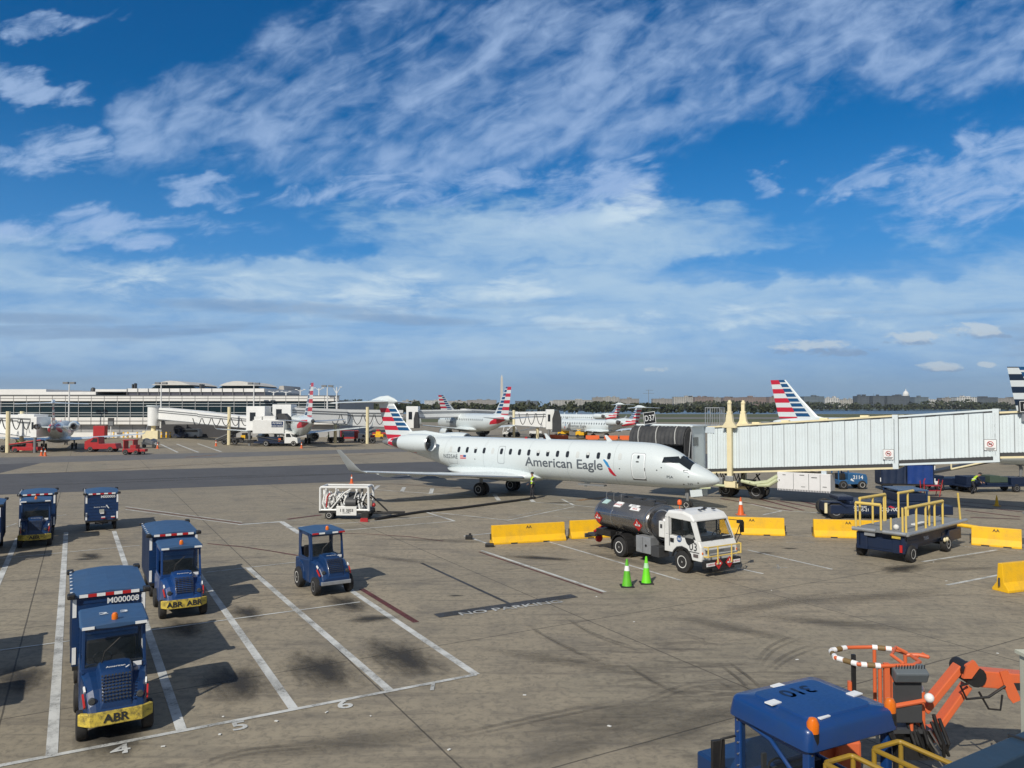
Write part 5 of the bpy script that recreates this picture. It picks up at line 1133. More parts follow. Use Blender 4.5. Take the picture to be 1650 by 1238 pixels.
# cab: lower shell, pillars, roof, panes you can see through
low = [(-.95, .72), (-.95, 1.40), (.90, 1.33), (1.0, 1.12), (1.03, .78), (1.0, .58), (.55, .58), (.47, .80), (.28, .97), (0, 1.03), (-.28, .97), (-.47, .80), (-.52, .72)]
def cring(y, k): return [Vector((x - (k if x > .8 else 0), y, z)) for x, z in low]
cb = MB().loft([cring(-W2, .04), cring(-W2 + .05, 0), cring(W2 - .05, 0), cring(W2, .04)], smooth=False).build('cab', WP, tt, .025)
def rring_(y, k): return [Vector(p) for p in ((-.95, y, 2.06), (-.95, y, 2.20 - k), (-.80, y, 2.36 - k), (.0, y, 2.40 - k), (.42, y, 2.31 - k), (.60, y, 2.10 - k * .4), (.60, y, 2.02), (.5, y, 2.03))]
MB().loft([rring_(-W2 + .03, .10), rring_(-W2 + .10, .02), rring_(W2 - .10, .02), rring_(W2 - .03, .10)], smooth=False).build('cab_roof', WP, tt, .03)
MB().bx(-.95, -.9, -W2 + .03, W2 - .03, 1.41, 2.05).build('cab_rear_wall', WP, tt)
for s in (-1, 1):
    a, b = sorted((s * (W2 - .10), s * (W2 - .005))); MB().bx(-.899, -.64, a, b, 1.41, 2.05).build('cab_rear_pillar', WP, tt)
    y0, y1 = s * (W2 - .16), s * (W2 - .02); pl_ = MB().hexa([(.80, y0, 1.34), (.90, y0, 1.34), (.88, y1, 1.34), (.72, y1, 1.34)], [(.50, y0 * .97, 2.03), (.60, y0 * .97, 2.03), (.58, y1 * .97, 2.03), (.42, y1 * .97, 2.03)])
    pl_.build('cab_pillar', WP, tt)
GD = MATS['glass_clear']
MB().hexa([(.885, -.84, 1.345), (.897, -.84, 1.345), (.897, .84, 1.345), (.885, .84, 1.345)], [(.585, -.80, 2.02), (.597, -.80, 2.02), (.597, .80, 2.02), (.585, .80, 2.02)]).build('windscreen', GD, tt)
for y in (-.5, .45): MB().bx(-.75, -.3, y - .28, y + .28, 1.2, 1.5).bx(-.85, -.7, y - .26, y + .26, 1.5, 1.95).ball((-.72, y, 2.0), (.07, .14, .09)).build('seat', MATS['black'], tt, .04)
MB().tube([(.45 + .1 * math.cos(a), .45 + .2 * math.sin(a), 1.48 + .15 * math.cos(a)) for a in [2 * math.pi * k / 16 for k in range(17)]], .018, 6).cyl((.45, .45, 1.48), (.7, .45, 1.3), .03).build('steering_wheel', MATS['black'], tt)
MB().bx(.45, .82, -.85, .85, 1.30, 1.42).build('dashboard', MATS['dark_grey'], tt)
MB().tube([(.905, -.86, 1.35), (.905, .86, 1.35), (.605, .81, 2.03), (.605, -.81, 2.03), (.905, -.86, 1.35)], .018, 6).build('windscreen_seal', MATS['black'], tt)
for yy in (-.35, .3): MB().tube([(.93, yy, 1.34), (.86, yy + .3, 1.47)], .012, 5).build('wiper', MATS['black'], tt)
MB().bx(.903, .906, .28, .78, 1.45, 1.47).build('sticker', WP, tt)
for s in (-1, 1):
    y = s * (W2 + .004)
    dw = MB().prism([(-.64, 1.41), (-.64, 2.05), (.42, 2.05), (.72, 1.36)], s * (W2 - .06), s * (W2 - .045), 'y'); do = dw.build('side_window', GD, tt)
    MB().prism([(.16, 1.40), (.62, 1.40), (.68, 1.28), (.36, 1.12), (.26, 1.20)], y - .004, y + .008 * s, 'y').build('lower_window', MATS['cabin_glass'], do)
    MB().bx(-.02, .02, min(s * (W2 - .07), s * (W2 - .03)), max(s * (W2 - .07), s * (W2 - .03)), 1.41, 2.06).build('window_post', MATS['black'], do)
    MB().prism([(-.68, .95), (-.70, 2.12), (-.66, 2.12), (-.64, .98)], y - .002, y + .008 * s, 'y').build('door_gap', MATS['mid_grey'], tt)
    MB().bx(-.60, -.42, min(y, y + .03 * s), max(y, y + .03 * s), 1.13, 1.28).build('handle', MATS['black'], tt)
    MB().bx(.62, .86, min(y, y + .02 * s), max(y, y + .02 * s), .72, .84).build('turn_signal', mat('lens_smoke', (.12, .1, .1), .2), tt)
    MB().prism([(.55 * math.cos(a), .43 + .6 * math.sin(a)) for a in [R(15 + 150 * k / 12) for k in range(13)]] + [(.49 * math.cos(a), .43 + .53 * math.sin(a)) for a in [R(165 - 150 * k / 12) for k in range(13)]], y - .03 * s, y + .02 * s, 'y').build('wheel_arch', MATS['black'], tt)
    if s > 0: MB().tube([(.62, s * .97, 2.0), (.95, s * 1.22, 1.98), (1.0, s * 1.26, 1.55), (.94, s * 1.0, 1.1)], .016, 6).box((1.0, s * 1.29, 1.72), (.05, .2, .42)).build('mirror', MATS['black'], tt)
MB().tube([(.9, .95, 1.2), (1.18, .98, 1.9), (1.25, .9, 2.0)], .016, 6).box((1.27, .86, 2.0), (.16, .2, .12)).build('mirror', MATS['black'], tt)
text_on('door_number', '03', .30, MATS['ink'], tt, (.40, -W2 - .014, .96), (1, 0, 0), (0, 0, 1), .004, False, 1.0)
MB().box((.66, -W2 - .008, .90), (.5, .008, .03)).build('door_line', MATS['ink'], tt)
em = MB().cyl((-.13, -W2 - .002, 1.3), (-.13, -W2 - .010, 1.3), .13, n=20).build('door_emblem', mat('emblem_navy', (.02, .08, .24), .4), tt)
MB().prism([(-.20, 1.24), (-.20, 1.37), (-.13, 1.29), (-.06, 1.37), (-.06, 1.24), (-.09, 1.24), (-.09, 1.31), (-.13, 1.26), (-.17, 1.31), (-.17, 1.24)], -W2 - .011, -W2 - .014, 'y').build('emblem_mark', MATS['letter_white'], em)
# grille, lights, bumper, yellow guard, placards
MB().bx(1.032, 1.045, -.8, .8, .88, 1.0).build('grille', MATS['mid_grey'], tt); text_on('maker_lettering', 'ISUZU', .08, MATS['ink'], tt, (1.048, -.18, .91), (0, 1, 0), (0, 0, 1), .01, False, 1.2)
for s in (-1, 1): MB().box((1.03, s * .82, .74), (.06, .28, .16)).build('headlight', mat('headlamp', (.6, .62, .62), .12, .2, 0), tt, .02); MB().box((1.02, s * .94, .90), (.05, .06, .09)).build('turn_signal', MATS['amber'], tt, .02)
bp = MB().box((1.12, 0, .48), (.16, 2.0, .3)).box((1.2, 0, .30), (.06, 1.2, .12)).build('bumper', MATS['black'], tt, .03)
for s, wd in ((-1, 'FLAMMABLE'), (1, 'NO SMOKING')):
    pl = MB().box((1.208, s * .70, .49), (.012, .46, .13)).build('warning_sign', MATS['reflect_white'], bp); text_on('sign_lettering', wd, .062, MATS['reflect_red'], pl, (1.216, s * .70, .46), (0, 1, 0), (0, 0, 1), .008, True, .75)
def placard(parent, org, u, v, n, r, m='reflect_red'):
    """diamond hazard plate"""
    u, v, n = Vector(u).normalized(), Vector(v).normalized(), Vector(n).normalized(); o = Vector(org)
    P = [o + u * r, o + v * r, o - u * r, o - v * r]
    p = MB().hexa(P, [q + n * .012 for q in P]).build('hazard_placard', MATS[m], parent)
    Q = [o + n * .014 + u * r * .9 * a + v * r * .9 * b for a, b in ((.62, -.16), (.62, .16), (-.62, .16), (-.62, -.16))]
    MB().add(Q, [(0, 1, 2, 3)]).build('placard_panel', MATS['reflect_white'], p)
    text_on('placard_number', '1863', r * .22, MATS['ink'], p, o + n * .017 - v * r * .1, u, v, .01, True, .9)
    MB().prism([(-.15, -.1), (.15, -.1), (.0, .35)], 0, .004, 'z').build('flame_mark', MATS['reflect_white'], p).matrix_local = Matrix.Translation(o + n * .013 + v * r * .35) @ Matrix((u, v, n)).transposed().to_4x4() @ Matrix.Scale(r, 4)
    return p
for yy in (-.30, .30): placard(bp, (1.225, yy, .50), (0, 1, 0), (0, 0, 1), (1, 0, 0), .22)
gd = MB().tube([(1.10, -.95, .80), (1.26, -.9, .80), (1.26, .9, .80), (1.10, .95, .80)], .028).tube([(1.10, -.95, 1.16), (1.26, -.9, 1.16), (1.26, .9, 1.16), (1.10, .95, 1.16)], .028)
for yy in (-.9, -.38, .38, .9): gd.tube([(1.27, yy, .50 if abs(yy) < .5 else .78), (1.27, yy, 1.18)], .028)
gd.build('front_guard', MATS['yellow_rail'], tt)
for x, yy in ((.2, -.2), (.1, .1), (-.1, .4), (.25, .5), (-.4, -.5)): MB().box((x, yy, 2.41), (.16, .1, .04)).build('roof_light', MATS['black'], tt, .015)
MB().cyl((-.9, -.2, 2.3), (-.9, -.2, 2.5), .02).lathe([(.09, 2.5), (.09, 2.64), (.05, 2.69), (.01, 2.7)], (-.9, -.2, 0), n=14).build('beacon', mat('beacon_orange', (.8, .12, .02), .3), tt)
# steering wheel and seats seen through the glass would be hidden: dark cabin
# tank and drum
def ell(x, ry, rz, zc, n=36): return [Vector((x, ry * math.cos(a), zc + rz * math.sin(a))) for a in [2 * math.pi * k / n for k in range(n)]]
zt = 1.66
tk = MB().loft([ell(-5.55, .55, .38, zt), ell(-5.47, .85, .58, zt), ell(-5.36, .98, .68, zt), ell(-2.15, .98, .68, zt), ell(-2.05, .9, .62, zt), ell(-2.0, .6, .4, zt)])
tko = tk.build('tank', MATS['tank'], tt)
for x in (-5.36, -4.3, -2.15): MB().loft([ell(x - .03, .995, .695, zt), ell(x + .03, .995, .695, zt)], True).build('tank_band', MATS['steel'], tko)
MB().bx(-5.2, -2.2, -.34, .34, zt + .64, zt + .72).bx(-5.2, -2.2, -.36, -.32, zt + .62, zt + .80).bx(-5.2, -2.2, .32, .36, zt + .62, zt + .80).build('catwalk', MATS['dark_grey'], tt)
for x in (-4.6, -3.6, -2.8): MB().lathe([(.22, 0), (.22, .08), (.16, .12), (.02, .13)], (x, 0, zt + .72), n=16).build('hatch', MATS['dark_grey'], tt)
for x in (-5.3, -4.8, -4.3): MB().tube([(x, -.35, zt + .6), (x, -.35, zt + .92), (x, -.05, zt + .95)], .018, 6).build('handrail', MATS['steel'], tt)
rl = MB().tube([(-5.3, -.994, zt + .12), (-2.1, -.994, zt + .12)], .02, 6).build('tank_rail', MATS['steel'], tt)
def on_tank(x, ang):
    a = R(ang); n = Vector((0, -math.cos(a) / .98, math.sin(a) / .68)).normalized(); return Vector((x, -.98 * math.cos(a), zt + .68 * math.sin(a))) + n * .012, n
for x in (-5.15, -2.55):
    o, n = on_tank(x, -12); placard(tt, o + n * .004, (1, 0, 0), Vector((1, 0, 0)).cross(n) * -1, n, .27)
for x, ang, wd, h_, c_, tx_ in ((-5.0, 52, .34, .30, 'plate_teal', ''), (-4.1, 48, .42, .34, 'reflect_white', 'DANGER'), (-3.15, 52, .6, .14, 'reflect_white', 'JET FUEL'), (-2.95, 40, .55, .16, 'reflect_white', 'DEFUEL')):
    o, n = on_tank(x, ang); v_ = Vector((1, 0, 0)).cross(n) * -1
    mat('plate_teal', (.45, .62, .6), .4)
    q = [o + n * .02 + Vector((1, 0, 0)) * a * wd / 2 + v_ * b * h_ / 2 for a, b in ((-1, -1), (1, -1), (1, 1), (-1, 1))]
    p = MB().hexa([k - n * .03 for k in q], q).build('warning_sign', MATS[c_], tt)
    if tx_: text_on('sign_lettering', tx_, min(.10, h_ * .5), MATS['reflect_red' if tx_ != 'JET FUEL' else 'ink'], p, o + n * .024 - v_ * h_ * .2, (1, 0, 0), v_, .01, True, .8)
dm = MB().lathe([(.02, -.62), (.3, -.58), (.52, -.42), (.60, -.18), (.60, .38), (.55, .46), (.02, .48)], (-1.5, -.35, 1.62), 'y', 28).build('filter_drum', MATS['drum'], tt)
MB().lathe([(.612, -.20), (.625, -.17), (.612, -.14)], (-1.5, -.35, 1.62), 'y', 28).build('drum_band', MATS['galv'], dm)
MB().lathe([(.60, .0), (.60, .62), (.5, .7), (.02, .72)], (-1.5, .02, 1.62), 'y', 26).build('filter_drum', MATS['drum'], tt)
MB().bx(-1.28, -.98, -.99, -.75, 1.22, 1.86).build('control_box', WP, tt, .015)
MB().bx(-1.2, -1.08, -.996, -.990, 1.58, 1.74).build('decal', MATS['dark_grey'], tt)
MB().bx(-2.62, -1.75, -1.02, -.45, .42, 1.1).build('tool_locker', MATS['galv'], tt, .02); MB().bx(-1.75, -1.3, -.98, -.4, .36, .78).build('tool_locker', MATS['dark_grey'], tt, .02)
MB().bx(-2.2, -2.185, -1.026, -1.019, .45, 1.07).cyl((-2.0, -1.02, .75), (-2.0, -1.05, .75), .05).build('locker_latch', MATS['black'], tt)
fd = MB()
for s in (-1, 1): fd.prism([(-3.68 + .56 * math.cos(a), .43 + .56 * math.sin(a)) for a in [R(200 - 220 * k / 14) for k in range(15)]] + [(-3.68 + .52 * math.cos(a), .43 + .52 * math.sin(a)) for a in [R(-20 + 220 * k / 14) for k in range(15)]], s * .46, s * 1.02, 'y')
fd.build('fender', MATS['black'], tt)
rd = random.Random(4); pl = MB()
for k in range(9): x = -5.2 + rd.random() * 4.2; pl.tube([(x, -.7, .62), (x + rd.uniform(-.3, .3), -.5, .9), (x + rd.uniform(.2, .6), -.3, 1.1)], .05, 6)
pl.bx(-3.1, -2.6, -.7, .7, .5, .95).bx(-5.5, -4.5, -.8, .8, .72, .98).build('pipework', MATS['black'], tt)
MB().bx(-6.05, -5.55, -.85, .85, .60, .72).bx(-6.1, -6.0, -1.0, 1.0, .5, .68).build('rear_step', MATS['dark_grey'], tt)
MB().tube([(-5.9, -.6, .75), (-5.85, -.2, .95), (-5.8, .2, .8), (-5.9, .5, .95)], .06, 7).build('red_hose', MATS['red'], tt); MB().cyl((-5.85, -.4, .45), (-5.75, -.4, .45), .18, n=16).build('hose_cap', MATS['reflect_red'], tt)
# ---------------------------------------------------------------- traffic cones
def cone(label, loc, m, h=.9, band=True, base='black', grp=None, r=.17):
    t = thing('traffic_cone', label, 'cone', tuple(loc), 0, grp)
    k = h / .9
    MB().box((0, 0, .02), (.44 * k, .44 * k, .04)).build('base', MATS[base], t, .01)
    MB().lathe([(r * k, .04), (r * k * .94, .07), (.03 * k, h), (.015, h + .005)], n=20).build('body', MATS[m], t)
    if band:
        f = lambda z: (r * k * .94) + (.03 * k - r * k * .94) * (z - .07) / (h - .07) + .004
        MB().lathe([(f(h * .58), h * .58), (f(h * .76), h * .76)], n=20).build('band', MATS['band_' + m] if 'band_' + m in MATS else MATS['reflect_white'], t)
    return t
mat('band_lime', (.45, .75, .45), .4, 0, .1)
mat('lime_dull', (.12, .50, .02), .55, 0, .5, 5, (.06, .22, .04))
LG = 'traffic cones on the apron'
cone('dirty lime green cone, left of the pair in front of the tank truck', G(1009, 943), 'lime_dull', .98, True, grp=LG); cone('bright lime green cone, right of the pair in front of the tank truck', G(1040, 938), 'lime', .98, True, grp=LG)
cone('orange and white cone rising behind the tank truck mirror', G(1192, 829), 'orange', 1.05, True, 'orange', LG)
cone('orange cone under the raised wing tip of the main jet', G(567.5, 779), 'orange', .75, True, 'orange', LG)
for px, py, lab in ((74.5, 735, 'orange cone left of the red truck behind the left jet'), (68.5, 734.5, 'duller orange cone beside the wing of the left jet'), (255, 723, 'orange cone right of the red tug'), (349, 719, 'orange cone in front of the far conveyor'), (486.5, 722.5, 'orange cone behind the far jet with the thin striped fin')): cone(lab, G(px, py), 'orange', .95, True, 'orange', LG)
cone('small yellow cone beyond the platform loader', G(1603, 815), 'yellow', .7, False, 'yellow', LG)
# ---------------------------------------------------------------- concrete barriers
def barrier(label, a, b, h=.86, loc=None):
    a, b = Vector(a), Vector(b); d = b - a; L = d.length
    t = thing('concrete_barrier', label, 'barrier', tuple(a), math.atan2(d.y, d.x), 'yellow concrete barriers')
    P = [(-.02, 0), (-.02, .08), (.16, .33), (.21, h), (.37, h), (.42, .33), (.60, .08), (.60, 0)]
    MB().prism(P, 0, L, 'x').build('body', MATS['yellow'], t, .015)
    for f in (.28, .72):
        MB().bx(L * f - .16, L * f + .16, -.025, .0, 0, .055).build('fork_slot', MATS['ink'], t)
    text_on('barrier_lettering', 'AA', .13, MATS['ink'], t, (L / 2, .185, h - .20), (1, 0, 0), (0, .094, 1), .02, True, 1.1)
    for x in (-.05, L + .05): MB().cyl((x, .29, .2), (x, .29, .48), .03).build('link_pin', MATS['dark_grey'], t)
    return t
barrier('long yellow barrier marked AA, leftmost of the row, ending at the black rubber block', G(795, 877), G(912, 870))
a_ = G(921, 868); barrier('yellow barrier partly hidden behind the tank of the tank truck', a_, a_ + Vector((3.4, .95, 0)))
b_ = G(1263, 863); barrier('yellow barrier right of the tank truck cab, behind its mirror', b_ - Vector((3.1, -.55, 0)), b_)
a_ = G(1310, 865); barrier('yellow barrier half hidden behind the left end of the platform loader', a_, a_ + Vector((3.2, -.55, 0)))
barrier('yellow barrier marked AA right of the platform loader', G(1561, 877), G(1642, 884))
e0 = G(1609, 951); barrier('weathered yellow barrier seen end on at the right edge', e0 + Vector((.03, -.28, 0)), e0 + Vector((3.1, .85, 0)), .98)
ps = thing('barrier_pole', 'orange yellow pole lying between the loader and the right barrier', 'pole', tuple(G(1540, 866)))
MB().cyl((-.2, .8, .62), (1.2, .35, .45), .1).build('tube', MATS['yellow'], ps)
tag(MB().box((0, 0, .1), (.35, .22, .2)).box((.05, 0, .24), (.12, .12, .12)).build('rubber_block', MATS['black'], None, .03), 'black rubber block beside the leftmost yellow barrier', 'block').location = G(756, 868)
tag(MB().box((0, 0, .08), (.4, .25, .16)).build('rubber_block', MATS['black'], None, .03), 'flat black rubber block at the foot of the leftmost yellow barrier', 'block').location = G(789, 880)
pp = thing('pale_post', 'pale grey blue post behind the end on yellow barrier', 'post', (18.98, 27.9, 0)); MB().bx(0, .5, 0, .4, 0, 2.5).build('post_shaft', mat('pale_blue', (.55, .62, .68), .5), pp, .02); MB().bx(-.04, .54, -.04, .44, 2.5, 2.56).build('post_cap', MATS['galv'], pp)
# ---------------------------------------------------------------- platform loader with yellow rails (local +X along its length, origin near front corner)
n_, l_, r_ = G(1458, 858, 1.29), G(1371, 848, 1.29), G(1552, 835, 1.29)
ax = (r_ - n_); LD = ax.length; rz = math.atan2(ax.y, ax.x); WD = 2.25
ld = thing('platform_loader', 'dark blue platform loader with yellow hand rails right of the barriers', 'loader', (n_.x, n_.y, 0), rz)
B = MATS['blue_dark']
MB().bx(0, LD, 0, WD, 1.16, 1.26).build('deck', MATS['mid_grey'], ld)
ed = MB().cyl((-.03, -.03, 1.22), (LD, -.03, 1.22), .085).cyl((-.03, 0, 1.22), (-.03, WD * .42, 1.22), .085).cyl((-.03, WD * .55, 1.22), (-.03, WD, 1.22), .085).build('edge_roller', MATS['galv'], ld)
fm = MB().bx(.25, LD - .7, .12, WD - .12, .66, 1.15).bx(.05, LD - .35, .22, .32, .5, 1.15).bx(.05, LD - .35, WD - .32, WD - .22, .5, 1.15).bx(.1, 1.3, .1, WD - .1, .48, .9).bx(LD - 1.9, LD - .5, .0, .12, .45, .95).bx(LD - 2.4, LD - .4, .1, WD - .1, .55, .9)
fm.build('frame', B, ld, .02)
MB().bx(.05, .2, .12, .62, .38, 1.1).bx(.05, .2, WD - .6, WD - .12, .38, 1.1).bx(.12, .25, .12, WD - .12, .38, .72).build('front_panel', MATS['blue_dark'], ld, .03)
MB().prism([(.12, .62), (.5, 1.1), (.58, 1.1), (.2, .62)], .6, .68, 'y').prism([(.5, .62), (.12, 1.1), (.2, 1.1), (.58, .62)], .7, .78, 'y').build('scissor_arm', MATS['dark_grey'], ld)
MB().bx(-.02, .0, .25, .6, 1.0, 1.1).build('data_plate', MATS['bumper_yellow'], ld); MB().bx(-.01, .005, 1.3, 1.75, .98, 1.12).build('data_plate', MATS['galv'], ld)
MB().bx(.0, .048, .2, .3, .45, .75).build('tail_light', MATS['reflect_red'], ld)
text_on('maker_lettering', 'TUG', .14, mat('letter_faint', (.16, .2, .28), .5, 0, 0), ld, (1.6, -.001, .82), (1, 0, 0), (0, 0, 1), .02, False, 1.3)
wf = G(1464, 905); wr = G(1523, 888)
inv = Matrix.Translation((n_.x, n_.y, 0)) @ Matrix.Rotation(rz, 4, 'Z'); inv.invert()
xf = (inv @ wf).x; xr_ = (inv @ wr).x
for x in (max(.5, xf), xr_):
    wheel(ld, (x, .12, .36), .36, .26, 'rim_white', -1); wheel(ld, (x, WD - .12, .36), .36, .26, 'rim_white', 1)
    MB().cyl((x, .2, .36), (x, WD - .2, .36), .06).build('axle', MATS['black'], ld)
for k in (.5, .75): MB().ball((xr_ - .9 + k, -.0, .58), (.12, .06, .1)).build('work_light', MATS['cream'], ld)
def rail(parent, pts, posts, h, m='yellow_rail', base=1.26, r=.045, nm='hand_rail', mid=False):
    mb = MB().tube([Vector(p) + Vector((0, 0, h)) for p in pts], r * 1.5)
    for p in posts: mb.cyl(p, Vector(p) + Vector((0, 0, h)), r)
    return mb.build(nm, MATS[m], parent)
rail(ld, [(.12, .08, 1.26), (LD * .62, .08, 1.26)], [(.12, .08, 1.26), (.12 + LD * .16, .08, 1.26), (LD * .33, .08, 1.26), (LD * .48, .08, 1.26), (LD * .62, .08, 1.26), (.2, .25, 1.26)], 1.02)
rail(ld, [(.12, WD - .08, 1.26), (.12, WD - 1.15, 1.26)], [(.12, WD - .08, 1.26), (.12, WD - 1.15, 1.26)], 1.05, nm='end_rail')
rail(ld, [(.5, WD - .08, 1.26), (2.9, WD - .08, 1.26)], [(.5, WD - .08, 1.26), (1.7, WD - .08, 1.26), (2.8, WD - .08, 1.26), (2.95, WD - .08, 1.26)], 1.2)
rail(ld, [(4.3, WD - .08, 1.26), (LD - .3, WD - .08, 1.26)], [(4.3, WD - .08, 1.26), (LD - .9, WD - .08, 1.26)], 1.15)
MB().cyl((LD - .3, .1, 1.26), (LD - .55, .1, 2.5), .045).cyl((.6, .9, 1.26), (.6, .9, 1.75), .04).cyl((LD * .48, .3, 1.26), (LD * .48, .3, 2.55), .045).build('post', MATS['yellow_rail'], ld)
MB().ball((.75, .75, 1.36), .12).box((3.0, .7, 1.3), (1.1, .3, .06)).build('strap_pile', MATS['litter_white'], ld)
# ---------------------------------------------------------------- low blue tow tractor behind it
o_ = G(1330, 836); tr = thing('pushback_tractor', 'low dark blue pushback tractor behind the platform loader, white lettering on its side', 'tractor', (o_.x, o_.y, 0), R(-4))
MB().bx(.2, 7.0, 0, 2.3, .3, .82).bx(1.3, 5.2, .05, 2.2, .82, 1.02).build('body', MATS['blue_dark'], tr, .05)
MB().prism([(-.25, .95), (-.25, 1.02), (.75, 1.02), (1.2, .72), (1.12, .66), (.7, .93)], -.06, .5, 'y').build('fender', MATS['blue_dark'], tr, .01)
MB().bx(-.12, .02, -.04, .06, .35, .95).build('marker_post', MATS['cream'], tr)
MB().bx(4.0, 5.6, .1, 2.2, 1.02, 1.5).bx(.8, 1.7, .5, 2.0, 1.02, 1.25).build('engine_cover', MATS['blue_dark'], tr, .05)
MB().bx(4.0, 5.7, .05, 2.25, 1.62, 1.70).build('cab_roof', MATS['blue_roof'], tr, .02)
cbm = MB()
for x in (4.05, 5.6):
    for y in (.1, 2.15): cbm.bx(x - .04, x + .04, y - .04, y + .04, 1.0, 1.62)
cbm.build('cab_frame', MATS['blue_paint'], tr)
for x in (.55, 6.1):
    for s, y in ((-1, .2), (1, 2.1)): wheel(tr, (x, y, .48), .48, .36, 'rim_grey', s)
text_on('side_lettering', 'CRJ-700', .2, MATS['letter_white'], tr, (3.0, -.008, .5), (1, 0, 0), (0, 0, 1), .01); text_on('side_lettering', '7S135-21', .16, MATS['letter_white'], tr, (1.5, -.008, .48), (1, 0, 0), (0, 0, 1), .01); text_on('side_lettering', 'American', .13, MATS['letter_white'], tr, (1.5, -.008, .68), (1, 0, 0), (0, 0, 1), .01)
MB().prism([(3.4, .74), (3.55, .80), (3.8, .68), (3.65, .66)], -.012, -.004, 'y').build('emblem', MATS['red_livery'], tr)
# ---------------------------------------------------------------- vehicles beyond the jet bridge
o_ = G(1372, 788); tu = thing('baggage_tug', 'mid blue tug numbered 2114 under the jet bridge, seen from the side', 'tug', (o_.x, o_.y + .6, 0), 0, TG)
B = mat('blue_mid', (.03, .12, .28), .4, 0, .3, 2)
MB().prism([(-1.1, .35), (-1.1, .7), (-.35, .72), (-.3, 1.25), (1.05, 1.15), (1.15, .9), (1.15, .4)], -.65, .65, 'y').build('body', B, tu, .04)
cf_ = MB()
for x in (-1.1, -.35):
    for y in (-.62, .62): cf_.bx(x - .04, x + .04, y - .04, y + .04, .6, 2.0)
cf_.build('cab_frame', B, tu); MB().bx(-1.25, -.15, -.7, .7, 2.0, 2.08).build('roof', MATS['blue_roof'], tu); MB().bx(-.95, -.5, -.5, .5, .7, 1.2).build('seat', MATS['black'], tu, .05)
for x in (-.75, .72):
    for s in (-1, 1): wheel(tu, (x, s * .6, .34), .34, .24, 'rim_white' if x > 0 else 'rim_grey', s)
text_on('tug_number', '2114', .28, MATS['letter_white'], tu, (.0, -.656, .80), (1, 0, 0), (0, 0, 1), .02); MB().prism([(-.2, .72), (-.1, .85), (.12, .62), (.0, .62)], -.66, -.654, 'y').build('emblem', MATS['letter_white'], tu)
o_ = G(1462, 791); bc = thing('baggage_cart', 'two bay baggage cart with bright blue tarpaulin sides beyond the jet bridge', 'cart', (o_.x, o_.y + .7, 0), R(-9), CG)
MB().bx(-1.85, 1.85, -.75, .75, .42, .55).build('chassis', MATS['black'], bc); MB().bx(-1.9, 1.95, -.8, .8, 2.0, 2.08).build('roof', MATS['blue_dark'], bc)
for x0, x1, m in ((-1.85, -.08, 'blue_curtain'), (.02, 1.85, 'blue_tarp')):
    bot, top, mid_ = [], [], []; rd = random.Random(int(x0 * 7))
    for k in range(25):
        x = x0 + (x1 - x0) * k / 24; bot.append(Vector((x, -.76 + rd.uniform(-.03, .03), .56))); mid_.append(Vector((x + .03 * math.sin(k), -.76 + .04 * math.sin(k * .9), 1.2))); top.append(Vector((x, -.76 + .02 * math.sin(k * 1.7), 2.0)))
    MB().loft([bot, mid_, top], False, True, False).build('tarpaulin', MATS[m], bc)
MB().bx(-1.88, -1.82, -.78, .78, .5, 2.0).bx(-.05, .0, -.78, -.7, .5, 2.0).bx(1.82, 1.9, -.78, .78, .5, 2.0).bx(-1.8, 1.8, .7, .74, .55, 2).build('end_panel', MATS['blue_dark'], bc)
for x in (-1.95, 1.92):
    for z in (.7, 1.65): MB().bx(x - .01, x + .05, -.80, -.782, z, z + .3).build('reflector', MATS['reflect_white'], bc)
for x in (-1.2, 1.3):
    for s in (-1, 1): wheel(bc, (x, s * .6, .25), .25, .18, 'rim_grey', s)
# belt loader
o_ = G(1527, 790); bl_ = thing('belt_loader', 'dark blue belt loader with a pale inclined conveyor beyond the jet bridge', 'loader', (o_.x, o_.y + .6, 0), R(8))
MB().bx(-1.6, 1.9, -.8, .8, .4, .95).bx(-1.7, -.6, -.75, .75, .95, 1.15).build('body', MATS['blue_dark'], bl_, .05)
MB().hexa([(-2.0, -.45, 1.15), (4.2, -.45, 2.15), (4.2, .45, 2.15), (-2.0, .45, 1.15)], [(-2.0, -.45, 1.33), (4.2, -.45, 2.33), (4.2, .45, 2.33), (-2.0, .45, 1.33)]).build('conveyor', MATS['dark_grey'], bl_)
MB().tube([(.2, -.5, 1.62), (4.3, -.5, 2.36)], .075).build('conveyor_rail', MATS['cream'], bl_)
MB().tube([(-2.0, -.5, 1.3), (-1.9, -.5, 2.4)], .04).tube([(.2, -.5, 1.6), (.15, -.5, 2.5)], .06).tube([(3.0, -.5, 2.2), (2.95, -.5, 2.9), (2.7, -.5, 3.0)], .03).build('hoop', MATS['cream'], bl_)
for x in (-1.0, 1.3):
    for s in (-1, 1): wheel(bl_, (x, s * .7, .36), .36, .25, 'rim_grey', s)
MB().bx(-1.75, -1.2, -.83, -.8, .5, .75).build('data_plate', MATS['reflect_white'], bl_)
o_ = G(1600, 793); bt = thing('equipment_trailer', 'dark low equipment trailer behind the crouching worker at the right', 'trailer', (o_.x, o_.y + .5, 0), R(6))
MB().bx(-2.6, 2.4, -.7, .7, .42, .55).bx(-2.4, -.9, -.65, .65, .55, 1.2).bx(-.7, 1.0, -.6, .6, .55, .72).bx(1.2, 2.4, -.65, .65, .55, 1.1).build('bed', MATS['blue_dark'], bt, .03)
MB().bx(-.5, .3, -.62, .5, .73, 1.25).bx(.32, 1.0, -.55, .5, .73, 1.15).build('load', mat('load_green', (.05, .08, .06), .7), bt, .03)
for x in (-1.9, 1.6):
    for s in (-1, 1): wheel(bt, (x, s * .6, .3), .3, .2, 'rim_grey', s)
o_ = G(1500, 800); ls = thing('step_stand', 'thin red step stand by the tarpaulin cart', 'stand', (o_.x, o_.y, 0))
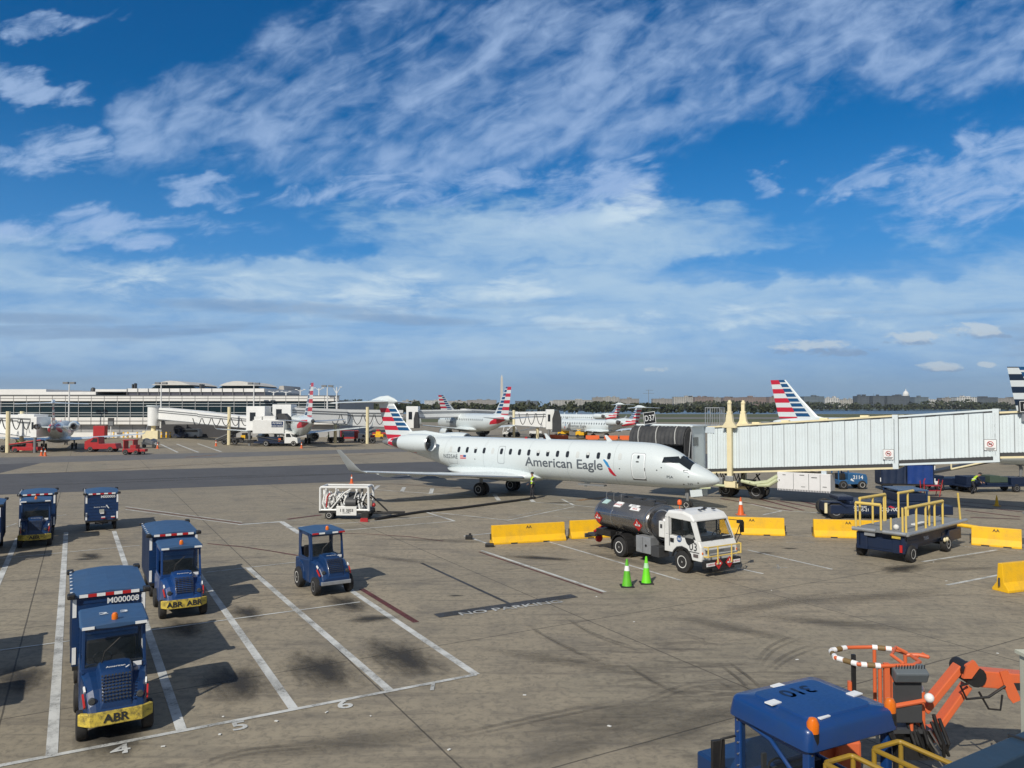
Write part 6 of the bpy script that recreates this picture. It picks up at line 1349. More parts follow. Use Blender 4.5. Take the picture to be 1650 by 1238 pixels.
MB().tube([(-.55, 0, 0), (-.6, 0, 1.1), (-.5, 0, 1.3)], .035).tube([(.5, 0, 0), (.75, 0, 1.2)], .03).tube([(-.55, .5, 0), (-.6, .5, 1.1)], .035).tube([(.5, .5, 0), (.75, .5, 1.2)], .03).build('stand_frame', MATS['red'], ls); MB().bx(-.6, .6, 0, .5, .4, .44).bx(-.4, .65, 0, .5, .75, .79).build('tread', MATS['red'], ls)
# ---------------------------------------------------------------- ground power / air start trailer
o_ = (G(516, 836) + G(606, 838)) / 2; gp_ = thing('air_start_trailer', 'white pipe framed air start trailer left of the main jet with tow bar', 'trailer', (o_.x, o_.y + .7, 0), R(-2))
WP = MATS['white_paint']; fr = MB()
for y in (-.62, .62):
    fr.tube([(-1.55, y, .5), (-1.55, y, 1.78), (-1.5, y, 1.84), (1.12, y, 1.84), (1.2, y, 1.78), (1.24, y, .5)], .075).tube([(-1.55, y, .55), (1.25, y, .55)], .06)
for x in (-1.5, 1.12): fr.tube([(x, -.62, 1.84), (x, .62, 1.84)], .07)
fr.tube([(-1.0, -.6, .55), (-.2, -.6, 1.5), (.3, -.6, 1.8)], .045).tube([(.2, -.6, .6), (.6, -.6, 1.8)], .03).build('pipe_frame', WP, gp_)
MB().bx(-1.65, 1.35, -.6, .6, .36, .52).build('chassis', MATS['black'], gp_)
en = MB().bx(-.5, .75, -.4, .4, .52, 1.25).cyl((-.1, -.45, .95), (.5, -.45, .95), .3).cyl((-1.1, -.3, .8), (-.6, -.3, .8), .25).bx(-.3, .5, -.3, .3, 1.25, 1.5).cyl((.7, 0, 1.2), (.7, 0, 1.75), .08).build('engine', MATS['dark_grey'], gp_)
rd = random.Random(9); hs_ = MB()
for k in range(26):
    x = rd.uniform(-1.45, 1.1); hs_.tube([(x, rd.uniform(-.6, -.3), .6), (x + rd.uniform(-.2, .2), -.55, rd.uniform(.9, 1.2)), (x + rd.uniform(-.4, .4), rd.uniform(-.5, .2), rd.uniform(1.3, 1.7))], rd.choice((.035, .05, .06)), 6)
hs_.build('pipework', WP, gp_)
h2 = MB()
for k in range(8): x = rd.uniform(-1.4, .9); h2.tube([(x, -.5, rd.uniform(.6, .9)), (x + .3, -.6, rd.uniform(.9, 1.4)), (x + .6, -.45, rd.uniform(.7, 1.2))], .035, 6)
h2.build('hose', MATS['black'], gp_)
for k in range(6): x = rd.uniform(-1.4, 1); MB().ball((x, -.55, rd.uniform(.7, 1.5)), rd.uniform(.07, .13)).build('valve', MATS['galv'], gp_)
MB().tube([(-1.2, -.62, .7), (-1.15, -.62, 1.3), (-1.0, -.6, 1.5)], .04).ball((1.45, -.3, .8), .12).build('red_hose', MATS['red'], gp_)
pn = MB().bx(-.62, .55, -.68, -.64, .24, .78).build('side_panel', WP, gp_, .03); text_on('panel_number', 'I E 3J03', .16, MATS['ink'], pn, (-.02, -.69, .46), (1, 0, 0), (0, 0, 1), .02, True, 1.1); MB().bx(-.25, .2, -.688, -.682, .37, .41).build('panel_lettering', MATS['mid_grey'], pn)
for x in (-1.05, 1.0):
    for s in (-1, 1): wheel(gp_, (x, s * .55, .24), .24, .18, 'rim_white' if x < 0 else 'black', s, n=16)
MB().tube([(1.3, -.3, .35), (2.9, 0, .3), (1.3, .3, .35)], .05).tube([(1.15, 0, 1.4), (2.2, 0, .42)], .05).bx(2.2, 3.2, -.07, .07, .28, .4).build('tow_bar', MATS['black'], gp_)
tag(MB().prism([(-.22, 0), (-.2, .2), (.2, .2), (.22, 0)], -.08, .08, 'y').build('wheel_chock', MATS['red']), 'red chock against the wheel of the air start trailer', 'chock').location = G(588, 840)
hp = [G(606, 838), G(640, 832), G(680, 826), G(740, 820), G(800, 812), G(845, 806), G(862, 803)]
tag(MB().tube([p + Vector((0, 0, .07)) for p in hp], .085, 8).build('ground_hose', MATS['black']), 'long black hose on the ground from the air start trailer to the main jet', 'hose')
hp = [G(612, 812), G(650, 807), G(720, 803), G(775, 799)]
# ---------------------------------------------------------------- people: one skinned body each, coloured by region
def person(label, loc, rz, J, top='hivis', legs='trousers', cap='ink', grp='ground crew on the apron', scale=1.0, sleeve='trousers'):
    """J: joint positions in metres, +X the way the body faces"""
    t = thing('person', label, 'person', tuple(loc), rz, grp)
    V, E, Rd, Z = [], [], [], []
    def v(p, r, z): V.append(p); Rd.append(r); Z.append(z); return len(V) - 1
    def chain(i, pts):
        for p, r, z in pts:
            j = v(p, r, z); E.append((i, j)); i = j
        return i
    pel = v(J['pelvis'], .145, 'leg'); ch = chain(pel, [(J['waist'], .135, 'top'), (J['chest'], .165, 'top'), (J['neck'], .06, 'skin')])
    chest = ch - 1
    hd = chain(ch, [(J['head0'], .085, 'skin'), (J['head1'], .10, 'skin'), (J['head2'], .075, 'cap')])
    face = Vector(J['head1']) + Vector((.105, 0, -.015)); chain(hd - 1, [(tuple(Vector(J['head1']) + Vector((.085, 0, -.02))), .03, 'skin')])
    for s in ('L', 'R'):
        sh = chain(chest, [(J['sh' + s], .075, 'top')]); el = chain(sh, [(J['el' + s], .052, 'slv'), (J['wr' + s], .036, 'slv')])
        w_ = Vector(J['wr' + s]); d = (w_ - Vector(J['el' + s])).normalized(); a = d.orthogonal().normalized(); b = d.cross(a)
        pm = chain(el, [(tuple(w_ + d * .06), .032, 'skin')])
        for k, (off, ln) in enumerate(((-.028, .065), (-.01, .08), (.01, .075), (.027, .058))):
            k1 = w_ + d * .085 + a * off; k2 = k1 + d * ln * .5 + b * .012; k3 = k2 + d * ln * .4 + b * .03
            chain(pm, [(tuple(k1), .010, 'skin'), (tuple(k2), .009, 'skin'), (tuple(k3), .008, 'skin')])
        chain(pm - 0, [(tuple(w_ + d * .05 + a * -.045 + b * .015), .011, 'skin'), (tuple(w_ + d * .085 + a * -.06 + b * .03), .009, 'skin')])
        hp = chain(pel, [(J['hip' + s], .105, 'leg')]); kn = chain(hp, [(J['kn' + s], .068, 'leg'), (J['an' + s], .048, 'leg')])
        an = Vector(J['an' + s]); chain(kn, [(tuple(an + Vector((.02, 0, -.045))), .045, 'shoe'), (tuple(an + Vector((.16, 0, -.055))), .035, 'shoe')])
    me = bpy.data.meshes.new('body'); me.from_pydata(V, E, []); o = bpy.data.objects.new('body', me); C.objects.link(o)
    m = o.modifiers.new('skin', 'SKIN'); m.use_smooth_shade = True
    for i, sv in enumerate(me.skin_vertices[0].data): sv.radius = (Rd[i], Rd[i] * (.72 if Z[i] == 'top' and i < 3 else 1)); sv.use_root = (i == 0)
    o.modifiers.new('sub', 'SUBSURF').levels = 1; o.modifiers['sub'].render_levels = 1
    bpy.context.view_layer.update()
    me2 = bpy.data.meshes.new_from_object(o.evaluated_get(bpy.context.evaluated_depsgraph_get())); bpy.data.objects.remove(o)
    mm = {'leg': legs, 'top': top, 'skin': 'skin', 'cap': cap, 'slv': sleeve, 'shoe': 'black'}; keys = list(mm); me2.materials.clear()
    for k in keys: me2.materials.append(MATS[mm[k]])
    P = [Vector(p) for p in V]; segs = [(P[a], P[b], Z[b]) for a, b in E]
    for f in me2.polygons:
        c = f.center; best = None
        for a, b, z in segs:
            d = b - a; L2 = d.length_squared; tt_ = max(0, min(1, (c - a).dot(d) / L2)) if L2 > 0 else 0; q = (a + d * tt_ - c).length
            if best is None or q < best[0]: best = (q, z)
        f.material_index = keys.index(best[1]); f.use_smooth = True
    ob = bpy.data.objects.new('body', me2); C.objects.link(ob); ob.parent = t
    h1 = Vector(J['head1'])
    MB().ball(h1 + Vector((-.01, 0, .06)), (.108, .098, .085), 14, 7).box(h1 + Vector((.12, 0, .055)), (.1, .13, .015)).build('cap', MATS[cap], t)
    fc = MB()
    for s in (-1, 1): fc.ball(h1 + Vector((.088, s * .033, .01)), .013, 8, 5)
    fc.box(h1 + Vector((.088, 0, -.062)), (.02, .045, .01)); fc.build('face_features', MATS['ink'], t)
    c = Vector(J['chest']); w2 = Vector(J['waist'])
    MB().loft([[p + Vector((.145 * k * math.cos(a), .195 * k * math.sin(a), 0)) for a in [2 * math.pi * q / 16 for q in range(16)]] for p, k in ((w2.lerp(c, .30), .99), (w2.lerp(c, .48), 1.02))]).build('reflective_band', MATS['reflect_white'], t)
    if scale != 1: t.scale = (scale,) * 3
    return t
STAND = dict(pelvis=(0, 0, .95), waist=(0, 0, 1.1), chest=(0, 0, 1.35), neck=(.01, 0, 1.52), head0=(.02, 0, 1.58), head1=(.03, 0, 1.68), head2=(.02, 0, 1.76), shL=(0, .2, 1.42), elL=(.02, .27, 1.15), wrL=(.14, .25, .93), shR=(0, -.2, 1.42), elR=(.04, -.26, 1.15), wrR=(.22, -.2, 1.0),
             hipL=(0, .1, .9), knL=(.03, .12, .5), anL=(-.02, .14, .09), hipR=(0, -.1, .9), knR=(.05, -.12, .5), anR=(.06, -.14, .09))
person('ground worker in yellow vest and dark cap standing under the wing of the main jet', G(858, 803.5), R(200), STAND, scale=1.04)
WALK = dict(STAND); WALK.update(knL=(.16, .11, .52), anL=(.2, .12, .09), knR=(-.05, -.11, .5), anR=(-.26, -.12, .14), elL=(-.12, .26, 1.16), wrL=(-.05, .27, .93), elR=(.14, -.25, 1.18), wrR=(.34, -.22, 1.05))
person('worker in yellow vest walking by the far jet with the thin fin, left of two', G(530, 713), R(180), WALK); person('worker in yellow vest by the far red carts, right of two', G(553, 713.5), R(30), STAND)
BEND = dict(pelvis=(0, 0, .85), waist=(.06, 0, .98), chest=(.26, 0, 1.18), neck=(.38, 0, 1.28), head0=(.43, 0, 1.31), head1=(.50, 0, 1.38), head2=(.50, 0, 1.46), shL=(.28, .2, 1.22), elL=(.42, .26, 1.0), wrL=(.55, .2, .85), shR=(.28, -.2, 1.22), elR=(.44, -.25, 1.0), wrR=(.6, -.18, .88),
            hipL=(0, .1, .82), knL=(.16, .13, .46), anL=(-.02, .14, .09), hipR=(0, -.1, .82), knR=(.12, -.13, .46), anR=(-.1, -.14, .09))
person('worker in yellow vest bending over the equipment trailer at the right', G(1564, 795.5) , R(-20), BEND, scale=1.05)
person('worker in yellow vest bent over by the red belt loader at the far left', G(33, 724), R(180), BEND)
# ---------------------------------------------------------------- foreground: tractor 310, railed trailer, boom lift, ledge
ft = thing('cab_tractor', 'bright blue cab tractor with 310 upside down on its roof, nearest at bottom right', 'tractor', (4.22, 10.85, 0), R(116.5))
B = MATS['blue_bright']; rw, rl = .84, .72
def rring(k, z, ox=0): 
    P = []
    for (sx, sy, a0) in ((1, 1, 0), (-1, 1, 90), (-1, -1, 180), (1, -1, 270)):
        for q in range(5): a = R(a0 + 22.5 * q); r = .11; P.append(Vector((sx * (rl * k - r) + r * math.cos(a) + ox, sy * (rw * k - r) + r * math.sin(a), z)))
    return P
ro = MB().loft([rring(.99, 2.04), rring(1.035, 2.07), rring(1.035, 2.10), rring(1.0, 2.28), rring(.985, 2.32), rring(.95, 2.345), rring(.74, 2.36), rring(.72, 2.382), rring(.30, 2.392)]).build('roof', B, ft)
text_on('roof_number', '310', .25, mat('letter_navy', (.004, .012, .04), .5, 0, 0), ro, (.36, .0, 2.392), (0, 1, 0), (-1, 0, 0), .022, True, 1.1)
for x, y in ((.56, .05), (.10, .62), (-.18, -.66), (-.50, .36)): MB().box((x, y, 2.388 if abs(x) < .3 else 2.372), (.13, .2, .016), .1).build('roof_panel', MATS['reflect_white'], ro)
cf = MB()
for x in (.62, -.62):
    for y in (.74, -.74): cf.box((x, y, 1.6), (.12, .11, 1.0))
for y in (.76, -.76): cf.bx(-.62, .62, y - .03, y + .03, 1.98, 2.1); cf.bx(-.62, .62, y - .03, y + .03, .55, 1.22)
cf.bx(.6, .66, -.74, .74, .5, 1.25).bx(.6, .66, -.74, .74, 2.0, 2.1).bx(-.66, -.6, -.74, .74, 2.0, 2.1)
cf.build('cab_frame', B, ft, .02)
# arched pillar inside the left side window
MB().tube([(.45, .775, 2.02), (.0, .775, 1.95), (-.35, .775, 1.7), (-.52, .775, 1.25)], .03).build('window_arch', B, ft)
MB().bx(-.56, .56, .752, .760, 1.22, 1.99).build('side_window', MATS['glass_thin'], ft); MB().bx(.622, .632, -.68, .68, 1.25, 2.0).build('windscreen', MATS['glass_thin'], ft)
MB().bx(-3.4, 1.6, -.8, .8, .35, .619).bx(.66, 1.6, -.72, .72, .62, 1.15).bx(-.6, .6, -.7, .7, .5, .62).build('body', MATS['blue_paint'], ft, .04)
MB().bx(-.45, .0, -.55, .55, .62, .95).bx(-.55, -.4, -.55, .55, .95, 1.45).build('seat', MATS['black'], ft, .05)
MB().tube([(.32 + .05 * math.cos(a), .32 + .19 * math.sin(a), 1.3 + .15 * math.cos(a)) for a in [2 * math.pi * k / 18 for k in range(19)]], .016, 6).cyl((.32, .32, 1.3), (.52, .32, 1.05), .025).build('steering_wheel', MATS['black'], ft)
MB().bx(.45, .6, -.7, .7, .9, 1.2).bx(.3, .34, .55, .62, 1.2, 1.6).build('dashboard', MATS['dark_grey'], ft); MB().bx(.1, .2, .60, .66, .75, 1.3).build('extinguisher', MATS['red'], ft)
for x, y, nm in ((-.66, .70, 'amber'), (-.66, -.78, 'amber')):
    MB().cyl((x, y, 2.06), (x, y, 2.28), .08).build('beacon_base', MATS['black'], ft); MB().lathe([(.075, 2.281), (.078, 2.40), (.05, 2.46), (.01, 2.475)], (x, y, 0), n=16).build('beacon', MATS['amber'], ft)
MB().tube([(.66, .78, 1.75), (.72, 1.0, 1.72), (.74, 1.02, 1.25), (.68, .82, 1.15)], .02, 6).box((.76, 1.03, 1.5), (.06, .2, .4), -.2).box((.72, .98, .95), (.3, .25, .3)).build('mirror', MATS['black'], ft, .02)
st = MB()
for k in range(6): st.cyl((-.672, .745, 1.2 + k * .16), (-.69, .745, 1.2 + k * .16), .014, n=6).cyl((.6, .80, 1.2 + k * .16), (.6, .815, 1.2 + k * .16), .014, n=6)
st.build('rivet', MATS['steel'], ft)
MB().bx(-.61, -.59, -.2, .7, .62, 1.3).build('rear_panel', MATS['blue_dark'], ft)
for x in (1.05, -1.7):
    for s in (-1, 1): wheel(ft, (x, s * .72, .36), .36, .24, 'rim_grey', s)
cbk = MB(); rd = random.Random(8)
for k in range(7): cbk.tube([(-.68, -.72 + rd.uniform(-.05, .05), 2.1), (-.74 + rd.uniform(-.04, .04), -.8, 1.8), (-.7, -.78 + rd.uniform(-.05, .05), 1.35)], .02, 6)
cbk.build('cable_bundle', MATS['black'], ft)
# bed behind the cab with two U shaped rails
MB().bx(-3.4, -.68, -.85, .85, .62, 1.02).bx(-3.2, -1.0, -.2, .3, 1.02, 1.16).build('bed', MATS['blue_dark'], ft, .03)
MB().cyl((-1.3, -.75, 1.2), (-2.1, -.75, 1.2), .2).ball((-1.7, -.6, 1.2), (.45, .3, .18)).build('engine_cover', MATS['blue_bright'], ft); MB().cyl((-1.2, -.75, 1.2), (-1.28, -.75, 1.2), .12).build('filter_cap', MATS['shaded_yellow'], ft); MB().ball((-1.3, .35, 1.1), (.4, .3, .12)).build('folded_tarp', MATS['mid_grey'], ft)
for y0, y1 in ((.18, .68), (-.75, -.22)):
    mb = MB().tube([(-3.2, y0, 1.95), (-.86, y0, 1.95), (-.82, y0 + .04, 1.95), (-.82, y1 - .04, 1.95), (-.86, y1, 1.95), (-3.2, y1, 1.95)], .034)
    for y in (y0, y1): mb.cyl((-.84, y, 1.0), (-.84, y, 1.95), .032).cyl((-2.0, y, 1.0), (-2.0, y, 1.95), .03)
    mb.tube([(-.86, y1, 1.5), (-1.5, (y0 + y1) / 2, 1.75), (-2.0, y0, 1.93)], .026).tube([(-1.7, y0, 1.95), (-1.7, y1, 1.95)], .03)
    mb.build('rail', MATS['shaded_yellow'], ft)
# boom lift
lf = thing('boom_lift', 'orange boom lift with taped basket rails and folded arm at the lower right', 'boom lift', (6.35, 13.45, 0), 0)
O = MATS['orange_lift']; zt_ = 2.1
ringp = [(-.70, -.05), (-.62, .35), (-.25, .52), (.2, .55), (.55, .42), (.68, .1), (.66, -.25), (.45, -.42), (-.10, -.46), (-.45, -.38), (-.70, -.05)]
MB().tube([(x, y, zt_) for x, y in ringp], .032).build('basket_rail', O, lf)
for i in (0, 1, 3, 8, 9):
    (xa, ya), (xb, yb) = ringp[i], ringp[(i + 1) % 10]
    for a, b, m in ((.05, .28, 'reflect_white'), (.3, .62, 'tape_brown'), (.65, .9, 'reflect_white')):
        mat('tape_brown', (.20, .13, .05), .6)
        MB().cyl((xa + (xb - xa) * a, ya + (yb - ya) * a, zt_), (xa + (xb - xa) * b, ya + (yb - ya) * b, zt_), .047).build('rail_tape', MATS[m], lf)
ps = MB()
for x, y in ((.60, .12), (.42, -.40), (-.12, -.44), (.25, .53)): ps.cyl((x, y, 1.0), (x, y, zt_), .032)
ps.cyl((-.52, -.2, 1.0), (-.52, -.2, 1.75), .045)
ps.bx(-.05, .04, -.46, -.40, 1.05, 2.14).bx(.08, .14, -.44, -.38, 1.05, 2.1).tube([(.30, -.42, 2.12), (.2, -.2, 2.2), (.45, .15, 2.22), (.62, .1, 2.14)], .03).build('basket_post', O, lf)
MB().bx(-.65, .62, -.42, .5, .95, 1.02).build('basket_floor', MATS['dark_grey'], lf)
MB().box((-.48, -.25, 1.75), (.06, .06, .95)).build('black_post', MATS['black'], lf)
cs = MB().box((.36, -.46, 1.98), (.56, .26, .2), 0, 0, R(25)).build('console', mat('console_grey', (.12, .14, .155), .5, 0, .2, 5), lf, .03); tg_ = MB()
for k in range(11): tg_.cyl((.12 + k * .048, -.5, 2.05), (.12 + k * .048, -.52, 2.13), .009, n=5)
tg_.build('console_switch', MATS['ink'], cs)
MB().box((.34, -.40, 1.62), (.5, .1, .42)).box((.3, -.42, 1.30), (.55, .12, .3)).build('console_panel', MATS['dark_grey'], lf, .02)
MB().tube([(.0, -.48, 1.42), (.62, -.46, 1.52)], .04).tube([(.62, -.1, 1.45), (.66, -.3, 1.5)], .05).build('cross_bar', O, lf); MB().ball((.72, -.42, 1.55), .08).ball((.68, -.2, 1.62), .07).build('rail_pad', MATS['reflect_white'], lf)
MB().tube([(.62, .12, zt_), (.8, .05, 2.12), (.95, .0, 2.1)], .035).tube([(.75, .0, 2.1), (.9, .1, 2.13), (.95, -.02, 2.1)], .02).build('side_lever', O, lf)
# jib support and arms (x to the right)
MB().box((.68, -.1, 1.1), (.14, .3, 1.0)).box((.80, -.1, .82), (.4, .26, .22)).build('basket_bracket', O, lf, .02)
def arm(p, q, w_, h_, nm, m='orange_lift'):
    p, q = Vector(p), Vector(q); d = (q - p).normalized(); u = Vector((0, 1, 0)); n = d.cross(u).normalized()
    b = [p - u * w_ / 2 - n * h_ / 2, p + u * w_ / 2 - n * h_ / 2, p + u * w_ / 2 + n * h_ / 2, p - u * w_ / 2 + n * h_ / 2]; L = q - p
    return MB().hexa(b, [k + L for k in b]).build(nm, MATS[m], lf, .015)
arm((.78, -.1, 1.22), (1.42, -.1, 1.98), .22, .115, 'jib_arm'); arm((.85, -.1, .72), (1.55, -.1, 1.66), .22, .105, 'jib_arm'); arm((.95, .08, .72), (1.62, .08, 1.60), .10, .08, 'jib_ram', 'black')
MB().cyl((1.50, -.3, 1.94), (1.50, .12, 1.94), .13).cyl((1.62, -.28, 1.84), (1.62, .1, 1.84), .17).build('knuckle', MATS['black'], lf); MB().prism([(1.36, 1.84), (1.42, 2.06), (1.56, 2.14), (1.64, 2.02), (1.50, 1.84)], -.33, -.26, 'y').build('knuckle_plate', O, lf)
arm((1.7, -.1, 1.80), (4.9, -.1, 1.52), .28, .28, 'boom'); MB().prism([(2.02, 1.94), (2.16, 1.96), (2.38, 1.46), (2.24, 1.40), (2.16, 1.5)], -.27, -.255, 'y').build('boom_plate', O, lf); MB().bx(2.22, 2.4, -.262, -.252, 1.62, 1.74).build('boom_slot', MATS['ink'], lf)
ho = MB().tube([(1.45, -.3, 1.75), (1.3, -.34, 1.72), (1.4, -.34, 1.5), (1.8, -.3, 1.52), (2.1, -.28, 1.7)], .022, 6).tube([(1.65, -.28, 1.6), (1.8, -.3, 1.32), (2.0, -.3, 1.3), (2.05, -.28, 1.55)], .018, 6)
rd = random.Random(6)
for k in range(10): x = rd.uniform(.35, .95); ho.tube([(x, -.35, rd.uniform(1.0, 1.3)), (x + .1, -.45, .8), (x + rd.uniform(.1, .3), -.3, rd.uniform(.45, .7))], .03, 6)
ho.bx(.35, .85, -.3, .2, .45, .95).build('hydraulic_hose', MATS['black'], lf)
MB().tube([(.75, -.35, .98), (.85, -.38, .8), (1.0, -.36, .62)], .02, 6).tube([(.7, -.36, .9), (.8, -.39, .72), (.9, -.36, .6)], .02, 6).build('bright_pipe', MATS['steel'], lf)
MB().bx(4.4, 5.9, -.9, .9, .55, 1.6).bx(4.1, 6.2, -.8, .8, .35, .55).build('turret', O, lf, .04)
for x in (4.4, 5.9):
    for s in (-1, 1): wheel(lf, (x, s * .85, .42), .42, .32, 'rim_white', s)
MB().bx(-.75, -.35, -.25, .15, .1, .75).box((-.85, .1, .6), (.5, .4, .5), .3).build('jib_counterweight', O, lf, .05)
# building ledge under the window, cream post
e0, e1 = G(1455, 1248, 4.5), G(1660, 1162, 4.5); dv = (e1 - e0); e0 = e0 - dv * 1.2; e1 = e1 + dv * 2.5; nv = Vector((dv.y, -dv.x, 0)).normalized()
lg = thing('building_ledge', 'dark blue grey building ledge across the bottom right corner', 'ledge', (0, 0, 0))
lm = mat('ledge_paint', (.022, .045, .075), .5, 0, .4, 3, (.05, .07, .09))
def slab(o0, o1, z0, z1, nm, m, bev=.01):
    a, b, c, d_ = e0 + nv * o0, e1 + nv * o0, e1 + nv * o1, e0 + nv * o1
    MB().hexa([(p.x, p.y, z0) for p in (a, b, c, d_)], [(p.x, p.y, z1) for p in (a, b, c, d_)]).build(nm, m, lg, bev)
slab(0, .16, 3.9, 4.5, 'coping', lm); slab(.162, 1.6, 3.7, 4.36, 'ledge_top', lm); slab(.10, 1.6, 0, 3.698, 'ledge_wall', lm, 0)
md_ = e0.lerp(e1, .42); MB().box((md_.x + nv.x * .08, md_.y + nv.y * .08, 4.2), (.02, .19, .62), math.atan2(dv.y, dv.x)).build('coping_joint', MATS['ink'], lg)
cp_ = thing('cream_post', 'pale cream square post at the right edge beyond the boom lift arm', 'post', (6.14, 9.0, 0)); MB().bx(0, .5, 0, .3, 0, 3.5).build('post_shaft', mat('post_cream', (.60, .60, .48), .6, 0, .2, 3), cp_, .015); MB().bx(-.03, .53, -.03, .33, 3.5, 3.54).build('post_cap', MATS['post_cream'], cp_)
# ---------------------------------------------------------------- far jet bridges and gate equipment
def far_bridge(label, secs, cols, cab=None, loops=(), hood=None, rot=None):
    """secs: list of (px0, d0, ytop0, ybot0, px1, d1, ytop1, ybot1) boxes in photo columns at real distances"""
    s0 = secs[0]; o = at(s0[0], s0[1]); t = thing('jet_bridge', label, 'jet bridge', o, 0, 'far jet bridges at the terminal')
    W3 = MATS['bridge_far_white']
    def quad(px0, d0, a0, b0, px1, d1, a1, b1, y0=0.0, y1=2.2, e=0.0):
        p, q = at(px0, d0) - o, at(px1, d1) - o; n = Vector((-(q - p).y, (q - p).x, 0)).normalized(); n = n if n.y > 0 else -n
        P = [p + n * y0, q + n * y0, q + n * y1, p + n * y1]; zb = [hz(b0, d0), hz(b1, d1), hz(b1, d1), hz(b0, d0)]; zt = [hz(a0, d0), hz(a1, d1), hz(a1, d1), hz(a0, d0)]
        return MB().hexa([(k.x, k.y, z) for k, z in zip(P, zb)], [(k.x, k.y, z) for k, z in zip(P, zt)])
    for k, s in enumerate(secs):
        b = quad(*s, y0=.12 * k, y1=2.2 - .12 * k); so_ = b.build('tunnel_section', W3, t)
        hh = s[3] - s[2]
        for f in (.18, .34): quad(s[0], s[1], s[2] + hh * f, s[2] + hh * (f + .07), s[4], s[5], s[6] + hh * f, s[6] + hh * (f + .07), .12 * k - .06, .12 * k - .003).build('side_rail', MATS['mid_grey'], so_)
        quad(s[0], s[1], s[3] - .8, s[3] + .4, s[4], s[5], s[7] - .8, s[7] + .4, .12 * k - .1, .12 * k - .004).build('floor_beam', MATS['mid_grey'], so_)
    for px, dd, yt, yb in cols:
        p = at(px, dd) - o; MB().cyl((p.x, p.y - .4, 0), (p.x, p.y - .4, hz(yt, dd)), .28, n=8).build('lift_column', MATS['cream'], t)
        MB().box((p.x, p.y + .6, .7), (2.2, 1.6, .6)).build('bogie_frame', MATS['dark_grey'], t)
        for s in (-.9, .9): wheel(t, (p.x + s, p.y, .45), .45, .4, 'rim_grey', -1, n=14)
    if cab:
        px0, px1, dd, yt, yb = cab; p0, p1 = at(px0, dd) - o, at(px1, dd) - o
        co2 = MB().bx(p0.x, p1.x, p0.y - .3, p0.y + 3, hz(yb, dd), hz(yt, dd)).build('bridge_cab', W3, t, .05)
        MB().bx(p0.x + (p1.x - p0.x) * .2, p0.x + (p1.x - p0.x) * .5, p0.y - .34, p0.y - .305, hz(yt + (yb - yt) * .6, dd), hz(yt + (yb - yt) * .25, dd)).build('cab_window', MATS['plane_window'], co2)
        MB().cyl((p0.x + .5, p0.y, 0), (p0.x + .5, p0.y, hz(yb, dd)), .2, n=8).build('cab_leg', MATS['mid_grey'], t)
    if hood:
        px0, px1, dd, yt, yb = hood; p0, p1 = at(px0, dd) - o, at(px1, dd) - o; z0, z1 = hz(yb, dd), hz(yt, dd); h = z1 - z0
        MB().prism([(p0.x, z0), (p0.x, z1 - h * .4), (p0.x + (p1.x - p0.x) * .3, z1), (p1.x - (p1.x - p0.x) * .3, z1), (p1.x, z1 - h * .4), (p1.x, z0)], p0.y - 1.2, p0.y + .6, 'y').build('canopy', MATS['bellows'], t)
    if loops:
        x0, x1, dd, yt, yb, n = loops; mb = MB()
        for k in range(n):
            a = x0 + (x1 - x0) * k / n; pts = []
            for q in range(9):
                f = q / 8; p = at(a + (x1 - x0) / n * .9 * f, dd - .5) - o; pts.append((p.x, p.y, hz(yt + (yb - yt) * (1 - (2 * f - 1) ** 2), dd)))
            mb.tube(pts, .07, 5)
        mb.build('cable_loop', MATS['dark_grey'], t)
    return t
far_bridge('white jet bridge with two cream columns at the left edge, beside the grey left jet', [(-60, 112, 667, 692, 30, 108, 669, 702), (28, 108, 667, 703, 54, 106, 668, 704)], [(17, 106, 663, 705), (39, 110, 663, 705)], (52, 62, 105.5, 672, 705), (-12, 52, 106.5, 675, 692, 4))
far_bridge('long sloping white jet bridge across the terminal glass, ending behind the catering truck', [(254, 150, 657, 676, 330, 138, 664, 683), (318, 138, 664, 683, 402, 126, 672, 691)], [(371, 127, 656, 702)], (398, 428, 124, 655, 694), (311, 404, 125.5, 674, 686, 6))
far_bridge('white jet bridge running right from the far jet with the thin striped fin', [(462, 126, 656, 678, 560, 132, 660, 684), (548, 132, 660, 686, 650, 138, 661, 690)], [(593, 131, 656, 700), (541.5, 133, 682, 700)], (440, 470, 126, 652, 682), (532, 640, 131, 668, 684, 6), (446, 468, 123.5, 666.5, 682))
far_bridge('white jet bridge behind the main jet tail, meeting the far jet below the obelisk', [(672, 150, 661, 674, 760, 158, 660, 672), (752, 158, 659, 672, 835, 168, 663, 674)], [(828, 158, 661, 690)], (655, 674, 149, 655, 690), (832, 872, 156, 668, 684, 3), (668, 676, 147.5, 664, 690))
far_bridge('white jet bridge with dark canopy at the nose of the far regional jet', [(830, 152, 664, 686, 884, 146, 663, 690)], [(866, 149, 672, 697)], (880, 893, 144.5, 660, 692), (836, 878, 145.5, 666, 684, 3), (890, 904, 143, 661, 696))
for px, dd, yt, yb, lab in ((240, 150, 655, 690, 'white rotunda tower where the sloping jet bridge meets the terminal'), (120, 149.5, 664, 676, '')):
    if lab:
        t = thing('bridge_rotunda', lab, 'rotunda', at(px + 8, dd)); MB().cyl((0, 0, hz(yb - 4, dd)), (0, 0, hz(yt, dd)), 1.1, n=20).build('drum', MATS['bridge_far_white'], t); MB().cyl((0, 0, hz(yt, dd)), (0, 0, hz(yt - 1.5, dd)), 1.3, n=20).build('roof', MATS['jetbridge_white'], t); MB().cyl((0, 0, 0), (0, 0, hz(yb - 4, dd)), .45, n=12).bx(-1.6, 1.4, -1.2, -.3, 0, 1.6).build('pier', MATS['cream'], t)
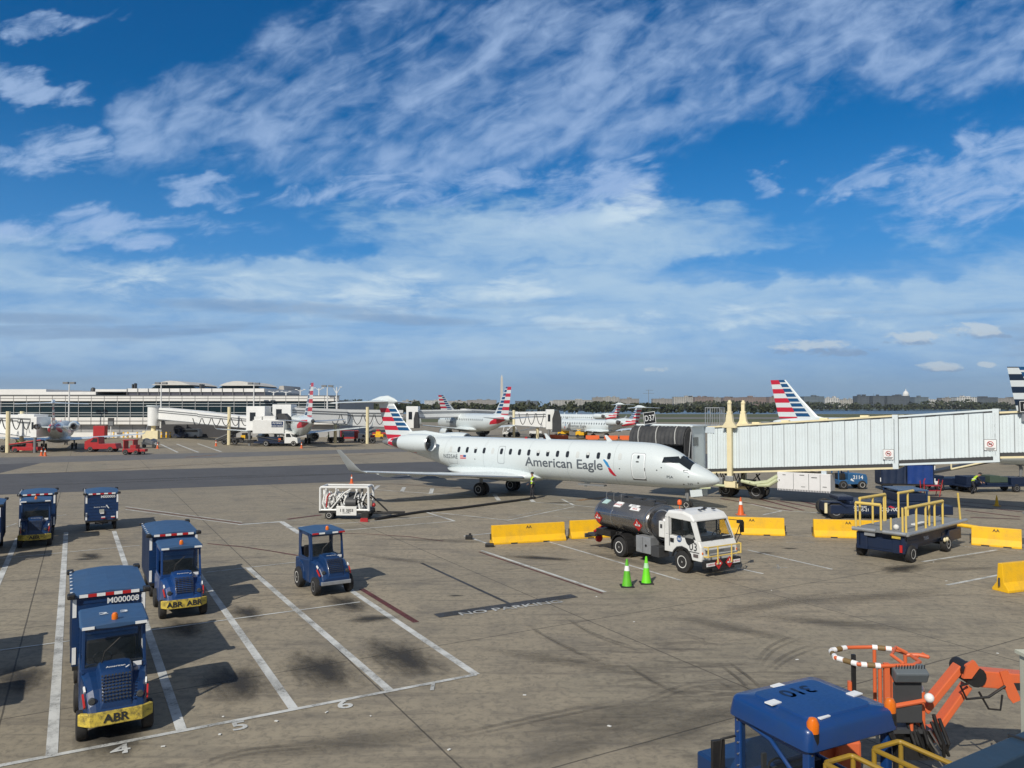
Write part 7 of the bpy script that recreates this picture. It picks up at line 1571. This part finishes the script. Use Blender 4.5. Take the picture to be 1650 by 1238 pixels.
# catering truck
o_ = G(443, 720); ct = thing('catering_truck', 'white high lift catering truck with blue sign on its raised box, by the far gate', 'truck', tuple(o_))
MB().bx(-3.7, 1.3, .6, 2.9, hz(700, 118), hz(677.5, 118)).build('box', MATS['white_paint'], ct, .03); MB().prism([(1.3, hz(698, 118)), (1.3, hz(693, 118)), (2.9, hz(700.5, 118)), (2.9, hz(702, 118))], .8, 2.7, 'y').build('front_platform', MATS['white_paint'], ct)
MB().bx(-2.2, -.2, 1.0, 2.5, hz(677.4, 118), hz(671, 118)).bx(-3.6, -2.4, 1.0, 2.4, hz(677.4, 118), hz(672, 118)).build('lift_mast', MATS['white_paint'], ct)
pn = MB().bx(-.7, 1.15, .57, .597, hz(689.5, 118), hz(680, 118)).build('side_sign', mat('sign_navy', (.012, .035, .11), .4), ct)
text_on('sign_lettering', 'SKYCHEFS', .22, MATS['letter_white'], pn, (.22, .56, hz(684.2, 118)), (1, 0, 0), (0, 0, 1), .01, True, 1.1) if False else text_on('sign_lettering', 'FLYING', .26, MATS['letter_white'], pn, (.22, .56, hz(684.2, 118)), (1, 0, 0), (0, 0, 1), .01, True, 1.2)
text_on('sign_lettering', 'FOOD GROUP', .18, MATS['letter_white'], pn, (.22, .56, hz(688.4, 118)), (1, 0, 0), (0, 0, 1), .01, True, 1.1)
MB().bx(-3.6, 1.5, .9, 2.5, .5, .8).bx(-2.9, .6, .85, 2.6, .8, 1.5).build('chassis', MATS['blue_dark'], ct); MB().hexa([(-3.2, .7, 1.6), (1.1, .7, .8), (1.1, .8, .8), (-3.2, .8, 1.6)], [(-3.2, .7, 1.75), (1.1, .7, .95), (1.1, .8, .95), (-3.2, .8, 1.75)]).build('scissor_arm', MATS['dark_grey'], ct)
MB().prism([(1.35, .5), (1.35, 2.2), (2.3, 2.2), (2.65, 1.5), (3.4, 1.35), (3.5, .5)], .7, 2.6, 'y').build('cab', MATS['white_paint'], ct, .06); MB().prism([(1.6, 1.5), (1.6, 2.05), (2.2, 2.05), (2.45, 1.5)], .68, .699, 'y').build('side_window', MATS['plane_window'], ct); MB().bx(.35, .75, .8, .845, .8, 1.3).build('marker_panel', MATS['orange'], ct)
for x in (-1.6, 2.8):
    for y in (.85, 2.45): wheel(ct, (x, y, .48), .48, .32, 'rim_white', -1, n=16)
MB().bx(-4.6, -3.6, .9, 2.4, .5, 1.0).build('rear_step', MATS['black'], ct)
GE = 'gate equipment at the far gates'
def small(name, label, cat, px, py, shapes, wheels, rz=0):
    o = G(px, py); t = thing(name, label, cat, tuple(o + Vector((0, .6, 0))), R(rz), GE)
    for nm, mb, m in shapes: mb.build(nm, MATS[m], t, .02)
    for x, y, r in wheels: wheel(t, (x, y, r), r, .22, 'rim_grey', -1, n=14)
    return t
small('pickup_truck', 'bright red pickup truck under the right wing of the grey left jet', 'truck', 165, 728.5, [('body', MB().prism([(-2.3, .4), (-2.3, 1.5), (-1.0, 2.1), (-.4, 2.1), (-.3, 1.15), (2.0, 1.2), (2.2, .5)], -.8, .8, 'y'), 'red'), ('side_window', MB().prism([(-1.5, 1.4), (-1.0, 1.95), (-.5, 1.95), (-.5, 1.4)], -.82, -.801, 'y'), 'plane_window')], [(-1.5, -.7, .4), (1.3, -.7, .4), (-1.5, .7, .4), (1.3, .7, .4)])
small('baggage_tug', 'dark red tug with an open arched cab right of the red pickup', 'tug', 213, 733, [('body', MB().bx(-1.2, .9, -.6, .6, .35, .8).bx(-.2, .55, -.58, .58, .8, 1.3).bx(.9, 1.7, -.4, .4, .4, .75), 'red'), ('cab_frame', MB().bx(-1.1, -.98, -.6, .6, .8, 1.9).bx(.15, .27, -.6, .6, 1.2, 1.9), 'red'), ('roof', MB().bx(-1.2, .4, -.65, .65, 1.9, 2.0), 'red')], [(-.8, -.55, .36), (.6, -.55, .3), (-.8, .55, .36), (.6, .55, .3), (1.4, -.3, .25)])
small('power_unit', 'white and grey wheeled power unit right of the dark red tug', 'power unit', 240, 722, [('body', MB().bx(-1.1, 1.2, -.5, .5, .45, .9).ball((-.5, -.1, 1.1), (.6, .4, .4)).ball((.6, -.1, 1.0), (.5, .4, .45)), 'galv'), ('panel', MB().box((0, -.5, 1.0), (1.2, .1, .5), 0, .3), 'white_paint')], [(-.7, -.45, .3), (.8, -.45, .3)])
small('belt_loader', 'red belt loader with inclined conveyor at the left edge', 'loader', 40, 729.5, [('body', MB().bx(-1.6, 1.9, -.6, .6, .3, .8).bx(.3, 1.2, -.6, .6, .8, 1.3), 'red'), ('conveyor', MB().box((0, -.1, 1.3), (4.6, .8, .18), 0, R(-9)), 'dark_grey'), ('conveyor_rail', MB().tube([(-2.3, -.5, 1.1), (2.3, -.5, 1.75)], .09), 'red')], [(-1.2, -.5, .33), (1.5, -.5, .33)])
small('equipment_cabinet', 'red equipment cabinet against the terminal wall behind the red pickup', 'cabinet', 160, 708, [('body', MB().bx(-1.1, 1.1, -.6, .6, .5, 2.6), 'red'), ('stand', MB().bx(-1.0, 1.0, -.5, .5, 0, .5), 'dark_grey')], [])
small('notice_stand', 'dark notice panel on a white post against the terminal left of the rotunda', 'sign', 177, 706, [('panel', MB().bx(-.6, .6, -.1, .1, hz(688, 150), hz(674, 150)), 'dark_grey'), ('notice', MB().bx(-.45, .45, -.13, -.101, hz(686.5, 150), hz(680, 150)), 'mid_grey'), ('pole', MB().cyl((0, 0, 0), (0, 0, hz(688, 150)), .09, n=8), 'white_paint')], [])
small('van', 'pale blue grey van parked in the dark bay under the sloping jet bridge', 'van', 305, 706, [('body', MB().prism([(-2.3, .3), (-2.3, 1.1), (-1.6, 1.2), (-1.0, 1.85), (1.9, 1.85), (2.2, 1.1), (2.2, .3)], -.8, .8, 'y'), 'plane_grey'), ('side_window', MB().prism([(-1.4, 1.2), (-.95, 1.7), (1.8, 1.7), (1.9, 1.2)], -.82, -.801, 'y'), 'plane_window')], [(-1.4, -.7, .34), (1.4, -.7, .34)])
small('baggage_tug', 'dark blue tug in the shade of the loading bay left of the van', 'tug', 290, 706.5, [('body', MB().bx(-1.2, 1.2, -.6, .6, .3, .9).bx(-.3, .5, -.5, .5, .9, 1.2), 'blue_dark'), ('roof', MB().bx(-1.1, .2, -.6, .6, 1.9, 2.0), 'blue_dark'), ('cab_frame', MB().bx(-1.0, -.9, -.55, .55, .9, 1.9).bx(.0, .1, -.55, .55, .9, 1.9), 'blue_dark')], [(-.8, -.5, .32), (.8, -.5, .32)])
small('conveyor', 'grey inclined conveyor on wheels left of the catering truck', 'conveyor', 370, 714, [('belt', MB().box((0, 0, 1.5), (5.4, 1.0, .5), 0, R(-24)), 'dark_grey'), ('side_rail', MB().box((0, -.55, 1.7), (5.4, .08, .16), 0, R(-24)), 'mid_grey'), ('frame', MB().bx(.2, 2.2, -.5, .5, .4, .9), 'dark_grey')], [(.6, -.5, .5), (2.2, -.5, .35)])
small('condenser_unit', 'pale square condenser unit with a dark grille under the sloping jet bridge', 'cabinet', 344, 704, [('body', MB().bx(-1.2, 1.2, -.8, .8, .4, 2.1), 'cabinet'), ('grille', MB().bx(-.2, .9, -.83, -.801, .7, 1.8), 'dark_grey'), ('stand', MB().bx(-1.1, 1.1, -.7, .7, 0, .4), 'cream')], [])
small('baggage_tug', 'yellow fronted black tug behind the catering truck', 'tug', 396, 710, [('body', MB().bx(-.8, .9, -.6, .6, .3, .9).bx(-.7, .1, -.5, .5, .9, 1.4), 'black'), ('front', MB().bx(-.85, .0, -.66, -.601, .4, 1.0), 'yellow')], [(-.6, -.5, .3), (.7, -.5, .3)])
small('baggage_cart', 'dark red flat cart with rails between the two far workers', 'cart', 563, 711.5, [('bed', MB().bx(-1.6, 1.6, -.6, .6, .5, .8), 'red'), ('rail', MB().bx(-1.6, -1.45, -.6, .6, .8, 2.0).bx(1.45, 1.6, -.6, .6, .8, 2.0).bx(-1.5, 1.5, .5, .6, 1.9, 2.0), 'red'), ('load', MB().bx(-1.2, 1.2, -.4, .4, .8, 1.7), 'blue_dark')], [(-1.1, -.5, .28), (1.1, -.5, .28)])
small('power_unit', 'white power trailer marked 17x0 right of the far red cart', 'power unit', 587, 712, [('body', MB().bx(-1.1, 1.1, -.6, .6, .5, 1.5), 'white_paint'), ('frame', MB().bx(1.1, 1.8, -.55, .55, .3, 1.2).bx(-1.8, -1.1, -.5, .5, .6, 1.9), 'red'), ('vent', MB().ball((.6, -.6, 1.0), (.3, .05, .3)).ball((-.1, -.6, 1.0), (.26, .05, .26)), 'dark_grey')], [(-.9, -.5, .3), (.9, -.5, .3)])
small('conveyor', 'grey inclined conveyor against the far jet right of the power trailer', 'conveyor', 612, 705, [('belt', MB().box((0, 0, 2.2), (6.4, .8, .35), 0, R(-20)), 'mid_grey'), ('frame', MB().bx(-1.5, 1.5, -.5, .5, .4, 1.0), 'red')], [(-1.0, -.5, .35), (1.0, -.5, .35)])
small('baggage_tug', 'small yellow tug left of the red stripes of the main jet tail', 'tug', 609, 708, [('body', MB().bx(-1.0, 1.0, -.6, .6, .4, 1.0).bx(-.4, .5, -.5, .5, 1.0, 1.5), 'yellow'), ('seat', MB().bx(-.3, .3, -.4, .4, 1.5, 1.9), 'red')], [(-.7, -.5, .3), (.7, -.5, .3)])
for px, py, lab in ((908, 703, 'yellow tug left of two beneath the far regional jet'), (937, 705.5, 'yellow tug right of two beneath the far regional jet')): small('baggage_tug', lab, 'tug', px, py, [('body', MB().bx(-1.2, 1.2, -.6, .6, .4, 1.1).bx(-1.0, -.2, -.5, .5, 1.1, 1.7), 'yellow'), ('wheel_guard', MB().bx(-1.25, 1.25, -.66, -.601, .3, .5), 'black')], [(-.8, -.55, .34), (.8, -.55, .34)])
small('power_unit', 'cluttered white pipework cart behind the far jet below the obelisk', 'power unit', 822, 704, [('body', MB().bx(-1.6, 1.6, -.5, .5, .5, 1.0).tube([(-1.5, -.5, 1), (-1.2, -.5, 2.2), (1.2, -.5, 2.0), (1.5, -.5, 1)], .12).tube([(-.8, -.5, 1), (.3, -.5, 2.2)], .1), 'white_paint'), ('tank', MB().ball((-.4, -.3, 1.4), .4).ball((.7, -.3, 1.4), .4), 'galv')], [(-1.2, -.5, .3), (1.2, -.5, .3)])
small('belt_loader', 'grey belt loader reaching up to the far jet below the obelisk', 'loader', 862, 703, [('conveyor', MB().box((0, 0, 1.8), (6.5, .8, .3), 0, R(-12)), 'mid_grey'), ('body', MB().bx(-1.2, 1.4, -.6, .6, .4, 1.1), 'white_paint')], [(-.9, -.5, .34), (1.1, -.5, .34)])
for k, (px, py) in enumerate(((885, 707), (905, 708), (955, 708.5), (985, 709), (1010, 709))): small('low_barrier', ['orange low barrier farthest left below the far regional jet', 'orange low barrier below the nose of the far regional jet', 'orange low barrier below the wing of the far regional jet', 'orange low barrier below the wheels of the far regional jet', 'orange low barrier farthest right below the far regional jet'][k], 'barrier', px, py, [('body', MB().prism([(-.3, 0), (-.12, .8), (.12, .8), (.3, 0)], -1.3, 1.3, 'x'), 'orange'), ('foot', MB().bx(-1.3, -1.0, -.4, .4, 0, .1).bx(1.0, 1.3, -.4, .4, 0, .1), 'black')], [])
bl2 = [(184, 'left'), (200, 'l'), (207, 'm'), (222, 'r'), (234, 'x'), (240, 'y'), (261, 'z'), (269, 'q'), (275, 'w'), (315, 'v'), (320, 'u')]
first = None
nmz = ['just right of the notice panel', 'well right of the notice panel', 'left of the dark red tug roof', 'above the dark red tug', 'first left of the rotunda pier', 'touching the rotunda pier on the left', 'first right of the rotunda pier', 'second right of the rotunda pier', 'third right of the rotunda pier', 'right of the parked van', 'farther right of the parked van']
for k, (px, _) in enumerate(bl2):
    p = G(px, 705.5)
    if first is None:
        first = thing('bollard', 'yellow bollard ' + nmz[0], 'bollard', tuple(p), 0, 'yellow bollards along the terminal'); MB().lathe([(.16, 0), (.16, 1.1), (.1, 1.18)], n=12).build('post', MATS['yellow'], first); MB().lathe([(.165, .7), (.165, .85)], n=12).build('band', MATS['reflect_white'], first)
    else: dup(first, tuple(p), 0, 'yellow bollard ' + nmz[k])
# ---------------------------------------------------------------- thin haze over the far city
hm = bpy.data.materials.new('haze'); hm.use_nodes = True; hn = hm.node_tree.nodes; hn.remove(hn['Principled BSDF'])
pv = hn.new('ShaderNodeVolumePrincipled'); pv.inputs['Color'].default_value = (.93, .96, 1, 1); pv.inputs['Density'].default_value = 7e-5; pv.inputs['Anisotropy'].default_value = .2
hm.node_tree.links.new(pv.outputs[0], hn['Material Output'].inputs['Volume'])
hb = MB().bx(-4600, 4600, -90, 7200, -4.6, 190).build('haze', hm); struct(hb, 'stuff')
